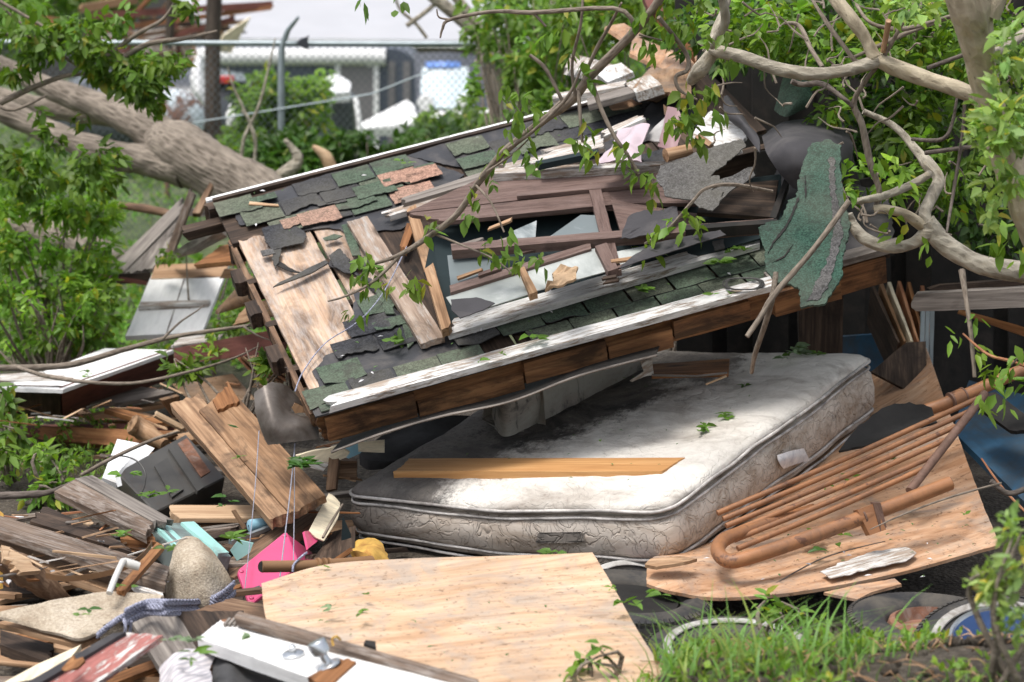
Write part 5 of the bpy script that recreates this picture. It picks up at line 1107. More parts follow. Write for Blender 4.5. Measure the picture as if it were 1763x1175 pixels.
# grey split boards behind it
dY('split grey board leaning up to the left of the thin brown stake', [(177, 472), (213, 469), (312, 366), (306, 348)], [15.2, 15.1, 15.4, 15.5], .03, 'plank_grey', split=(.03, .08))
dY('wide grey board beside the thin brown stake', [(213, 472), (262, 462), (305, 412), (306, 380)], [15.0, 14.9, 15.2, 15.3], .03, 'plank_grey', split=(.03, .06))
dY('thin brown stake standing among the grey boards', [(277, 455), (294, 448), (335, 334), (325, 328)], [14.9, 14.9, 15.0, 15.0], .05, 'plank_umber', 'stake', split=(.01, .04))
dY('short dark stick leaning behind the thin brown stake', [(331, 367), (344, 367), (367, 318), (361, 314)], [15.6, 15.6, 15.8, 15.8], .04, 'plank_brown', 'stick')
dY('grey board running under the corner of the roof', [(295, 448), (340, 436), (392, 408), (376, 399)], [14.8, 14.8, 13.6, 13.6], .04, 'plank_grey', split=(.03, .02))
dY('dull board lying behind the thin brown stake', [(310, 372), (372, 374), (374, 362), (312, 358)], [16, 16, 16, 16], .03, 'plank_grey', split=(.04, .02))
dY('brown triangular board under the roof corner', [(334, 456), (420, 448), (412, 416), (380, 424)], [13.8, 13.4, 13.6, 13.9], .03, 'plank_orange', split=(.02, .0))
tube('log', [P(204, 353, 16), P(250, 360, 15.9), P(292, 368, 15.8)], [.022, .03, .026], M['plank_brown'], seg=10, smooth_n=12, rough=.15, rf=15, label='thin barkless log lying behind the grey boards', cat='log')
dY('thin red brown lath in the weeds left of the door panel', [(132, 475), (256, 492), (257, 485), (134, 467)], 14.9, .03, 'redbrown', 'lath')
dY('dark rotten board left of the grey boards', [(200, 490), (262, 486), (258, 470), (205, 472)], 14.9, .03, 'plank_dark')
dY('tan boards leaning under the left eave', [(372, 542), (420, 528), (462, 505), (430, 478)], [13.2, 13, 12.4, 12.8], .02, 'ply_brown', 'boards', name='board', split=(.03, .02))
dY('lower tan board under the left eave', [(400, 560), (480, 540), (470, 512), (420, 530)], [12.8, 12.2, 12.2, 12.7], .02, 'plank_tan', split=(.03, .02))
dY('pale tan board end right of the door panel', [(378, 480), (414, 478), (422, 466), (386, 464)], 13.9, .03, 'plank_tan')
# red brown boxed column with white top
cl = thing('boxed_column', 'boxed porch column lying down with white top and red brown side', 'column', g(200, 690, 0))
def cb(nm, pix, z, th, mat, **k): return plank(nm, [g(x, y, h) for (x, y), h in zip(pix, z)], th, M[mat], cl, **k)
cb('white_face', [(0, 668), (108, 671), (299, 603), (180, 600)], [.42, .42, .42, .42], .02, 'white_clean', n=Vector((0, 0, 1)))
cb('red_face', [(108, 718), (299, 652), (299, 605), (106, 672)], [.16, .16, .41, .41], .02, 'redbrown', n=Vector((.5, -1, 0)))
cb('broken_end', [(5, 712), (104, 722), (104, 674), (0, 672)], [.16, .15, .40, .40], .03, 'plank_dark', split=(.03, .0))
cb('end_trim', [(0, 656), (118, 652), (72, 640), (0, 645)], [.43, .43, .43, .43], .015, 'white_worn', split=(0, .04), n=Vector((0, 0, 1)))
dY('red brown board lying behind the boxed column under the roof', [(300, 628), (486, 606), (484, 566), (300, 600)], [13.1, 12.6, 12.6, 13.1], .04, 'redbrown', n=Vector((0, -1, 0)))
db('peeling white strip on top of the red brown board', [(296, 596), (372, 586), (384, 576), (310, 580)], .44, .02, 'white_worn', 'strip', split=(.02, .03))
# boards in the middle left
db('flat grey board in front of the boxed column', [(157, 694), (212, 694), (302, 675), (245, 666)], [.20, .20, .24, .24], .025, 'plank_grey', split=(.03, .01))
db('long thin tan lath below the flat grey board', [(146, 714), (150, 718), (282, 696), (280, 690)], .16, .025, 'plank_tan', 'lath')
db('orange brown board lying askew in the dark gap', [(180, 705), (264, 730), (293, 727), (198, 701)], [.22, .16, .16, .22], .025, 'plank_orange', split=(.02, .02))
db('long brown beam lying across the weeds', [(62, 756), (250, 772), (300, 742), (70, 734)], [.06, .08, .16, .12], .05, 'plank_orange', 'beam', split=(.03, .03))
db('red brown batten on the far side of the long brown beam', [(46, 742), (300, 736), (300, 728), (48, 732)], .10, .04, 'redbrown', 'batten')
db('dark rotten plank sunk in the weeds at the far left', [(20, 742), (95, 772), (108, 758), (34, 722)], [.08, .05, .05, .08], .04, 'plank_dark', split=(.02, .04))
db('dusty tan panel behind the big brown plank', [(296, 662), (330, 694), (440, 688), (400, 644)], [.34, .24, .26, .38], .02, 'ply_brown', 'panel', n=Vector((0, -.6, 1)))
db('tan box side beside the big brown plank', [(279, 690), (300, 720), (318, 728), (309, 682)], [.30, .14, .10, .28], .02, 'hardboard', 'panel')
db('pale splinter sticking out by the dark cabinet', [(267, 716), (314, 740), (320, 734), (270, 708)], [.34, .24, .24, .34], .012, 'plank_pale', 'splinter', split=(.01, .03))
db('second pale splinter beside the dark cabinet', [(283, 752), (316, 740), (314, 735), (284, 748)], .22, .012, 'plank_pale', 'splinter')
tube('rotten_log', [g(228, 728, .22), g(248, 740, .18), g(284, 766, .12)], [.05, .055, .035], M['plank_tan'], seg=14, smooth_n=18, rough=.3, rf=14, label='short rotten log chunk behind the white appliance door', cat='log')
for i in range(9):
    x0 = 432 + i * 9; lb = 'reddish splintered lath in the bundle behind the metal sheet'
    tag(plank('lath', [g(x0 - 30 + i * 2, 606 + i * 3, .5), g(x0 + 24 + i * 4, 662 - i * 2, .36), g(x0 + 30 + i * 4, 657 - i * 2, .36), g(x0 - 25 + i * 2, 601 + i * 3, .5)], .012, M[('terracotta_wood', 'plank_pale', 'plank_tan')[i % 3]], split=(.04, .04)), lb, 'lath', 'splintered laths behind the metal sheet')
# dark metal cabinet and white appliance door
cb_ = thing('metal_cabinet', 'dark enamel metal cabinet lying on its side with a drawer front', 'cabinet', g(290, 850, 0))
CP = Plane(P(201, 813, 11.1), P(318, 747, 11.6), P(258, 882, 10.8))
c0_, c1_, c2_, c3_ = CP(201, 813), CP(320, 747), CP(388, 822), CP(268, 882)
bk = -CP.n * .22
V = [c0_, c1_, c2_, c3_] + [p + bk for p in (c0_, c1_, c2_, c3_)]
obj('body', V, [(0, 3, 2, 1), (4, 5, 6, 7), (0, 1, 5, 4), (1, 2, 6, 5), (2, 3, 7, 6), (3, 0, 4, 7)], M['dark_metal'], cb_, bevel=.006)
def cbq(nm, pix, th, mat, off): return plank(nm, [CP(x, y, off) for x, y in pix], th, M[mat], cb_, n=CP.n, edge=.0002)
dr = cbq('drawer', [(266, 802), (288, 788), (316, 842), (296, 856)], .012, 'dark_metal', .012)
plank('handle', [CP(290, 846, .02), CP(299, 842, .02), CP(300, 844, .02), CP(291, 848, .02)], .008, M['chrome'], dr, n=CP.n, edge=.0001)
cbq('rust_panel', [(306, 764), (322, 754), (362, 812), (346, 822)], .004, 'rust', .003)
cbq('side_rail', [(290, 772), (300, 766), (352, 838), (340, 846)], .02, 'dark_metal', .016)
wd = thing('appliance_door', 'white enamel appliance door propped against the dark cabinet', 'appliance door', P(210, 800, 11.3))
plank('front', [P(176, 823, 11.1), P(211, 836, 11.1), P(247, 765, 11.5), P(202, 756, 11.5)], .05, M['white_enamel'], wd, edge=.0003)
plank('edge', [P(205, 812, 11.08), P(211, 836, 11.06), P(266, 772, 11.42), P(247, 764, 11.44)], .03, M['white_enamel'], wd, edge=.0003)
sheet('hose', [[P(228, 742, 11.2), P(240, 760, 11.2)], [P(230, 742, 11.2), P(242, 760, 11.2)]], .003, M['wire'], label='x', cat='x') if False else None
tube('cable', [P(188, 786, 11.2), P(215, 786, 11.05), P(238, 796, 11.0), (P(250, 815, 10.95)), P(248, 838, 10.92), P(240, 856, 10.9)], .004, M['wire'], seg=6, smooth_n=30, label='black cable looped over the dark cabinet', cat='cable')
# big brown double plank
BPl = Plane(P(343, 700, 11.2), P(394, 666, 11.35), P(500, 886, 10.0))
def bpl(label, pix, th, mat, off=0, cat='plank', **k): return plank('plank', [BPl(x, y, off) for x, y in pix], th, M[mat], label=label, cat=cat, n=BPl.n, **k)
M['plank_big'] = wood('big stained plank', (.08, .042, .022), (.24, .135, .07), (.38, .235, .135), .5, (.045, .027, .018))
M['plank_bign'] = wood('narrow stained plank', (.12, .065, .035), (.33, .20, .115), (.46, .31, .19), .5, (.05, .03, .02))
bpl('wide stained brown plank sloping down to the mattress', [(343, 708), (500, 886), (560, 853), (394, 666)], .035, 'plank_big', .012, split=(.012, .02))
bpl('narrow stained plank along the left of the wide brown plank', [(293, 696), (463, 894), (503, 882), (344, 680)], .05, 'plank_bign', .0, split=(.05, .03))
bpl('rotten offcut at the top of the wide brown plank', [(366, 690), (374, 706), (412, 690), (394, 660)], .03, 'plank_orange', .03, split=(.04, .03), cat='offcut')
# bent metal sheet
MSP = Plane(P(435, 674, 10.35), P(512, 684, 10.45), P(461, 767, 10.2))
sheet('metal_sheet', [[P(436, 676, 10.3), P(452, 664, 10.27), P(470, 657, 10.3), P(492, 662, 10.36), P(514, 686, 10.4)], [P(438, 706, 10.25), P(460, 704, 10.18), P(482, 704, 10.2), P(502, 706, 10.3), P(530, 708, 10.38)], [P(446, 738, 10.22), P(466, 738, 10.14), P(496, 736, 10.15), P(522, 730, 10.2), P(548, 722, 10.34)], [P(461, 768, 10.18), P(480, 766, 10.15), P(505, 763, 10.14), P(530, 760, 10.18), P(550, 757, 10.26)]], .004, M['ash_flash'], nu=40, nv=34, rag=.016, ragf=24, bump=.012, bumpf=6, label='torn bent grey metal sheet hanging at the roof corner', cat='metal sheet', hole=lambda u, v: u > .72 and .22 < v < .5 and (u - .72) * 1.2 > abs(v - .36))
poly('wood_chunk', [P(x, y, 10.42) for x, y in [(502, 702), (512, 690), (534, 680), (544, 684), (532, 708), (508, 712)]], .02, M['plank_tan'], rag=.008, label='rotten tan wood chunk between the metal sheet and the roof', cat='wood scrap')
# strings
def string(label, pts, r=.0020, mat='string'): return tube('string', pts, r, M[mat], seg=6, smooth_n=40, rough=.2, rf=120, label=label, cat='string')
string('grey string hanging from the metal sheet past the pink case', [P(446, 742, 10.15), P(440, 830, 9.95), P(430, 935, 9.7), P(418, 1046, 9.3)])
string('twisted string hanging down to the brown tube', [P(508, 764, 10.2), P(500, 845, 10.0), P(491, 920, 9.7), P(482, 994, 9.32)], .0028)
string('straight string beside the twisted one', [P(507, 764, 10.22), P(507, 850, 10.05), P(506, 920, 9.78), P(505, 984, 9.45)])
string('blue string pulled tight across the bare roof boards', [RP(700, 425, .12), RP(668, 491, .06), RP(638, 533, .04), RP(607, 561, .03), RP(559, 592, .02), RP(522, 640, .02), P(508, 674, 10.2)], .003, 'rope_blue')
tag(obj('knot', *tube_mesh([P(418, 1040, 9.3), P(418, 1050, 9.29)], [.008, .012], 8, 6, .3, 80, 2), M['string'], smooth=True), 'string knot lying on the dark trim strip', 'knot')
# stuff between plank and mattress
dY('upright stud end by the mattress corner', [(561, 846), (578, 842), (583, 791), (566, 790)], [10.45, 10.45, 10.5, 10.5], .05, 'plank_brown', 'stud', split=(.01, .01))
dY('dark block beside the upright stud end', [(580, 826), (614, 824), (614, 794), (580, 794)], 10.6, .05, 'plank_brown', 'block')
poly('foam_board', [P(x, y, 10.55) for x, y in [(509, 785), (545, 776), (582, 768), (602, 780), (596, 788), (554, 808), (526, 797)]], .03, M['cream_board'], rag=.006, label='broken cream foam board under the roof corner', cat='foam board')
dY('white batten under the broken foam board', [(512, 800), (556, 812), (566, 800), (530, 790)], 10.5, .03, 'white_worn', 'batten')
poly('board_scrap', [P(x, y, 10.8) for x, y in [(583, 766), (630, 758), (632, 776), (600, 790), (586, 784)]], .01, M['lightblue'], label='light blue panel scrap beneath the roof corner', cat='panel')
poly('board_scrap', [P(x, y, 10.7) for x, y in [(616, 762), (662, 758), (662, 780), (617, 778)]], .01, M['cream_board'], label='pale panel scrap hanging under the roof front', cat='panel')
sheet('cream_sheet', [[P(566, 849, 10.25), P(574, 853, 10.24), P(586, 866, 10.22)], [P(548, 882, 10.1), P(562, 890, 10.08), P(582, 892, 10.08)], [P(531, 914, 10.0), P(544, 926, 9.97), P(558, 932, 9.97)]], .008, M['cream_board'], rag=.004, label='cream coloured board left of the mattress', cat='board', smooth=False)
tube('twig', [P(556, 926, 9.9), P(570, 900, 10.0), P(590, 868, 10.1)], [.006, .007, .004], M['twig'], seg=6, smooth_n=12, label='bent twig in front of the cream board', cat='twig')
poly('green_cloth', [P(x, y, 10.0) for x, y in [(590, 890), (604, 920), (606, 960), (588, 955), (588, 920)]], .01, M['teal'], rag=.004, label='dark teal scrap at the mattress corner', cat='scrap')
dY('rough brown plank running behind the pink case', [(366, 984), (402, 996), (552, 890), (530, 868)], [9.9, 9.75, 10.2, 10.4], .04, 'plank_brown', split=(.03, .02))
dY('dark board under the teal scrap', [(530, 975), (610, 985), (612, 905), (575, 915)], [9.75, 9.7, 10.1, 10.15], .03, 'plank_dark')
tube('metal_channel', [P(396, 934, 10.0), P(450, 914, 10.15), P(512, 888, 10.3)], [.012, .012, .012], M['galv'], seg=4, label='thin steel channel crossing above the pink case', cat='channel')
lathe('bottle', P(428, 906, 10.25), (P(460, 902, 10.3) - P(428, 906, 10.25)), [(.005, 0), (.026, .004), (.028, .01), (.028, .06), (.024, .075), (.01, .085), (.01, .1)], M['lightblue'], label='light blue plastic bottle lying behind the steel channel', cat='bottle')
db('bright split board in front of the dark cabinet', [(300, 893), (455, 893), (436, 870), (290, 870)], [.16, .16, .18, .18], .02, 'plank_pale', split=(.02, .05))
db('thin brown strip under the bright split board', [(330, 905), (440, 908), (438, 902), (332, 899)], .12, .02, 'plank_orange', 'strip')
dY('short tan stick by the bright split board', [(398, 880), (418, 912), (424, 908), (404, 878)], 10.3, .015, 'plank_tan', 'stick')
poly('brown_scrap', [P(x, y, 10.1) for x, y in [(286, 902), (296, 884), (310, 894), (306, 906)]], .01, M['plank_tan'], rag=.004, label='curled brown scrap above the turquoise case', cat='scrap')
# pink plastic case
pk = thing('pink_case', 'pink plastic case lying open among the boards', 'case', P(470, 1035, 9.6))
KF = [P(407, 982, 9.62), P(494, 912, 9.9), P(524, 1010, 9.55), P(430, 1044, 9.42)]
KP = Plane(KF[0], KF[1], KF[3]); bkv = P(534, 946, 10.12) - KF[1]
kx, ky = KF[1] - KF[0], KF[3] - KF[0]; kn = KP.n
def rounded(o, x, y, d, r, mat, nm, par):
    V = []; F = []; pr = []
    lx, ly = x.length, y.length; X, Yv = x.normalized(), y.normalized()
    for cx, cy, a in ((r, r, 180), (lx - r, r, 270), (lx - r, ly - r, 0), (r, ly - r, 90)):
        for i in range(7): q = rad(a + 15 * i); pr.append((cx + r * math.cos(q), cy + r * math.sin(q)))
    K = len(pr)
    rings = [(0, .012), (.012, .0), (1, 0)]
    for (k, ins) in ((0, .012), (.003, .004), (.012, 0), (1, 0)):
        for (a, b) in pr:
            sx = (a - lx / 2) * (1 - ins * 2 / lx) + lx / 2; sy = (b - ly / 2) * (1 - ins * 2 / ly) + ly / 2
            V.append(o + X * sx + Yv * sy + d * (k if k == 1 else 0) - kn * (k if k < 1 else 0))
    for j in range(3):
        for i in range(K): i2 = (i + 1) % K; F.append((j * K + i, j * K + i2, (j + 1) * K + i2, (j + 1) * K + i))
    F.append(tuple(range(K))[::-1]); F.append(tuple(3 * K + i for i in range(K)))
    return obj(nm, V, F, mat, par, smooth=False)
rounded(KF[0], kx, ky, bkv, .022, M['pink'], 'shell', pk)
for (a, b) in ((.07, .12), (.07, .86), (.92, .10), (.45, .9)):
    q = KF[0] + kx * a + ky * b; lathe('stud', q - kn * .004, kn, [(.010, .0), (.010, .006), (.007, .009), (.001, .010)], M['pink'], pk, 16)
lb_ = plank('sticker', [KP(437, 1024, .003), KP(449, 1020, .003), KP(447, 1008, .003), KP(435, 1012, .003)], .002, M['car_dark'], pk, n=kn, edge=.0001)
plank('sticker_mark', [KP(440, 1019, .0055), KP(446, 1017, .0055), KP(445, 1012, .0055), KP(439, 1014, .0055)], .001, M['paper'], lb_, n=kn, edge=.0001)
plank('lid', [P(524, 915, 9.95), P(531, 945, 9.85), P(567, 914, 10.15), P(552, 911, 10.2)], .012, M['pink'], pk)
plank('lid_inside', [P(526, 920, 9.96), P(534, 942, 9.88), P(560, 917, 10.1), P(548, 914, 10.15)], .006, M['pink'], pk)
# brown tube and yellow foam
tb = thing('brown_tube', 'copper brown tube end poking out from under the pale plywood', 'tube', P(520, 976, 9.4))
tube('tube', [P(450, 976, 9.35), P(546, 974, 9.45), P(640, 968, 9.6)], [.024, .024, .026], M['tubebrown'], tb, 18, 16)
tube('tube_mouth', [P(452, 976, 9.35), P(449.3, 976, 9.345)], .021, M['black'], tb, 14)
for x in (545, 556, 564): tube('rib', [P(x, 973, 9.44), P(x + 4, 973, 9.445)], .029, M['tubebrown'], tb, 18)
tube('cord', [P(504, 985, 9.36), P(506, 972, 9.38), P(520, 958, 9.42), P(528, 952, 9.45)], .005, M['rope_blue'], tb, 6, 12)
sheet('foam_piece', [[P(606, 938, 9.95), P(620, 930, 10.0), P(640, 926, 10.0), P(660, 938, 9.95)], [P(606, 958, 9.8), P(622, 956, 9.76), P(645, 944, 9.8), P(668, 956, 9.85)], [P(612, 958, 9.78), P(636, 970, 9.68), P(650, 974, 9.68), P(671, 972, 9.75)]], .03, M['foam'], nu=24, nv=14, rag=.01, bump=.014, bumpf=14, label='lump of yellow foam under the mattress corner', cat='foam')
dY('thin brown stick leaning on the yellow foam', [(568, 968), (576, 972), (608, 948), (604, 942)], [9.7, 9.7, 9.8, 9.8], .015, 'plank_orange', 'stick')
# planks lower left
db('weathered plank sloping down to the turquoise case', [(93, 846), (250, 922), (262, 900), (129, 826)], [.34, .30, .32, .36], .035, 'plank_umber', 'plank', split=(.004, .02))
db('grey rotten plank behind the weathered sloping one', [(130, 824), (265, 899), (294, 893), (158, 818)], [.35, .31, .31, .35], .03, 'plank_grey', 'plank', split=(.02, .06))
db('long weathered plank at the far left above the log', [(-20, 910), (284, 1008), (292, 976), (-20, 882)], [.36, .26, .27, .37], .03, 'plank_umber', 'plank', split=(0, .01))
db('tan splintered plank under the long weathered plank', [(-20, 944), (262, 1044), (284, 1010), (-20, 915)], [.28, .16, .17, .30], .03, 'plank_tan', 'plank', split=(0, .06))
db('dark umber board with a torn point above the long plank', [(53, 898), (230, 952), (196, 924), (79, 872)], [.28, .27, .28, .30], .02, 'plank_dark', split=(.03, .05))
db('tan board end behind the turquoise case', [(205, 928), (270, 934), (262, 918), (220, 915)], [.26, .26, .27, .27], .03, 'plank_orange', split=(.02, .02))
lgx = thing('rotten_log', 'broken rotten log with splintered top at the far left', 'log', g(60, 1000, 0))
tube('log_body', [g(5, 960, .32), g(50, 990, .26), g(118, 1040, .12)], [.05, .055, .03], M['plank_brown'], lgx, 16, 30, .3, 14)
plank('split_face', [g(8, 962, .39), g(40, 985, .34), g(72, 982, .32), (g(12, 938, .39))], .02, M['plank_pale'], lgx, split=(.05, .08))
dY('yellow strip standing at the left border', [(-2, 1040), (5, 1040), (6, 885), (0, 880)], [9.6, 9.6, 9.9, 9.9], .004, 'foam', 'strip')
dY('dark board leaning at the left border', [(8, 1050), (34, 1060), (24, 960), (4, 960)], [9.6, 9.6, 9.9, 9.9], .02, 'plank_dark')
# carpet
sheet('carpet', [[g(-10, 1056, .30), g(60, 1040, .31), g(130, 1026, .32), g(190, 1017, .33), g(282, 1025, .32)], [g(-10, 1060, .29), g(60, 1068, .28), g(120, 1066, .28), g(180, 1054, .29), g(262, 1042, .30)], [g(-10, 1064, .28), g(50, 1080, .26), g(100, 1092, .25), g(140, 1100, .25), g(190, 1076, .27)]], .012, M['carpet'], nu=44, nv=20, bump=.006, bumpf=6, rag=.004, label='flat piece of dirty beige carpet at the lower left', cat='carpet')
db('pale board edge under the flat carpet', [(-10, 1072), (138, 1112), (172, 1094), (60, 1060)], [.25, .22, .23, .26], .018, 'plank_tan')
sheet('carpet', [[P(300, 942, 9.42), P(316, 926, 9.46), P(338, 927, 9.46), P(352, 936, 9.46)], [P(291, 975, 9.34), P(315, 966, 9.24), P(350, 962, 9.24), P(374, 957, 9.38)], [P(284, 1010, 9.30), P(315, 1012, 9.18), P(360, 1008, 9.18), P(397, 995, 9.32)], [P(280, 1036, 9.28), P(316, 1046, 9.16), P(362, 1044, 9.16), P(399, 1018, 9.30)], [P(290, 1042, 9.28), P(320, 1052, 9.2), P(360, 1052, 9.2), P(386, 1044, 9.28)]], .014, M['carpet'], nu=36, nv=36, bump=.008, bumpf=6, label='rounded flap of beige carpet standing upright', cat='carpet')
# turquoise case
tq = thing('turquoise_case', 'turquoise and grey plastic case tipped behind the upright carpet flap', 'case', g(330, 950, .1))
TQ = Plane(P(258, 902, 9.95), P(335, 898, 10.2), P(306, 952, 9.62))
def tqb(nm, pix, th, mat, off=0): return plank(nm, [TQ(x, y, off) for x, y in pix], th, M[mat], tq, n=TQ.n, edge=.0003)
tqb('body', [(254, 903), (312, 958), (398, 958), (336, 899)], .09, 'turq_dark', 0)
tqb('left_ridge', [(262, 901), (312, 948), (326, 940), (284, 900)], .03, 'turq', .014)
tqb('stripe', [(272, 901), (276, 901), (318, 943), (314, 946)], .004, 'turq_dark', .018)
tqb('right_ridge', [(312, 899), (376, 953), (394, 951), (334, 898)], .03, 'turq', .014)
poly('turquoise_scrap', [P(x, y, 9.9) for x, y in [(396, 948), (410, 930), (436, 936), (430, 952), (408, 966)]], .01, M['turq'], label='turquoise plastic scrap under the leaves', cat='scrap')
# pipe, strap, sticks, rope
tube('pipe', [g(188, 1022, .36), g(198, 996, .40), g(209, 972, .43), g(214, 968, .43), g(226, 972, .42), g(240, 976, .41)], [.012, .012, .012, .016, .018, .016], M['pvc'], seg=12, smooth_n=28, label='grey white pipe with an elbow fitting', cat='pipe')
V, F = [], []
sp_ = cr([g(78, 986, .36), g(112, 992, .36), g(168, 986, .37), g(219, 971, .40), g(250, 948, .42), g(262, 930, .42)], 40)
sheet('strap', [sp_[::5] + [sp_[-1]], [p + Vector((0, .0, -.022)) for p in sp_[::5] + [sp_[-1]]]], .002, M['strap'], nu=40, nv=3, label='brown band curving over the tan plank', cat='strap')
db('tan stick crossing the tan splintered plank', [(200, 1014), (214, 1018), (282, 940), (270, 934)], [.34, .34, .36, .36], .02, 'plank_orange', 'stick', split=(.02, .02))
db('white painted batten beside the upright carpet flap', [(224, 1004), (230, 1012), (282, 1030), (280, 1020)], [.30, .30, .30, .30], .015, 'white_worn', 'batten')
rp = thing('rope', 'blue and white braided rope wound round the carpet flap', 'rope', g(211, 1061, .36))
main_ = [g(168, 1094, .30), g(190, 1076, .33), g(212, 1062, .36), g(250, 1046, .36), g(290, 1046, .38), P(337, 1044, 9.12), P(372, 1034, 9.16), P(400, 1012, 9.26)]
for k, (dx, dy) in enumerate(((0, 0), (3, -7), (4, 8))):
    pts = cr([p + Vector((dx * .0026, 0, -dy * .0026)) for p in main_[(0 if k == 0 else 2):]], 300); mb = MB()
    for ph in (0, 2.1, 4.2):
        q = []
        for i, p in enumerate(pts): a = i * .30 + ph; q.append(p + Vector((0, math.cos(a) * .008, math.sin(a) * .008)))
        mb.tube(q, .0052, 6)
    mb.build('strand', M['rope_blue'], rp)
tube('loose_end', [g(212, 1062, .36), g(216, 1080, .33), g(214, 1100, .28), g(222, 1096, .28), g(226, 1070, .34)], .006, M['rope_blue'], rp, 6, 24, .3, 90)
# foreground boards
FB = lambda pix, z, th, mat, nm, par, **k: plank(nm, [g(x, y, h) for (x, y), h in zip(pix, z)], th, M[mat], par, **k)
rb_ = thing('painted_board', 'board with dusty red and dark grey peeling paint in the lower left corner', 'board', g(160, 1140, .2))
FB([(20, 1195), (140, 1195), (281, 1094), (215, 1089)], [.36, .34, .44, .46], .03, 'red_paint', 'red_face', rb_, split=(0, .01), n=Vector((0, 0, 1)))
FB([(10, 1195), (36, 1195), (217, 1088), (194, 1091)], [.365, .365, .466, .466], .02, 'felt', 'grey_edge', rb_, n=Vector((0, 0, 1)))
FB([(108, 1150), (128, 1156), (146, 1138), (124, 1130)], [.43, .42, .45, .45], .02, 'plank_orange', 'broken_knot', rb_, split=(.02, .02))
db('cream board lying beneath the dusty red board', [(-10, 1184), (100, 1160), (140, 1110), (60, 1146)], [.24, .24, .24, .24], .02, 'cream_board')
db('dark rotten plank under the flat carpet', [(0, 1110), (80, 1140), (92, 1110), (0, 1085)], .16, .04, 'plank_dark', split=(0, .04))
tube('pipe', [g(-5, 1140, .14), g(80, 1148, .14)], .012, M['plank_tan'], seg=10, label='thin tan rod under the flat carpet', cat='rod')
db('dark grey plank slanting behind the plaid cloth', [(224, 1066), (276, 1152), (346, 1122), (300, 1050)], [.30, .24, .26, .32], .03, 'plank_grey', 'plank', split=(.01, .02))
db('dark brown board right of the slanting grey plank', [(296, 1052), (342, 1118), (400, 1090), (420, 1052)], [.30, .27, .27, .30], .03, 'plank_dark', split=(.01, .03))
db('brown board under the pink case', [(330, 1052), (470, 1078), (480, 1046), (400, 1030)], [.24, .24, .26, .26], .03, 'plank_brown', split=(.02, .02))
wdr = thing('white_door', 'white painted door edge with bright door knobs at the bottom', 'door', g(560, 1140, .2))
DPl = Plane(g(340, 1098, .44), g(640, 1206, .46), g(380, 1068, .46))
def dp(nm, pix, th, mat, off=0, par=None, **k): return plank(nm, [DPl(x, y, off) for x, y in pix], th, M[mat], par or wdr, n=DPl.n, **k)
dp('slab', [(340, 1098), (650, 1210), (860, 1198), (380, 1068)], .045, 'white_clean', split=(.01, 0))
dp('splintered_strip', [(530, 1166), (566, 1182), (612, 1140), (590, 1132)], .02, 'plank_orange', .008, split=(.02, .02))
dp('bare_strip', [(380, 1068), (404, 1064), (620, 1128), (580, 1122)], .01, 'terracotta_wood', .004, split=(.01, .03))
c = DPl(505, 1128, .003); k_ = dp('rosette', [(500, 1130), (501, 1130), (501, 1129), (500, 1129)], .001, 'chrome') if False else lathe('rosette', c, DPl.n, [(.036, 0), (.036, .006), (.03, .010), (.012, .012), (.012, .03), (.004, .036), (.001, .036)], M['chrome'], wdr, 32)
c = DPl(566, 1148, .003); lathe('knob', c, (DPl.n + Vector((-.35, .1, 0))), [(.042, 0), (.042, .006), (.034, .012), (.016, .016), (.014, .04), (.030, .05), (.032, .085), (.028, .09), (.001, .092)], M['chrome'], wdr, 32)
for i in range(5):
    x = 384 + i * 8; dp('slat', [(x, 1074), (x + 4, 1075), (x + 14, 1064), (x + 10, 1063)], .01, 'plank_grey', .012)
db('long dark wooden trim strip lying along the plywood edge', [(404, 1064), (815, 1186), (822, 1170), (410, 1052)], [.50, .50, .51, .51], .03, 'plank_umber', 'trim', split=(.01, .02))
tube('ribbon', [g(574, 1112, .52), g(572, 1100, .54), g(580, 1096, .55), g(586, 1102, .53)], .004, M['foam'], seg=5, smooth_n=12, label='yellow tie looped on the dark trim strip', cat='tie')
db('black scrap tucked under the dark trim strip', [(626, 1108), (648, 1116), (646, 1104), (630, 1102)], .47, .01, 'black', 'scrap')
sheet('cloth', [[g(270, 1200, .34), g(300, 1200, .38), g(335, 1200, .40), g(368, 1200, .38)], [g(276, 1152, .36), g(300, 1146, .42), g(330, 1146, .40), g(362, 1150, .38)], [g(300, 1132, .34), g(322, 1124, .38), g(350, 1122, .38), g(376, 1124, .36)]], .006, M['plaid'], nu=34, nv=24, bump=.022, bumpf=9, label='crumpled pale striped cloth at the bottom edge', cat='cloth')
sheet('cloth', [[g(366, 1200, .36), g(400, 1200, .38), g(440, 1200, .36), g(500, 1200, .34)], [g(364, 1150, .36), g(392, 1146, .38), g(430, 1150, .34), g(490, 1165, .32)], [g(376, 1120, .34), g(402, 1116, .34), g(440, 1130, .3), g(490, 1150, .28)]], .006, M['cloth_dark'], nu=34, nv=24, bump=.02, bumpf=9, label='dark grey cloth bunched beside the striped cloth', cat='cloth')
dY('dark brown post under the dusty red board', [(170, 1190), (236, 1190), (240, 1126), (180, 1150)], 8.95, .05, 'plank_dark', 'post')
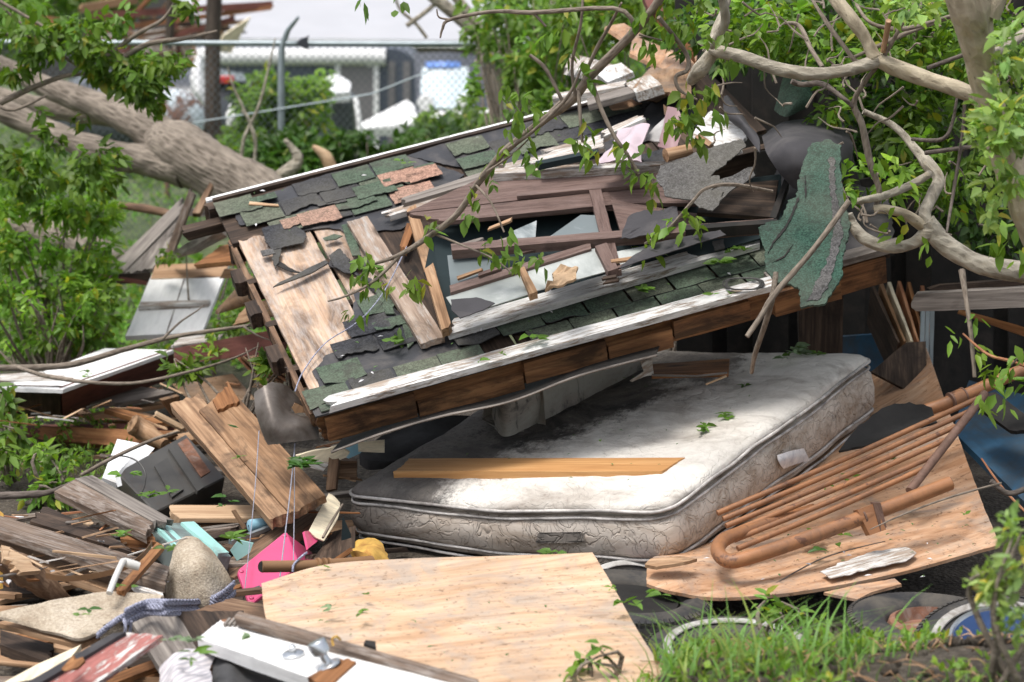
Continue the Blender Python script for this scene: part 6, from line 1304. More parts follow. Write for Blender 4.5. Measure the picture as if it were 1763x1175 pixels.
# filler: dark broken wood low in the heap
fr_ = random.Random(5)
for i in range(130):
    for _ in range(20):
        px, py = fr_.uniform(-20, 620), fr_.uniform(690, 1190)
        if not (px < 190 and 730 < py < 880): break
    z = fr_.uniform(.01, .15); a = fr_.uniform(-.5, .9); L = fr_.uniform(.15, .55); w_ = fr_.uniform(.03, .10)
    c = g(px, py, z); d = Vector((math.cos(a), math.sin(a), fr_.uniform(-.15, .15))); q = Vector((-math.sin(a), math.cos(a), fr_.uniform(-.3, .3)))
    c.z = max(c.z, hgt(c.x, c.y) + .02)
    m = fr_.choice(['plank_dark', 'plank_brown', 'plank_orange', 'plank_umber', 'plank_tan', 'plank_dark', 'plank_grey'])
    plank('wood_scrap', [c - d * L / 2 - q * w_ / 2, c + d * L / 2 - q * w_ / 2, c + d * L / 2 + q * w_ / 2, c - d * L / 2 + q * w_ / 2], .018, M[m], label='broken piece of wood low in the heap on the left', cat='wood scrap', group='broken wood low in the heap', split=(.03, .03), n=Vector((0, 0, 1)))
for i in range(150):
    for _ in range(20):
        px, py = fr_.uniform(-20, 600), fr_.uniform(650, 1180)
        if not ((px < 190 and 730 < py < 880) or (170 < px < 420 and 735 < py < 890) or (290 < px < 570 and 670 < py) or (270 < px and 890 < py) or (py > 1040) or (px < 300 and 1000 < py)): break
    z = fr_.uniform(.10, .36); a = fr_.uniform(-.9, 1.3); L_ = fr_.uniform(.05, .26); w_ = fr_.uniform(.004, .016)
    c = g(px, py, z); d = Vector((math.cos(a), math.sin(a), fr_.uniform(-.3, .3))); q = Vector((-math.sin(a), math.cos(a), fr_.uniform(-.3, .3)))
    plank('splinter', [c - d * L_ / 2 - q * w_ / 2, c + d * L_ / 2 - q * w_ / 2, c + d * L_ / 2 + q * w_ / 2, c - d * L_ / 2 + q * w_ / 2], fr_.uniform(.003, .01), M[fr_.choice(['plank_pale', 'plank_tan', 'plank_tan', 'plank_orange', 'plank_grey', 'terracotta_wood', 'white_worn'])], label='small splinter of wood caught in the heap on the left', cat='splinter', group='small splinters in the heap', split=(.01, .03), n=Vector((0, -.3, 1)), step=.03)
for i in range(70):
    px, py = fr_.uniform(-10, 560), fr_.uniform(690, 1040)
    if (px < 190 and 730 < py < 880) or (280 < px and 895 < py) or (290 < px < 570 and 660 < py < 900): continue
    c = g(px, py, fr_.uniform(.16, .34)); s_ = fr_.uniform(.008, .03); m = fr_.choice(['paper', 'brown_paper', 'white_enamel', 'felt', 'concrete'])
    poly('rubbish_scrap', [c + Vector((s_ * math.cos(a_) * fr_.uniform(.6, 1.3), s_ * math.sin(a_) * fr_.uniform(.6, 1.3), fr_.uniform(-.006, .01))) for a_ in (0, 1.1, 2.3, 3.4, 4.6, 5.5)], .004, M[m], rag=.003, step=.006, label='small scrap of paper or plaster in the heap on the left', cat='scrap', group='small scraps in the heap', n=Vector((0, 0, 1)))
# branches across the left
def branch(label, pts, r, mat='twig', **k): return tube('branch', [P(*p) for p in pts], r, M[mat], seg=8, smooth_n=40, rough=.12, rf=18, label=label, cat='branch', **k)
lbn = thing('fallen_branch', 'long thin grey branch lying across the boxed column', 'branch', P(0, 634, 12.3))
tube('stem', [P(-20, 634, 12.3), P(110, 630, 12.3), P(215, 602, 12.4), P(300, 580, 12.4), P(420, 562, 12.4), P(478, 552, 12.4)], [.018, .017, .014, .012, .009, .005], M['twig'], lbn, 8, 50, .12, 18)
tube('fork', [P(28, 632, 12.3), P(80, 648, 12.1), P(150, 658, 12.0), P(230, 660, 12.0), P(320, 642, 12.0), P(400, 618, 12.1), P(446, 596, 12.2)], [.012, .011, .010, .009, .008, .006, .003], M['twig'], lbn, 7, 50, .12, 18)
tube('fork', [P(280, 584, 12.3), P(310, 555, 12.3), P(340, 535, 12.3), P(352, 525, 12.3)], [.007, .006, .004, .002], M['twig'], lbn, 6, 20)
tube('fork', [P(424, 563, 12.3), P(450, 545, 12.3), P(464, 532, 12.3)], [.006, .004, .002], M['twig'], lbn, 6, 14)
tube('fork', [P(420, 563, 12.3), P(448, 580, 12.2), P(480, 590, 12.2)], [.006, .004, .002], M['twig'], lbn, 6, 14)
branch('straight thin pole leaning over the white appliance door', [(140, 818, 11.0), (200, 786, 11.0), (262, 758, 11.1), (306, 744, 11.2)], [.009, .009, .008, .006])
branch('dark stick poking in from the left above the planks', [(-10, 854, 10.8), (50, 852, 10.8), (90, 846, 10.8), (130, 828, 10.8)], [.018, .018, .012, .007], 'twig_dark')
# ================================================================ dark wreck and added black backdrop behind the right side
wl = thing('dark_backdrop', 'added black board backdrop darkening the space behind the right hand trees', 'wall', P(1550, 600, 12.9))  # board wall added as a dark backdrop behind the foliage
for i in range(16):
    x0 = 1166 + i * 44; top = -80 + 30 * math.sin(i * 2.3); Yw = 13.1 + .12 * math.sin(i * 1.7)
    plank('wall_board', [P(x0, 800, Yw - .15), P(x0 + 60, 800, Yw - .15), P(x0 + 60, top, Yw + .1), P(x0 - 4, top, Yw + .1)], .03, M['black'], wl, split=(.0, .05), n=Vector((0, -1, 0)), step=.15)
dY('grey brown sided board under the roof at the right', [(1376, 612), (1450, 612), (1453, 506), (1374, 530)], 12.0, .03, 'plank_dark', n=Vector((0, -1, 0)))
fn = [('sh_terra', 1585, 492, 1606, 592), ('plank_orange', 1562, 486, 1594, 590), ('sh_terra', 1545, 484, 1583, 588), ('cream_board', 1528, 486, 1572, 588), ('foam', 1514, 488, 1560, 588), ('plank_dark', 1500, 492, 1550, 590)]
for (m, x0, y0, x1, y1), lb in zip(fn, ['rust red edged panel nearest the grey post', 'brown panel edge in the leaning stack', 'orange edged panel in the middle of the leaning stack', 'pale edged panel in the leaning stack', 'yellow edged panel in the leaning stack', 'dark outermost panel of the leaning stack']):
    dY(lb + ' under the pale limb', [(x0, y0), (x1 - 4, y1), (x1, y1), (x0 + 6, y0)], [12.3, 11.9, 11.9, 12.3], .25, m if m in ('plank_orange', 'plank_dark', 'cream_board') else {'sh_terra': 'terracotta_wood', 'foam': 'tubebrown'}[m], 'panel')
pst = thing('metal_post', 'grey ribbed metal corner post in the dark gap at the right', 'post', P(1594, 640, 11.8))
for k in range(3): plank('rib', [P(1583 + k * 8, 650, 11.8 + .02 * k), P(1590 + k * 8, 650, 11.8 + .02 * k), P(1593 + k * 8, 530, 11.85), P(1586 + k * 8, 530, 11.85)], .012, M['galv'], pst, n=Vector((-.2, -1, 0)))
dY('old grey beam with a rotted top at the right edge', [(1573, 537), (1800, 528), (1800, 494), (1576, 507)], [11.0, 10.9, 10.9, 11.0], .09, 'plank_grey', 'beam', split=(.03, 0), n=Vector((0, -1, .2)))
dY('rotted dark board on top of the old grey beam', [(1604, 508), (1800, 492), (1800, 478), (1612, 492)], 11.1, .05, 'plank_dark', split=(.04, 0), n=Vector((0, -1, .3)))
dY('orange brown beam below the old grey beam', [(1648, 540), (1800, 592), (1800, 574), (1652, 532)], [11.6, 11.2, 11.2, 11.6], .06, 'plank_orange', 'beam', n=Vector((0, -1, .3)))
dY('blue painted door lying behind the bed frame', [(1640, 742), (1800, 900), (1800, 690), (1668, 655)], [11.3, 10.4, 11.2, 11.9], .035, 'bluepaint', 'door')
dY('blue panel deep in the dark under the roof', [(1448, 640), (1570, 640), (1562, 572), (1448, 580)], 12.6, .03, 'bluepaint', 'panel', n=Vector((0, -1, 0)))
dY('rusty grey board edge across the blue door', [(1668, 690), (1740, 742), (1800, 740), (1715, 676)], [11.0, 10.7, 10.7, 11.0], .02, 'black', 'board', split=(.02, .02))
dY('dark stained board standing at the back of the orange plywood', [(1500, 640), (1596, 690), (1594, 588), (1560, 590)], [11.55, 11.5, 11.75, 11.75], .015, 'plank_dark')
dY('brown shelf board under the roof front', [(1122, 645), (1254, 642), (1256, 618), (1124, 627)], [10.95, 10.95, 11.2, 11.2], .02, 'plank_orange', 'shelf')
poly('bracket', [P(x, y, 10.9) for x, y in [(1084, 656), (1108, 640), (1102, 622), (1122, 618), (1126, 646), (1112, 648), (1088, 658)]], .01, M['white_worn'], label='white broken bracket under the roof front', cat='bracket')
tube('lath_edge', [P(1122, 646, 10.88), P(1200, 648, 10.86), P(1252, 642, 10.86)], .006, M['plank_grey'], seg=5, label='thin pale strip along the brown shelf board', cat='strip')
tube('stick', [P(1216, 662, 10.7), P(1250, 648, 10.8)], .005, M['plank_pale'], seg=5, label='short pale stick beneath the thin pale strip', cat='stick')
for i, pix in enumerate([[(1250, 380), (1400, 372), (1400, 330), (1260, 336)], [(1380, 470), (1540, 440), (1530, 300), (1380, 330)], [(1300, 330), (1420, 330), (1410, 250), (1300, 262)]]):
    dY(['black fill board beneath the grey granule sheet', 'black fill board under the curved pale limb', 'black fill board behind the black bent felt'][i], pix, 11.9, .03, 'black')  # fill boards added to keep these gaps dark
# ================================================================ broken trees on the right
def limb(root, pts, name='limb', mat='bark_pale', seg=14, n=40, rough=.10, rf=11):
    return tube(name, [P(x, y, Y) for x, y, Y, r in pts], [r * (.86 if 8 < r < 24 else 1) * Y / FPX for x, y, Y, r in pts], M[mat], root, seg, n, rough, rf)
t1 = thing('broken_tree', 'thick pale barked trunk rising at the right edge of the picture', 'tree', P(1800, 500, 8.9))
limb(t1, [(1655, -70, 8.7, 40), (1668, 0, 8.7, 38), (1680, 60, 8.75, 31), (1690, 120, 8.8, 26), (1712, 210, 8.85, 26), (1745, 300, 8.9, 30), (1790, 400, 8.9, 34), (1850, 520, 8.9, 36)], 'trunk', seg=24, n=60)
limb(t1, [(1700, 20, 8.72, 26), (1720, -10, 8.7, 20), (1745, -60, 8.7, 15)])
limb(t1, [(1702, 95, 9.0, 12), (1740, 75, 9.2, 11), (1800, 30, 9.4, 9)], mat='bark_grey')
t2 = thing('fallen_limb', 'pale forked limb arching over the black felt at the top right', 'tree limb', P(1510, 110, 10.0))
limb(t2, [(1222, 78, 10.2, 9), (1236, 88, 10.15, 13), (1283, 100, 10.1, 13), (1340, 119, 10.05, 14), (1400, 127, 10, 13), (1460, 121, 10, 12), (1512, 104, 10, 15)], 'limb', 'bark_grey')
limb(t2, [(1420, -40, 10.1, 13), (1440, 0, 10.05, 14), (1468, 36, 10.0, 14), (1490, 66, 10, 12), (1504, 98, 10, 15)], 'limb')
limb(t2, [(1500, 98, 10, 14), (1540, 116, 10, 17), (1600, 138, 9.95, 16), (1660, 158, 9.9, 17), (1720, 190, 9.9, 16)], 'limb')
limb(t2, [(1232, 84, 10.18, 13), (1216, 106, 10.2, 14), (1204, 122, 10.22, 16), (1190, 140, 10.3, 10)], 'limb', 'bark_grey')
limb(t2, [(1228, 80, 10.2, 10), (1234, 50, 10.25, 8), (1250, 10, 10.3, 6), (1262, -30, 10.3, 4)], 'limb', 'bark_grey')
limb(t2, [(1218, 95, 10.2, 7), (1180, 70, 10.2, 6), (1130, 96, 10.3, 5), (1060, 120, 10.4, 5), (1012, 140, 10.4, 4)], 'limb', 'bark_grey') if False else None
limb(t2, [(1520, 90, 9.98, 5), (1526, 60, 9.95, 5), (1530, 36, 9.9, 5)], 'stub', 'plank_tan', 8, 8)
limb(t2, [(1225, 80, 10.0, 7), (1248, 40, 9.9, 8), (1244, 0, 9.85, 8), (1236, -40, 9.8, 8)], 'limb', 'bark_grey')
t3 = thing('fallen_limb', 'grey curved limb reaching left over the dark gap from the right edge', 'tree limb', P(1600, 400, 10.2))
limb(t3, [(1462, 368, 10.3, 6), (1470, 390, 10.3, 11), (1490, 412, 10.25, 13), (1530, 426, 10.2, 12), (1570, 420, 10.2, 12), (1602, 396, 10.2, 17)], 'limb', 'bark_grey')
limb(t3, [(1596, 380, 10.2, 18), (1622, 416, 10.2, 21), (1670, 448, 10.15, 20), (1720, 464, 10.1, 21), (1800, 472, 10.1, 23)], 'limb', 'bark_grey')
limb(t3, [(1604, 400, 10.2, 17), (1592, 370, 10.22, 13), (1606, 335, 10.3, 13), (1616, 308, 10.35, 12), (1598, 284, 10.4, 14), (1580, 262, 10.45, 8), (1540, 218, 10.5, 6), (1486, 192, 10.5, 5)], 'limb', 'bark_grey')
limb(t3, [(1586, 388, 10.2, 12), (1556, 368, 10.15, 10), (1520, 360, 10.1, 8), (1505, 361, 10.1, 8)], 'stub', 'bark_pale', 12, 16)
limb(t3, [(1600, 300, 10.3, 7), (1570, 318, 10.2, 7), (1520, 338, 10.1, 7), (1468, 348, 10.05, 5)], 'limb', 'bark_grey')
limb(t3, [(1505, 362, 10.1, 4), (1514, 330, 10.1, 5), (1498, 280, 10.1, 6), (1484, 215, 10.1, 6), (1470, 178, 10.1, 5), (1490, 140, 10.05, 4), (1520, 100, 10.0, 4), (1560, 30, 9.9, 3), (1590, -20, 9.9, 3)], 'limb', 'twig')
limb(t3, [(1474, 8, 10.1, 3), (1500, 40, 10.0, 3), (1556, 50, 10, 4), (1636, 28, 10, 3)], 'limb', 'twig')
limb(t3, [(1350, 40, 10.3, 3), (1376, 45, 10.3, 4), (1396, 84, 10.2, 4), (1416, 116, 10.1, 4)], 'limb', 'twig')
limb(t3, [(1392, -10, 10.2, 2), (1428, 46, 10.1, 4), (1474, 108, 10.05, 4)], 'limb', 'twig')
limb(t3, [(1363, 140, 10.3, 5), (1380, 146, 10.3, 5), (1415, 145, 10.2, 5), (1450, 168, 10.1, 4), (1470, 185, 10.1, 4)], 'limb', 'twig_dark')
limb(t3, [(1468, 100, 10.1, 3), (1560, 58, 10.1, 4), (1636, 30, 10.1, 3)], 'limb', 'twig')
limb(t3, [(1596, 118, 10.1, 4), (1650, 98, 10.1, 4), (1700, 80, 10, 3)], 'limb', 'twig_dark')
limb(t3, [(1592, 264, 10.2, 4), (1650, 256, 10.2, 4), (1700, 250, 10.2, 3)], 'limb', 'twig_dark')
limb(t3, [(1662, 160, 10, 3), (1656, 240, 10, 3), (1640, 340, 10.0, 3), (1630, 400, 9.9, 2)], 'limb', 'twig_dark')
limb(t3, [(1570, 240, 10.3, 3), (1622, 240, 10.2, 4), (1640, 210, 10.2, 3), (1650, 150, 10.2, 2)], 'limb', 'twig_dark')
L = Leaves(31)
for (x, y, Y, rx, ry, rd, c, tn) in [(1420, 60, 11.6, 130, 60, .5, 150, .8), (1300, 50, 11.4, 90, 60, .4, 110, 1.0), (1560, 70, 11.5, 120, 70, .5, 150, .9), (1560, 200, 11.5, 90, 60, .4, 90, .7), (1430, 185, 11.4, 40, 60, .3, 30, .8), (1620, 250, 11.3, 90, 60, .4, 60, .7), (1640, 320, 11.2, 70, 40, .3, 40, .8), (1520, 320, 10.9, 60, 40, .3, 34, 1.1), (1690, 60, 11.2, 90, 90, .4, 100, .8), (1740, 200, 10.8, 50, 80, .4, 60, .9)]:
    s = Y / FPX; L.blob(P(x, y, Y), rx * s, rd, ry * s, c, .068, 5, (tn * 1.55, tn * 1.6, tn * 1.3), .45, .26, 3.5)
L.build('crown', M['leaf'], t3)
L = Leaves(32)
for (x, y, Y, rx, ry, rd, c, tn) in [(1420, 40, 12.4, 300, 90, .4, 330, .8), (1640, 160, 12.3, 190, 150, .4, 330, .7), (1500, 250, 12.2, 130, 90, .3, 130, .6), (1700, 380, 12.2, 110, 60, .3, 90, .7)]:
    s = Y / FPX; L.blob(P(x, y, Y), rx * s, rd, ry * s, c, .072, 5, (tn * 1.3, tn * 1.4, tn * 1.2), .45, .14, 3)
L.build('crown', M['leaf_dark'], t2)  # dark leaf layer, backdrop shade put into its colour
L = Leaves(33)
for (x, y, Y, rx, ry, rd, c) in [(1736, 90, 8.6, 34, 40, .15, 16), (1730, 200, 8.5, 50, 60, .2, 46), (1700, 240, 8.5, 30, 40, .15, 20), (1745, 300, 8.5, 30, 40, .15, 20), (1710, 330, 8.9, 26, 60, .15, 14), (1560, 10, 9.6, 60, 20, .2, 16)]:
    s = Y / FPX; L.blob(P(x, y, Y), rx * s, rd, ry * s, c, .062, 5, (1.4, 1.45, 1.3), .3, .1, 4)
L.build('crown', M['leaf_pale'], t1)
rt_ = random.Random(9); mb = MB()
for i in range(110):
    x, y, Y = rt_.uniform(1190, 1760), rt_.uniform(-20, 420), rt_.uniform(9.9, 11.6); a = rt_.uniform(0, 6.28); l_ = rt_.uniform(20, 90)
    if y > 250 and x < 1460: continue
    pts = [P(x + math.cos(a) * l_ * k / 3 + rt_.uniform(-8, 8), y + math.sin(a) * l_ * k / 3 + rt_.uniform(-8, 8), Y + .03 * k) for k in range(4)]
    tube('twig', pts, [.0055, .0045, .0035, .0015], M['twig'], t3, 5, 9)
# cover behind on the top middle right
shrub('tree', 'leafy green tree top growing behind the orange plywood heap', 'tree', [(1180, 20, 14.5, 120, 60, .6, 240), (1050, 20, 15, 90, 50, .5, 120), (1260, 90, 13.6, 70, 50, .4, 90)], .095, 'leaf', (1.1, 1.1, 1), seed=41, gap=.25, stems=4)
# ================================================================ the broken branch hanging across the roof
hb = thing('hanging_branch', 'long leafy broken branch hanging diagonally across the roof', 'branch', P(1135, -10, 9.7))
main = [(1150, -40, 9.6, 9), (1132, 5, 9.65, 9), (1085, 62, 9.75, 8.5), (1018, 130, 9.9, 8), (985, 172, 10, 8), (930, 212, 10.1, 7), (868, 262, 10.25, 6.5), (826, 312, 10.4, 6), (786, 370, 10.5, 5.5), (735, 410, 10.6, 5), (686, 440, 10.6, 4), (640, 456, 10.65, 2.5)]
limb(hb, main, 'stem', 'twig', 10, 80, .08, 14)
subs = [[(690, 438, 10.6, 3.5), (660, 470, 10.6, 3), (629, 494, 10.55, 2.6), (590, 512, 10.55, 2), (564, 519, 10.55, 1.5)],
        [(1016, 132, 9.9, 4.5), (1034, 185, 9.85, 4), (1057, 233, 9.8, 3.6), (1080, 266, 9.8, 3.2), (1100, 300, 9.8, 2.4)],
        [(996, 156, 9.95, 4), (999, 200, 9.9, 3.4), (1003, 246, 9.9, 2.6)],
        [(930, 212, 10.1, 3), (960, 180, 10.1, 3), (990, 160, 10.1, 2.5)],
        [(876, 256, 10.2, 3.5), (918, 226, 10.0, 3), (975, 170, 9.9, 3), (1000, 120, 9.85, 2)],
        [(1000, 148, 9.95, 3), (1024, 90, 9.9, 3.5), (1052, 40, 9.8, 3), (1070, 5, 9.7, 2)],
        [(990, 165, 9.95, 3), (985, 110, 9.9, 3), (1000, 40, 9.8, 2.6), (1004, -20, 9.8, 2)],
        [(970, 178, 10, 3), (940, 120, 10, 3.5), (912, 95, 10, 3)],
        [(1094, 48, 9.72, 4.5), (1060, 15, 9.7, 4), (920, 22, 9.8, 4), (850, 20, 9.8, 3.5), (775, 34, 9.8, 3), (762, 50, 9.8, 2.4), (758, 66, 9.8, 1.5)],
        [(775, 34, 9.8, 2), (756, 30, 9.8, 1.6), (752, 16, 9.8, 1.2)], [(918, 22, 9.8, 3), (940, 46, 9.8, 2)],
        [(820, 320, 10.4, 2.5), (846, 350, 10.3, 2), (868, 400, 10.25, 1.6)], [(745, 402, 10.6, 2.4), (790, 420, 10.5, 2), (850, 446, 10.4, 1.6), (880, 470, 10.35, 1.2)],
        [(1134, 30, 9.6, 4), (1180, 90, 9.7, 4), (1184, 120, 9.7, 4), (1164, 132, 9.7, 3.5), (1170, 155, 9.7, 3), (1200, 172, 9.7, 2)],
        [(838, 296, 10.3, 2.2), (880, 268, 10.2, 2), (910, 240, 10.1, 1.2)], [(1100, 60, 9.7, 2), (1140, 70, 9.7, 1.5)]]
for s in subs: limb(hb, s, 'twig', 'twig', 7, 24, .1, 25)
L = Leaves(51)
def spray(L, pts, size=.066, k=5, tint=(1, 1, 1), droop=.6, spread=.7):
    for (x, y, Y, n_) in pts:
        for _ in range(n_): L.cluster(P(x + L.r.normal(0, 9), y + L.r.normal(0, 9), Y + L.r.normal(0, .04)), (L.r.normal(0, .4), -.2 + L.r.normal(0, .3), -.5), size, k, tint, droop, spread)
spray(L, [(1100, 300, 9.8, 3), (1090, 275, 9.8, 2), (1056, 245, 9.8, 2), (1118, 304, 9.8, 2), (1110, 330, 9.8, 1), (1003, 240, 9.9, 3), (1008, 262, 9.9, 2), (1000, 215, 9.9, 1), (905, 268, 10.1, 3), (925, 282, 10.1, 1), (890, 262, 10.2, 1), (820, 345, 10.4, 2), (808, 368, 10.4, 2), (870, 402, 10.3, 1), (880, 440, 10.4, 3), (905, 450, 10.4, 2), (930, 436, 10.4, 2), (845, 430, 10.5, 2), (832, 300, 10.4, 2), (640, 450, 10.6, 3), (630, 480, 10.6, 4), (660, 500, 10.5, 2), (700, 500, 10.5, 2), (710, 490, 10.5, 2), (730, 390, 10.5, 2), (690, 560, 10.6, 1), (612, 540, 10.6, 2), (1160, 200, 9.7, 3), (1190, 200, 9.7, 4), (1200, 160, 9.7, 3), (1220, 150, 9.7, 3), (1180, 225, 9.7, 3), (1215, 235, 9.7, 2), (1240, 190, 9.7, 2), (960, 30, 9.9, 2), (980, 38, 9.9, 1), (915, 200, 10.05, 3), (880, 180, 10.05, 2), (890, 220, 10.1, 2), (905, 160, 10.05, 2), (875, 150, 10.05, 1), (940, 60, 10, 2), (1010, 130, 9.9, 2), (985, 100, 9.95, 2), (1100, 20, 9.7, 2), (1150, 50, 9.7, 4), (1180, 30, 9.7, 4), (1200, 60, 9.7, 3), (1120, 75, 9.7, 3), (1250, 110, 9.8, 3), (1260, 60, 9.8, 3), (1200, 0, 9.7, 3), (1140, 0, 9.7, 2), (700, 6, 9.8, 1), (610, -4, 9.8, 1)], k=4)
L.build('leaves', M['leaf'], hb)
# stick leaning on the flap
st_ = thing('broken_stick', 'long bare stick leaning against the green roofing flap', 'stick', P(1295, 640, 10.0))
limb(st_, [(1462, 346, 9.9, 5), (1400, 430, 9.85, 5), (1335, 505, 9.8, 5.5), (1310, 545, 9.78, 5), (1286, 580, 9.75, 4.5)], 'stem', 'twig', 8, 30, .1, 20)
limb(st_, [(1336, 470, 9.85, 4.5), (1330, 510, 9.8, 5.5), (1320, 550, 9.85, 5), (1300, 610, 10, 4.5), (1294, 642, 10.1, 3.5)], 'stem', 'twig', 8, 24, .1, 20)
tw2 = thing('leafy_twig', 'wilting leafy twig lying over the right end of the window frame', 'twig', P(1180, 400, 10.6))
limb(tw2, [(1110, 420, 10.7, 2.5), (1150, 395, 10.65, 3), (1190, 350, 10.6, 3), (1215, 325, 10.6, 3), (1260, 318, 10.6, 3.5), (1330, 330, 10.7, 3)], 'stem', 'twig', 6, 24)
L = Leaves(52); spray(L, [(1130, 410, 10.6, 2), (1160, 385, 10.6, 2), (1185, 375, 10.6, 2), (1195, 395, 10.55, 1), (1120, 425, 10.6, 1)], .08, 4, (1.1, 1.1, 1), .3); L.build('leaves', M['leaf'], tw2)
# vines hanging at the right
vn_ = thing('hanging_vine', 'thin vine with bright leaves hanging in front of the dark gap', 'vine', P(1660, 470, 9.8))
limb(vn_, [(1656, 466, 9.85, 6), (1664, 520, 9.75, 4.5), (1672, 580, 9.7, 4), (1678, 650, 9.65, 3.5)], 'stem', 'twig', 7, 24)
limb(vn_, [(1658, 575, 9.7, 2), (1700, 610, 9.6, 2.5), (1740, 622, 9.5, 3), (1790, 640, 9.5, 3)], 'stem', 'terracotta_wood', 6, 20)
limb(vn_, [(1740, 630, 9.5, 2), (1770, 600, 9.4, 2)], 'stem', 'twig', 6, 8)
L = Leaves(53); spray(L, [(1644, 572, 9.7, 1), (1668, 560, 9.7, 1), (1690, 600, 9.6, 1), (1712, 630, 9.5, 2), (1716, 660, 9.5, 2), (1700, 690, 9.5, 2), (1735, 600, 9.4, 1), (1750, 680, 9.4, 2), (1756, 600, 9.4, 1), (1700, 410, 9.8, 2), (1730, 400, 9.7, 3), (1750, 440, 9.7, 2), (1560, 300, 10.0, 2), (1515, 275, 10.0, 1), (1450, 330, 10.0, 2), (1450, 275, 10.0, 1), (1540, 390, 10.1, 2), (1590, 440, 10.1, 1)], .07, 4, (1.25, 1.25, 1.1), .3); L.build('leaves', M['leaf'], vn_)
tube('bare_twig', [P(1800, 826, 9.5), P(1740, 850, 9.5), P(1706, 828, 9.5)], [.014, .012, .010], M['twig_dark'], seg=8, smooth_n=20, rough=.15, rf=20, label='thick bare twig end poking in from the right edge', cat='twig')
tube('bare_twig', [P(1724, 832, 9.5), P(1640, 855, 9.45), P(1560, 884, 9.4), P(1498, 912, 9.35)], [.005, .005, .004, .002], M['twig'], seg=6, smooth_n=24, label='thin twig reaching over the bed frame bracket', cat='twig')
tube('bare_twig', [P(1690, 790, 10), P(1730, 845, 9.8), P(1790, 905, 9.6)], [.004, .005, .005], M['terracotta_wood'], seg=6, smooth_n=20, label='red brown twig across the blue door', cat='twig')
tube('bare_twig', [P(1330, 1008, 9.42), P(1420, 960, 9.62), P(1524, 932, 9.75)], [.003, .0035, .002], M['twig_dark'], seg=6, smooth_n=24, label='dark twig lying on the orange plywood below the bed frame', cat='twig')
# ================================================================ left hand leaves and weeds
lt = thing('leaning_tree', 'leafy branches of a tree hanging in from the upper left', 'tree', P(-120, 300, 14))
for pts in ([(-60, 210, 14.2, 7), (0, 178, 14.1, 6), (60, 150, 14, 5), (110, 132, 14, 4), (146, 128, 14, 3)], [(200, 110, 14, 4), (250, 78, 14, 5), (320, 66, 14, 4), (374, 54, 14, 2)], [(180, 100, 14, 4), (235, 60, 14, 4), (280, 34, 14, 3), (300, 5, 14, 2)], [(-40, 52, 14, 3), (30, 62, 14, 3), (110, 70, 14, 3), (180, 86, 14, 2)], [(-20, 170, 13.8, 3), (20, 190, 13.8, 3), (80, 165, 13.8, 2)], [(-40, -20, 14, 4), (30, 20, 14, 3), (100, 60, 14, 3), (200, 110, 14, 4), (240, 150, 14, 3)], [(0, 10, 14, 2), (60, 60, 14, 3), (140, 120, 14, 2)]):
    limb(lt, pts, 'branch', 'twig', 7, 30, .08, 12)
L = Leaves(61)
for (x, y, Y, rx, ry, rd, c) in [(60, 55, 14, 70, 26, .25, 44), (40, 15, 14.2, 60, 20, .3, 18), (140, 60, 14, 60, 36, .25, 52), (205, 30, 14, 24, 20, .12, 7), (190, 100, 14, 60, 36, .25, 62), (235, 135, 13.9, 44, 34, .2, 60), (250, 190, 13.9, 20, 38, .15, 22), (285, 108, 13.9, 34, 16, .15, 26), (330, 14, 14, 26, 12, .1, 12), (100, 95, 14, 60, 30, .25, 44), (20, 125, 13.9, 36, 12, .2, 14), (60, 265, 13.8, 70, 16, .3, 30), (165, 272, 13.8, 50, 18, .2, 26), (40, 300, 13.8, 70, 36, .3, 44), (140, 312, 13.8, 60, 26, .3, 26), (145, 213, 13.8, 10, 12, .1, 4), (60, 196, 13.8, 8, 10, .1, 3), (90, 232, 13.8, 24, 10, .1, 8)]:
    s = Y / FPX; L.blob(P(x, y, Y), rx * s, rd, ry * s, c, .078, 5, (1.2, 1.25, 1.1), .9, .18, 4)
L.build('crown', M['leaf'], lt)
rb2 = random.Random(4)
shrub('bush', 'dense fresh green bush in front of the fallen trunk at the left', 'bush', [(rb2.uniform(-30, 190), rb2.uniform(330, 560), rb2.uniform(13.9, 15.2), rb2.uniform(18, 44), rb2.uniform(12, 34), .16, int(rb2.uniform(8, 34))) for _ in range(34)], .068, 'leaf_bright', (1.3, 1.35, 1), seed=71, gap=.1, stems=1)
shrub('bush', 'lighter green bush left of the white door panel', 'bush', [(rb2.uniform(-20, 195), rb2.uniform(470, 610), rb2.uniform(13.2, 14.3), rb2.uniform(16, 36), rb2.uniform(10, 26), .14, int(rb2.uniform(8, 28))) for _ in range(30)], .062, 'leaf_bright', (1.1, 1.15, 1), seed=72, gap=.1, stems=1)
shrub('bush', 'leafy weeds between the door panel and the roof', 'weeds', [(390, 560, 13.4, 30, 40, .2, 36), (370, 600, 13, 30, 16, .2, 16), (400, 430, 14.4, 26, 18, .2, 12), (300, 440, 14.6, 30, 12, .1, 9)], .055, 'leaf_bright', (1.1, 1.1, .9), seed=73, gap=.15, stems=1)
shrub('plant', 'dark leafy plant behind the big brown plank under the roof corner', 'plant', [(450, 608, 11.8, 50, 26, .15, 70), (320, 632, 12.2, 28, 18, .1, 24), (480, 636, 11.5, 26, 26, .12, 34)], .075, 'leaf', (1.1, 1.1, 1), seed=74, gap=.1)
shrub('plant', 'bright low plant growing left of the dark cabinet', 'plant', [(68, 790, 11.3, 18, 36, .1, 14), (95, 840, 11.2, 22, 20, .1, 14), (70, 850, 11.2, 26, 20, .1, 14), (100, 815, 11.3, 10, 6, .1, 4)], .075, 'leaf_bright', (1.1, 1.15, 1), seed=75, gap=.05)
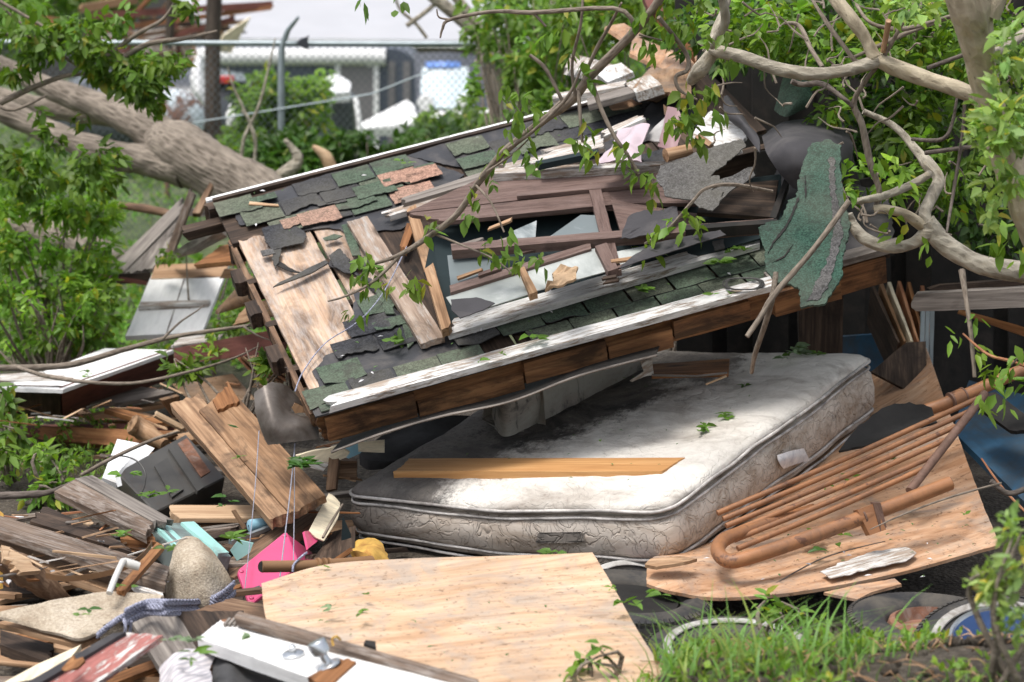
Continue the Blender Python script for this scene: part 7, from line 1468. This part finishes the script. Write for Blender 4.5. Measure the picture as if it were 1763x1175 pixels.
shrub('plant', 'green plant at the left edge in front of the boxed column', 'plant', [(10, 700, 12, 16, 40, .1, 14), (20, 740, 11.8, 24, 20, .1, 12), (6, 780, 11.6, 24, 24, .1, 14)], .085, 'leaf', (1.1, 1.1, 1.1), seed=76, gap=.05)
# weeds covering the soil
def weeds(name, kind_label, area, n, size, mat, seed, tint=(1, 1, 1)):
    L = Leaves(seed); r = L.r
    for _ in range(n):
        x0, x1, y0, y1 = area; px, py = r.uniform(x0, x1), r.uniform(y0, y1)
        p = ground_at(px, py)
        if nz((p.x, p.y, 0), .9, seed) < -.12: continue
        L.cluster(p + Vector((0, 0, .03 + r.rand() * .09)), (r.normal(0, .5), r.normal(0, .5), .5), size * (.7 + .6 * r.rand()), 5, tint, -.1, .7)
    o = L.build(name, mat); tag(o, kind='stuff'); return o
weeds('weeds', '', (-420, 560, 330, 640), 2900, .065, M['leaf_bright'], 81, (.9, 1, 1))
weeds('undergrowth', '', (-300, 1300, 225, 330), 2600, .13, M['leaf'], 82, (1.1, 1.15, 1))
weeds('low_weeds', '', (-30, 240, 730, 850), 220, .04, M['leaf_bright'], 83, (1, 1, 1))
def blades(name, pts, h, w, mat, seed, tint, lean=.6):
    r = np.random.RandomState(seed); V = []; F = []; T = []
    for p in pts:
        a = r.uniform(0, 6.28); d = Vector((math.cos(a), math.sin(a), 0)); q = Vector((-d.y, d.x, 0)); hh = h * (.5 + r.rand()); ln = lean * (.3 + r.rand()) * hh; ww = w * (.6 + .8 * r.rand())
        n0 = len(V); tv = .7 + .6 * r.rand(); yl = r.rand()
        for k in range(5):
            f = k / 4; c = p + Vector((0, 0, hh * (f - .35 * f * f * lean))) + d * ln * f * f
            W_ = ww * (1 - f ** 1.6) + .0003; V += [c - q * W_, c + q * W_]
            T += [(tint[0] * tv * (1 + .5 * (yl > .8)), tint[1] * tv, tint[2] * tv)] * 2
        for k in range(4): F.append((n0 + 2 * k, n0 + 2 * k + 1, n0 + 2 * k + 3, n0 + 2 * k + 2))
    o = obj(name, V, F, mat, tint=np.array(T), smooth=True); return tag(o, kind='stuff')
r = np.random.RandomState(5); pts = []
for _ in range(3200):
    x, y = r.uniform(.12, 2.1), r.uniform(6.2, 8.6)
    if nz((x, y, 0), 1.6, 4) < -.16 - .1 * (x < .9) + .2 * (x > 1.0): continue
    pts.append(Vector((x, y, hgt(x, y) - .01)))
blades('grass', pts, .085, .0036, M['grass'], 6, (1.2, 1.2, 1), .9)
pts = []
for _ in range(360):
    x, y = r.normal(.68, .26), r.uniform(7.0, 8.35); pts.append(Vector((x, y, hgt(x, y) - .01)))
blades('tall_grass', pts, .22, .0046, M['grass'], 7, (1.2, 1.3, 1.1), 1.0)
pts = [ground_at(r.uniform(0, 260), r.uniform(745, 830)) for _ in range(700)]
blades('dry_grass', pts, .09, .002, M['grass'], 8, (1.6, 1.1, 1.6), 1.4)
L = Leaves(87)
for _ in range(700):
    x, y = L.r.uniform(.1, 2.0), L.r.uniform(6.3, 8.3)
    if nz((x, y, 0), 1.9, 8) < -.15: continue
    L.cluster(Vector((x, y, hgt(x, y) + .02 + .05 * L.r.rand())), (L.r.normal(0, .5), L.r.normal(0, .5), .6), .032, 5, (1.1, 1.05, .9), -.1, .8)
tag(L.build('bank_weeds', M['leaf_bright']), kind='stuff')
# dry stalks and clods on the bank
mb = MB()
for _ in range(420):
    x, y = r.uniform(.15, 2.0), r.uniform(6.3, 7.9); p = Vector((x, y, hgt(x, y) + .012)); a = r.uniform(0, 6.28); l_ = r.uniform(.03, .12)
    mb.tube([p, p + Vector((math.cos(a) * l_ * .5, math.sin(a) * l_ * .5, .02)), p + Vector((math.cos(a) * l_, math.sin(a) * l_, r.uniform(-.005, .03)))], [.003, .0026, .001], 5)
tag(mb.build('straw', M['plank_tan']), kind='stuff')
mb = MB()
for _ in range(260):
    x, y = r.uniform(.2, 2.0), r.uniform(6.3, 7.8); s = r.uniform(.008, .03); p = Vector((x, y, hgt(x, y) + s * .4))
    mb.tube([p + Vector((-s, 0, 0)), p + Vector((-s * .5, 0, s * .1)), p + Vector((s * .5, .0, 0)), p + Vector((s, 0, 0))], [s * .2, s * .8, s * .7, s * .15], 7, rough=.6, rf=30, seed=s * 900)
tag(mb.build('soil_clods', M['dirt']), kind='stuff')
shrub('weed', 'pale leafy weed in the lower right corner close to the camera', 'weed', [(1716, 1000, 6.9, 30, 50, .1, 16), (1745, 920, 6.9, 26, 40, .1, 12), (1690, 1010, 6.9, 24, 26, .1, 8), (1750, 1060, 6.8, 22, 40, .1, 12), (1755, 960, 6.8, 20, 60, .1, 10)], .045, 'leaf_pale', (1.45, 1.4, 1.3), seed=91, gap=.0, droop=.0, stems=1)
shrub('weed', 'small dark weed in front of the pale plywood at the bottom', 'weed', [(1010, 1150, 7.6, 30, 16, .08, 5), (1030, 1130, 7.6, 10, 16, .05, 3), (985, 1165, 7.6, 14, 10, .05, 2)], .06, 'leaf', (1, 1.1, 1), k=3, seed=92, gap=.0, droop=.1)
shrub('weed', 'bright weed behind the grass clump by the tyre', 'weed', [(1360, 1060, 8.4, 24, 22, .1, 8), (1330, 1045, 8.5, 16, 14, .1, 5), (1400, 1070, 8.4, 20, 16, .1, 5)], .05, 'leaf_bright', (1, 1.05, 1), seed=93, gap=.0)
# ================================================================ leaf sprigs lying on things
def sprig(label, p, n, size=.08, k=4, cl=3, mat='leaf', nrm=None, spread=.05, tint=(1.05, 1.05, 1), seed=None):
    L = Leaves(seed if seed is not None else int(p.x * 911 + p.y * 77) % 9999)
    for _ in range(cl):
        q = p + Vector((L.r.normal(0, spread), L.r.normal(0, spread), .012 + L.r.rand() * .02))
        for i in range(k):
            a = L.r.uniform(0, 6.28); d = Vector((math.cos(a), math.sin(a), L.r.uniform(-.05, .3))); nn = (nrm or Vector((0, -.1, 1))) + Vector(L.r.normal(0, .3, 3)); tv = .7 + .6 * L.r.rand()
            L.leaf(q, d, nn, size * (.5 + .6 * L.r.rand()), tuple(x * tv for x in tint))
    o = L.build('leaf_sprig', M[mat]); return tag(o, label, 'leaves')
q = lambda x, y, o=.1: on_top(x, y, o - .1)
sprig('small green sprig on the white mattress near its middle', on_top(1206, 745, 0), 3, .055, 3, 4, spread=.03)
sprig('green sprig on the white mattress nearer its far edge', on_top(1254, 724, 0), 3, .06, 3, 4, spread=.03)
sprig('single upright leaf by the clean lumber on the mattress', on_top(1053, 778, .02), 1, .05, 1, 1)
sprig('bunch of wilted leaves at the far corner of the mattress', on_top(1360, 616, .05), 3, .085, 4, 6, 'leaf_wilt', spread=.07)
sprig('green leaf heap at the far end of the mattress', on_top(1400, 618, .03), 3, .05, 4, 6, spread=.04)
sprig('dark wilted twig clump on the mattress', on_top(1290, 672, .0), 3, .04, 4, 6, 'leaf_dark', spread=.03, tint=(1.3, 1.1, .9))
OPL = Plane(P(1250, 1005, 9.38), P(1690, 925, 9.72), P(1560, 840, 10.26))
for (x, y, c, m, lb) in ((1410, 935, 4, 'leaf', 'leaf bunch just under the thick bed frame tube'), (1434, 926, 2, 'leaf', 'leaf pair right of the bunch under the bed frame tube'), (1574, 878, 4, 'leaf', 'leaves below the open mouth of the bed frame tube'), (1672, 892, 1, 'leaf', 'tiny curled leaf near the right edge of the orange plywood'), (1408, 966, 1, 'leaf_dark', 'single dark leaf left of the peeling white scrap'), (1440, 950, 1, 'leaf', 'leaf beside the dark twig on the orange plywood'), (1460, 830, 2, 'leaf', 'leaves between the bed frame rods near the middle'), (1540, 800, 2, 'leaf', 'leaves under the upper bed frame rods'), (1420, 848, 2, 'leaf', 'leaves under the lower bed frame rods')):
    sprig(lb + '', OPL(x, y, .0), 3, .06, 3, c, m, spread=.035)
PLY = lambda x, y: g(x, y, .375)
for (x, y, c, s, m, lb) in ((960, 962, 4, .06, 'leaf', 'leaf bunch on the far edge of the pale plywood'), (578, 1062, 2, .045, 'leaf_wilt', 'grey green leaf left of centre on the pale plywood'), (622, 1066, 2, .04, 'leaf', 'green leaf right beside the grey green one on the plywood'), (650, 1034, 1, .04, 'leaf', 'small bright leaf in the middle of the pale plywood'), (865, 1100, 1, .03, 'leaf_wilt', 'tiny grey leaf near the right edge of the pale plywood'), (540, 986, 1, .03, 'leaf', 'small green leaf near the brown tube on the plywood'), (1085, 1050, 2, .07, 'leaf', 'long green leaf hanging over the right edge of the plywood'), (1050, 1022, 2, .03, 'leaf_bright', 'yellow green bits at the corner of the pale plywood'), (1120, 1034, 3, .07, 'leaf', 'green leaves between the plywood sheets')):
    sprig(lb, PLY(x, y), 2, s, 3, c, m, spread=.02)
for (x, y, c, s, lb) in ((915, 585, 3, .06, 'leaf sprig on the lower band of green shingles'), (1105, 505, 4, .065, 'leaf sprig lying on the right part of the green shingles'), (1240, 460, 6, .075, 'leafy clump on the white board near the coiled cable'), (1270, 440, 5, .075, 'leafy clump above the right end of the white board'), (690, 285, 2, .05, 'pale leaf on the upper shingles'), (678, 596, 2, .05, 'small leaves below the wide weathered board'), (1096, 432, 1, .05, 'single grey leaf on the long white board'), (820, 628, 1, .05, 'leaf on the lower white trim of the roof'), (1244, 512, 2, .06, 'pale leaf at the right end of the lower white trim'), (1070, 376, 3, .045, 'green leaves on the maroon window panel'), (640, 470, 4, .06, 'leaf clump on the torn shingles by the bare boards'), (850, 620, 1, .04, 'small torn leaf on the lower white trim')):
    sprig(lb, RP(x, y, .06), 2, s, 3, c, 'leaf', RN, spread=.03)
for (x, y, z, c, s, m, lb) in ((400, 745, .6, 1, .05, 'leaf_dark', 'dark leaf lying on the wide brown plank'), (402, 798, .42, 2, .03, 'leaf', 'tiny leaves on the narrow brown plank'), (512, 806, .5, 9, .085, 'leaf_dark', 'dark leafy sprig hanging by the strings'), (270, 860, .32, 6, .07, 'leaf', 'leaf bunch in front of the dark cabinet'), (240, 826, .36, 3, .06, 'leaf_bright', 'bright weed sprouting before the dark cabinet'), (210, 930, .40, 3, .06, 'leaf_bright', 'bright leaf sprig on the dark umber board'), (405, 935, .38, 6, .07, 'leaf', 'leaf clump beside the pink case'), (290, 955, .36, 2, .05, 'leaf', 'leaf behind the upright carpet flap'), (342, 1142, .50, 3, .07, 'leaf', 'green leaf on the striped cloth'), (318, 1116, .50, 4, .06, 'leaf_wilt', 'pale leaves on top of the striped cloth'), (424, 1102, .50, 1, .05, 'leaf_wilt', 'pale leaf on the white door edge'), (208, 1016, .40, 2, .04, 'leaf', 'small leaves at the foot of the grey white pipe'), (176, 1058, .34, 1, .06, 'leaf_dark', 'curled dark leaf on the flat carpet'), (112, 1068, .32, 1, .04, 'leaf', 'small green leaf on the flat carpet'), (390, 870, .3, 3, .06, 'leaf_dark', 'dark leaves in the gap under the big plank'), (150, 650, .44, 3, .05, 'leaf', 'leaves on the white face of the boxed column')):
    sprig(lb, g(x, y, z), 2, s, 3, c, m, spread=.03)
# small torn leaves and paint chips strewn everywhere
rc = random.Random(77)
def chips(where, n, fn, label, grp, mat, size):
    for i in range(n):
        p, nn = fn(); a = rc.uniform(0, 6.28); e = Vector((math.cos(a), math.sin(a), 0)); e = (e - nn * e.dot(nn)).normalized(); f = nn.cross(e); s = size * rc.uniform(.5, 1.3)
        poly('leaf_scrap' if 'leaf' in label else 'paint_chip', [p + nn * .004 - e * s, p + nn * .006 - f * s * .35, p + nn * .004 + e * s, p + nn * .007 + f * s * .4], .0012, mat, label=label, cat='leaf' if 'leaf' in label else 'paint chip', group=grp, n=nn)
lm = plain('torn leaf bits', (.09, .17, .05), .6, .4, 9, .05)
chips('ply', 34, lambda: (g(rc.uniform(500, 1050), rc.uniform(985, 1170), .362), Vector((0, -.05, 1)).normalized()), 'tiny torn leaf bit on the pale plywood', 'leaf bits on the pale plywood', lm, .010)
chips('op', 26, lambda: (OPL(rc.uniform(1180, 1680), rc.uniform(900, 1000), .004), OPL.n), 'tiny torn leaf bit on the orange plywood', 'leaf bits on the orange plywood', lm, .010)
chips('mt', 24, lambda: (M3(rc.uniform(.3, LU - .1), rc.uniform(.1, LV * .75), .122), mw), 'tiny torn leaf bit on the mattress', 'leaf bits on the mattress', lm, .009)
chips('rf', 34, lambda: (R(rc.uniform(.1, 2.4), rc.choice([rc.uniform(.06, .4), rc.uniform(1.6, 2.1)]), .03), RN), 'tiny torn leaf bit on the shingles', 'leaf bits on the shingles', lm, .010)
chips('rf2', 22, lambda: (R(rc.uniform(.1, 2.4), rc.choice([rc.uniform(.06, .4), rc.uniform(1.5, 2.1)]), .03), RN), 'small white paint chip on the shingles', 'paint chips on the shingles', M['paper'], .012)
chips('op2', 9, lambda: (OPL(rc.uniform(1200, 1640), rc.uniform(930, 1000), .004), OPL.n), 'small white paint chip on the orange plywood', 'paint chips on the orange plywood', M['paper'], .014)
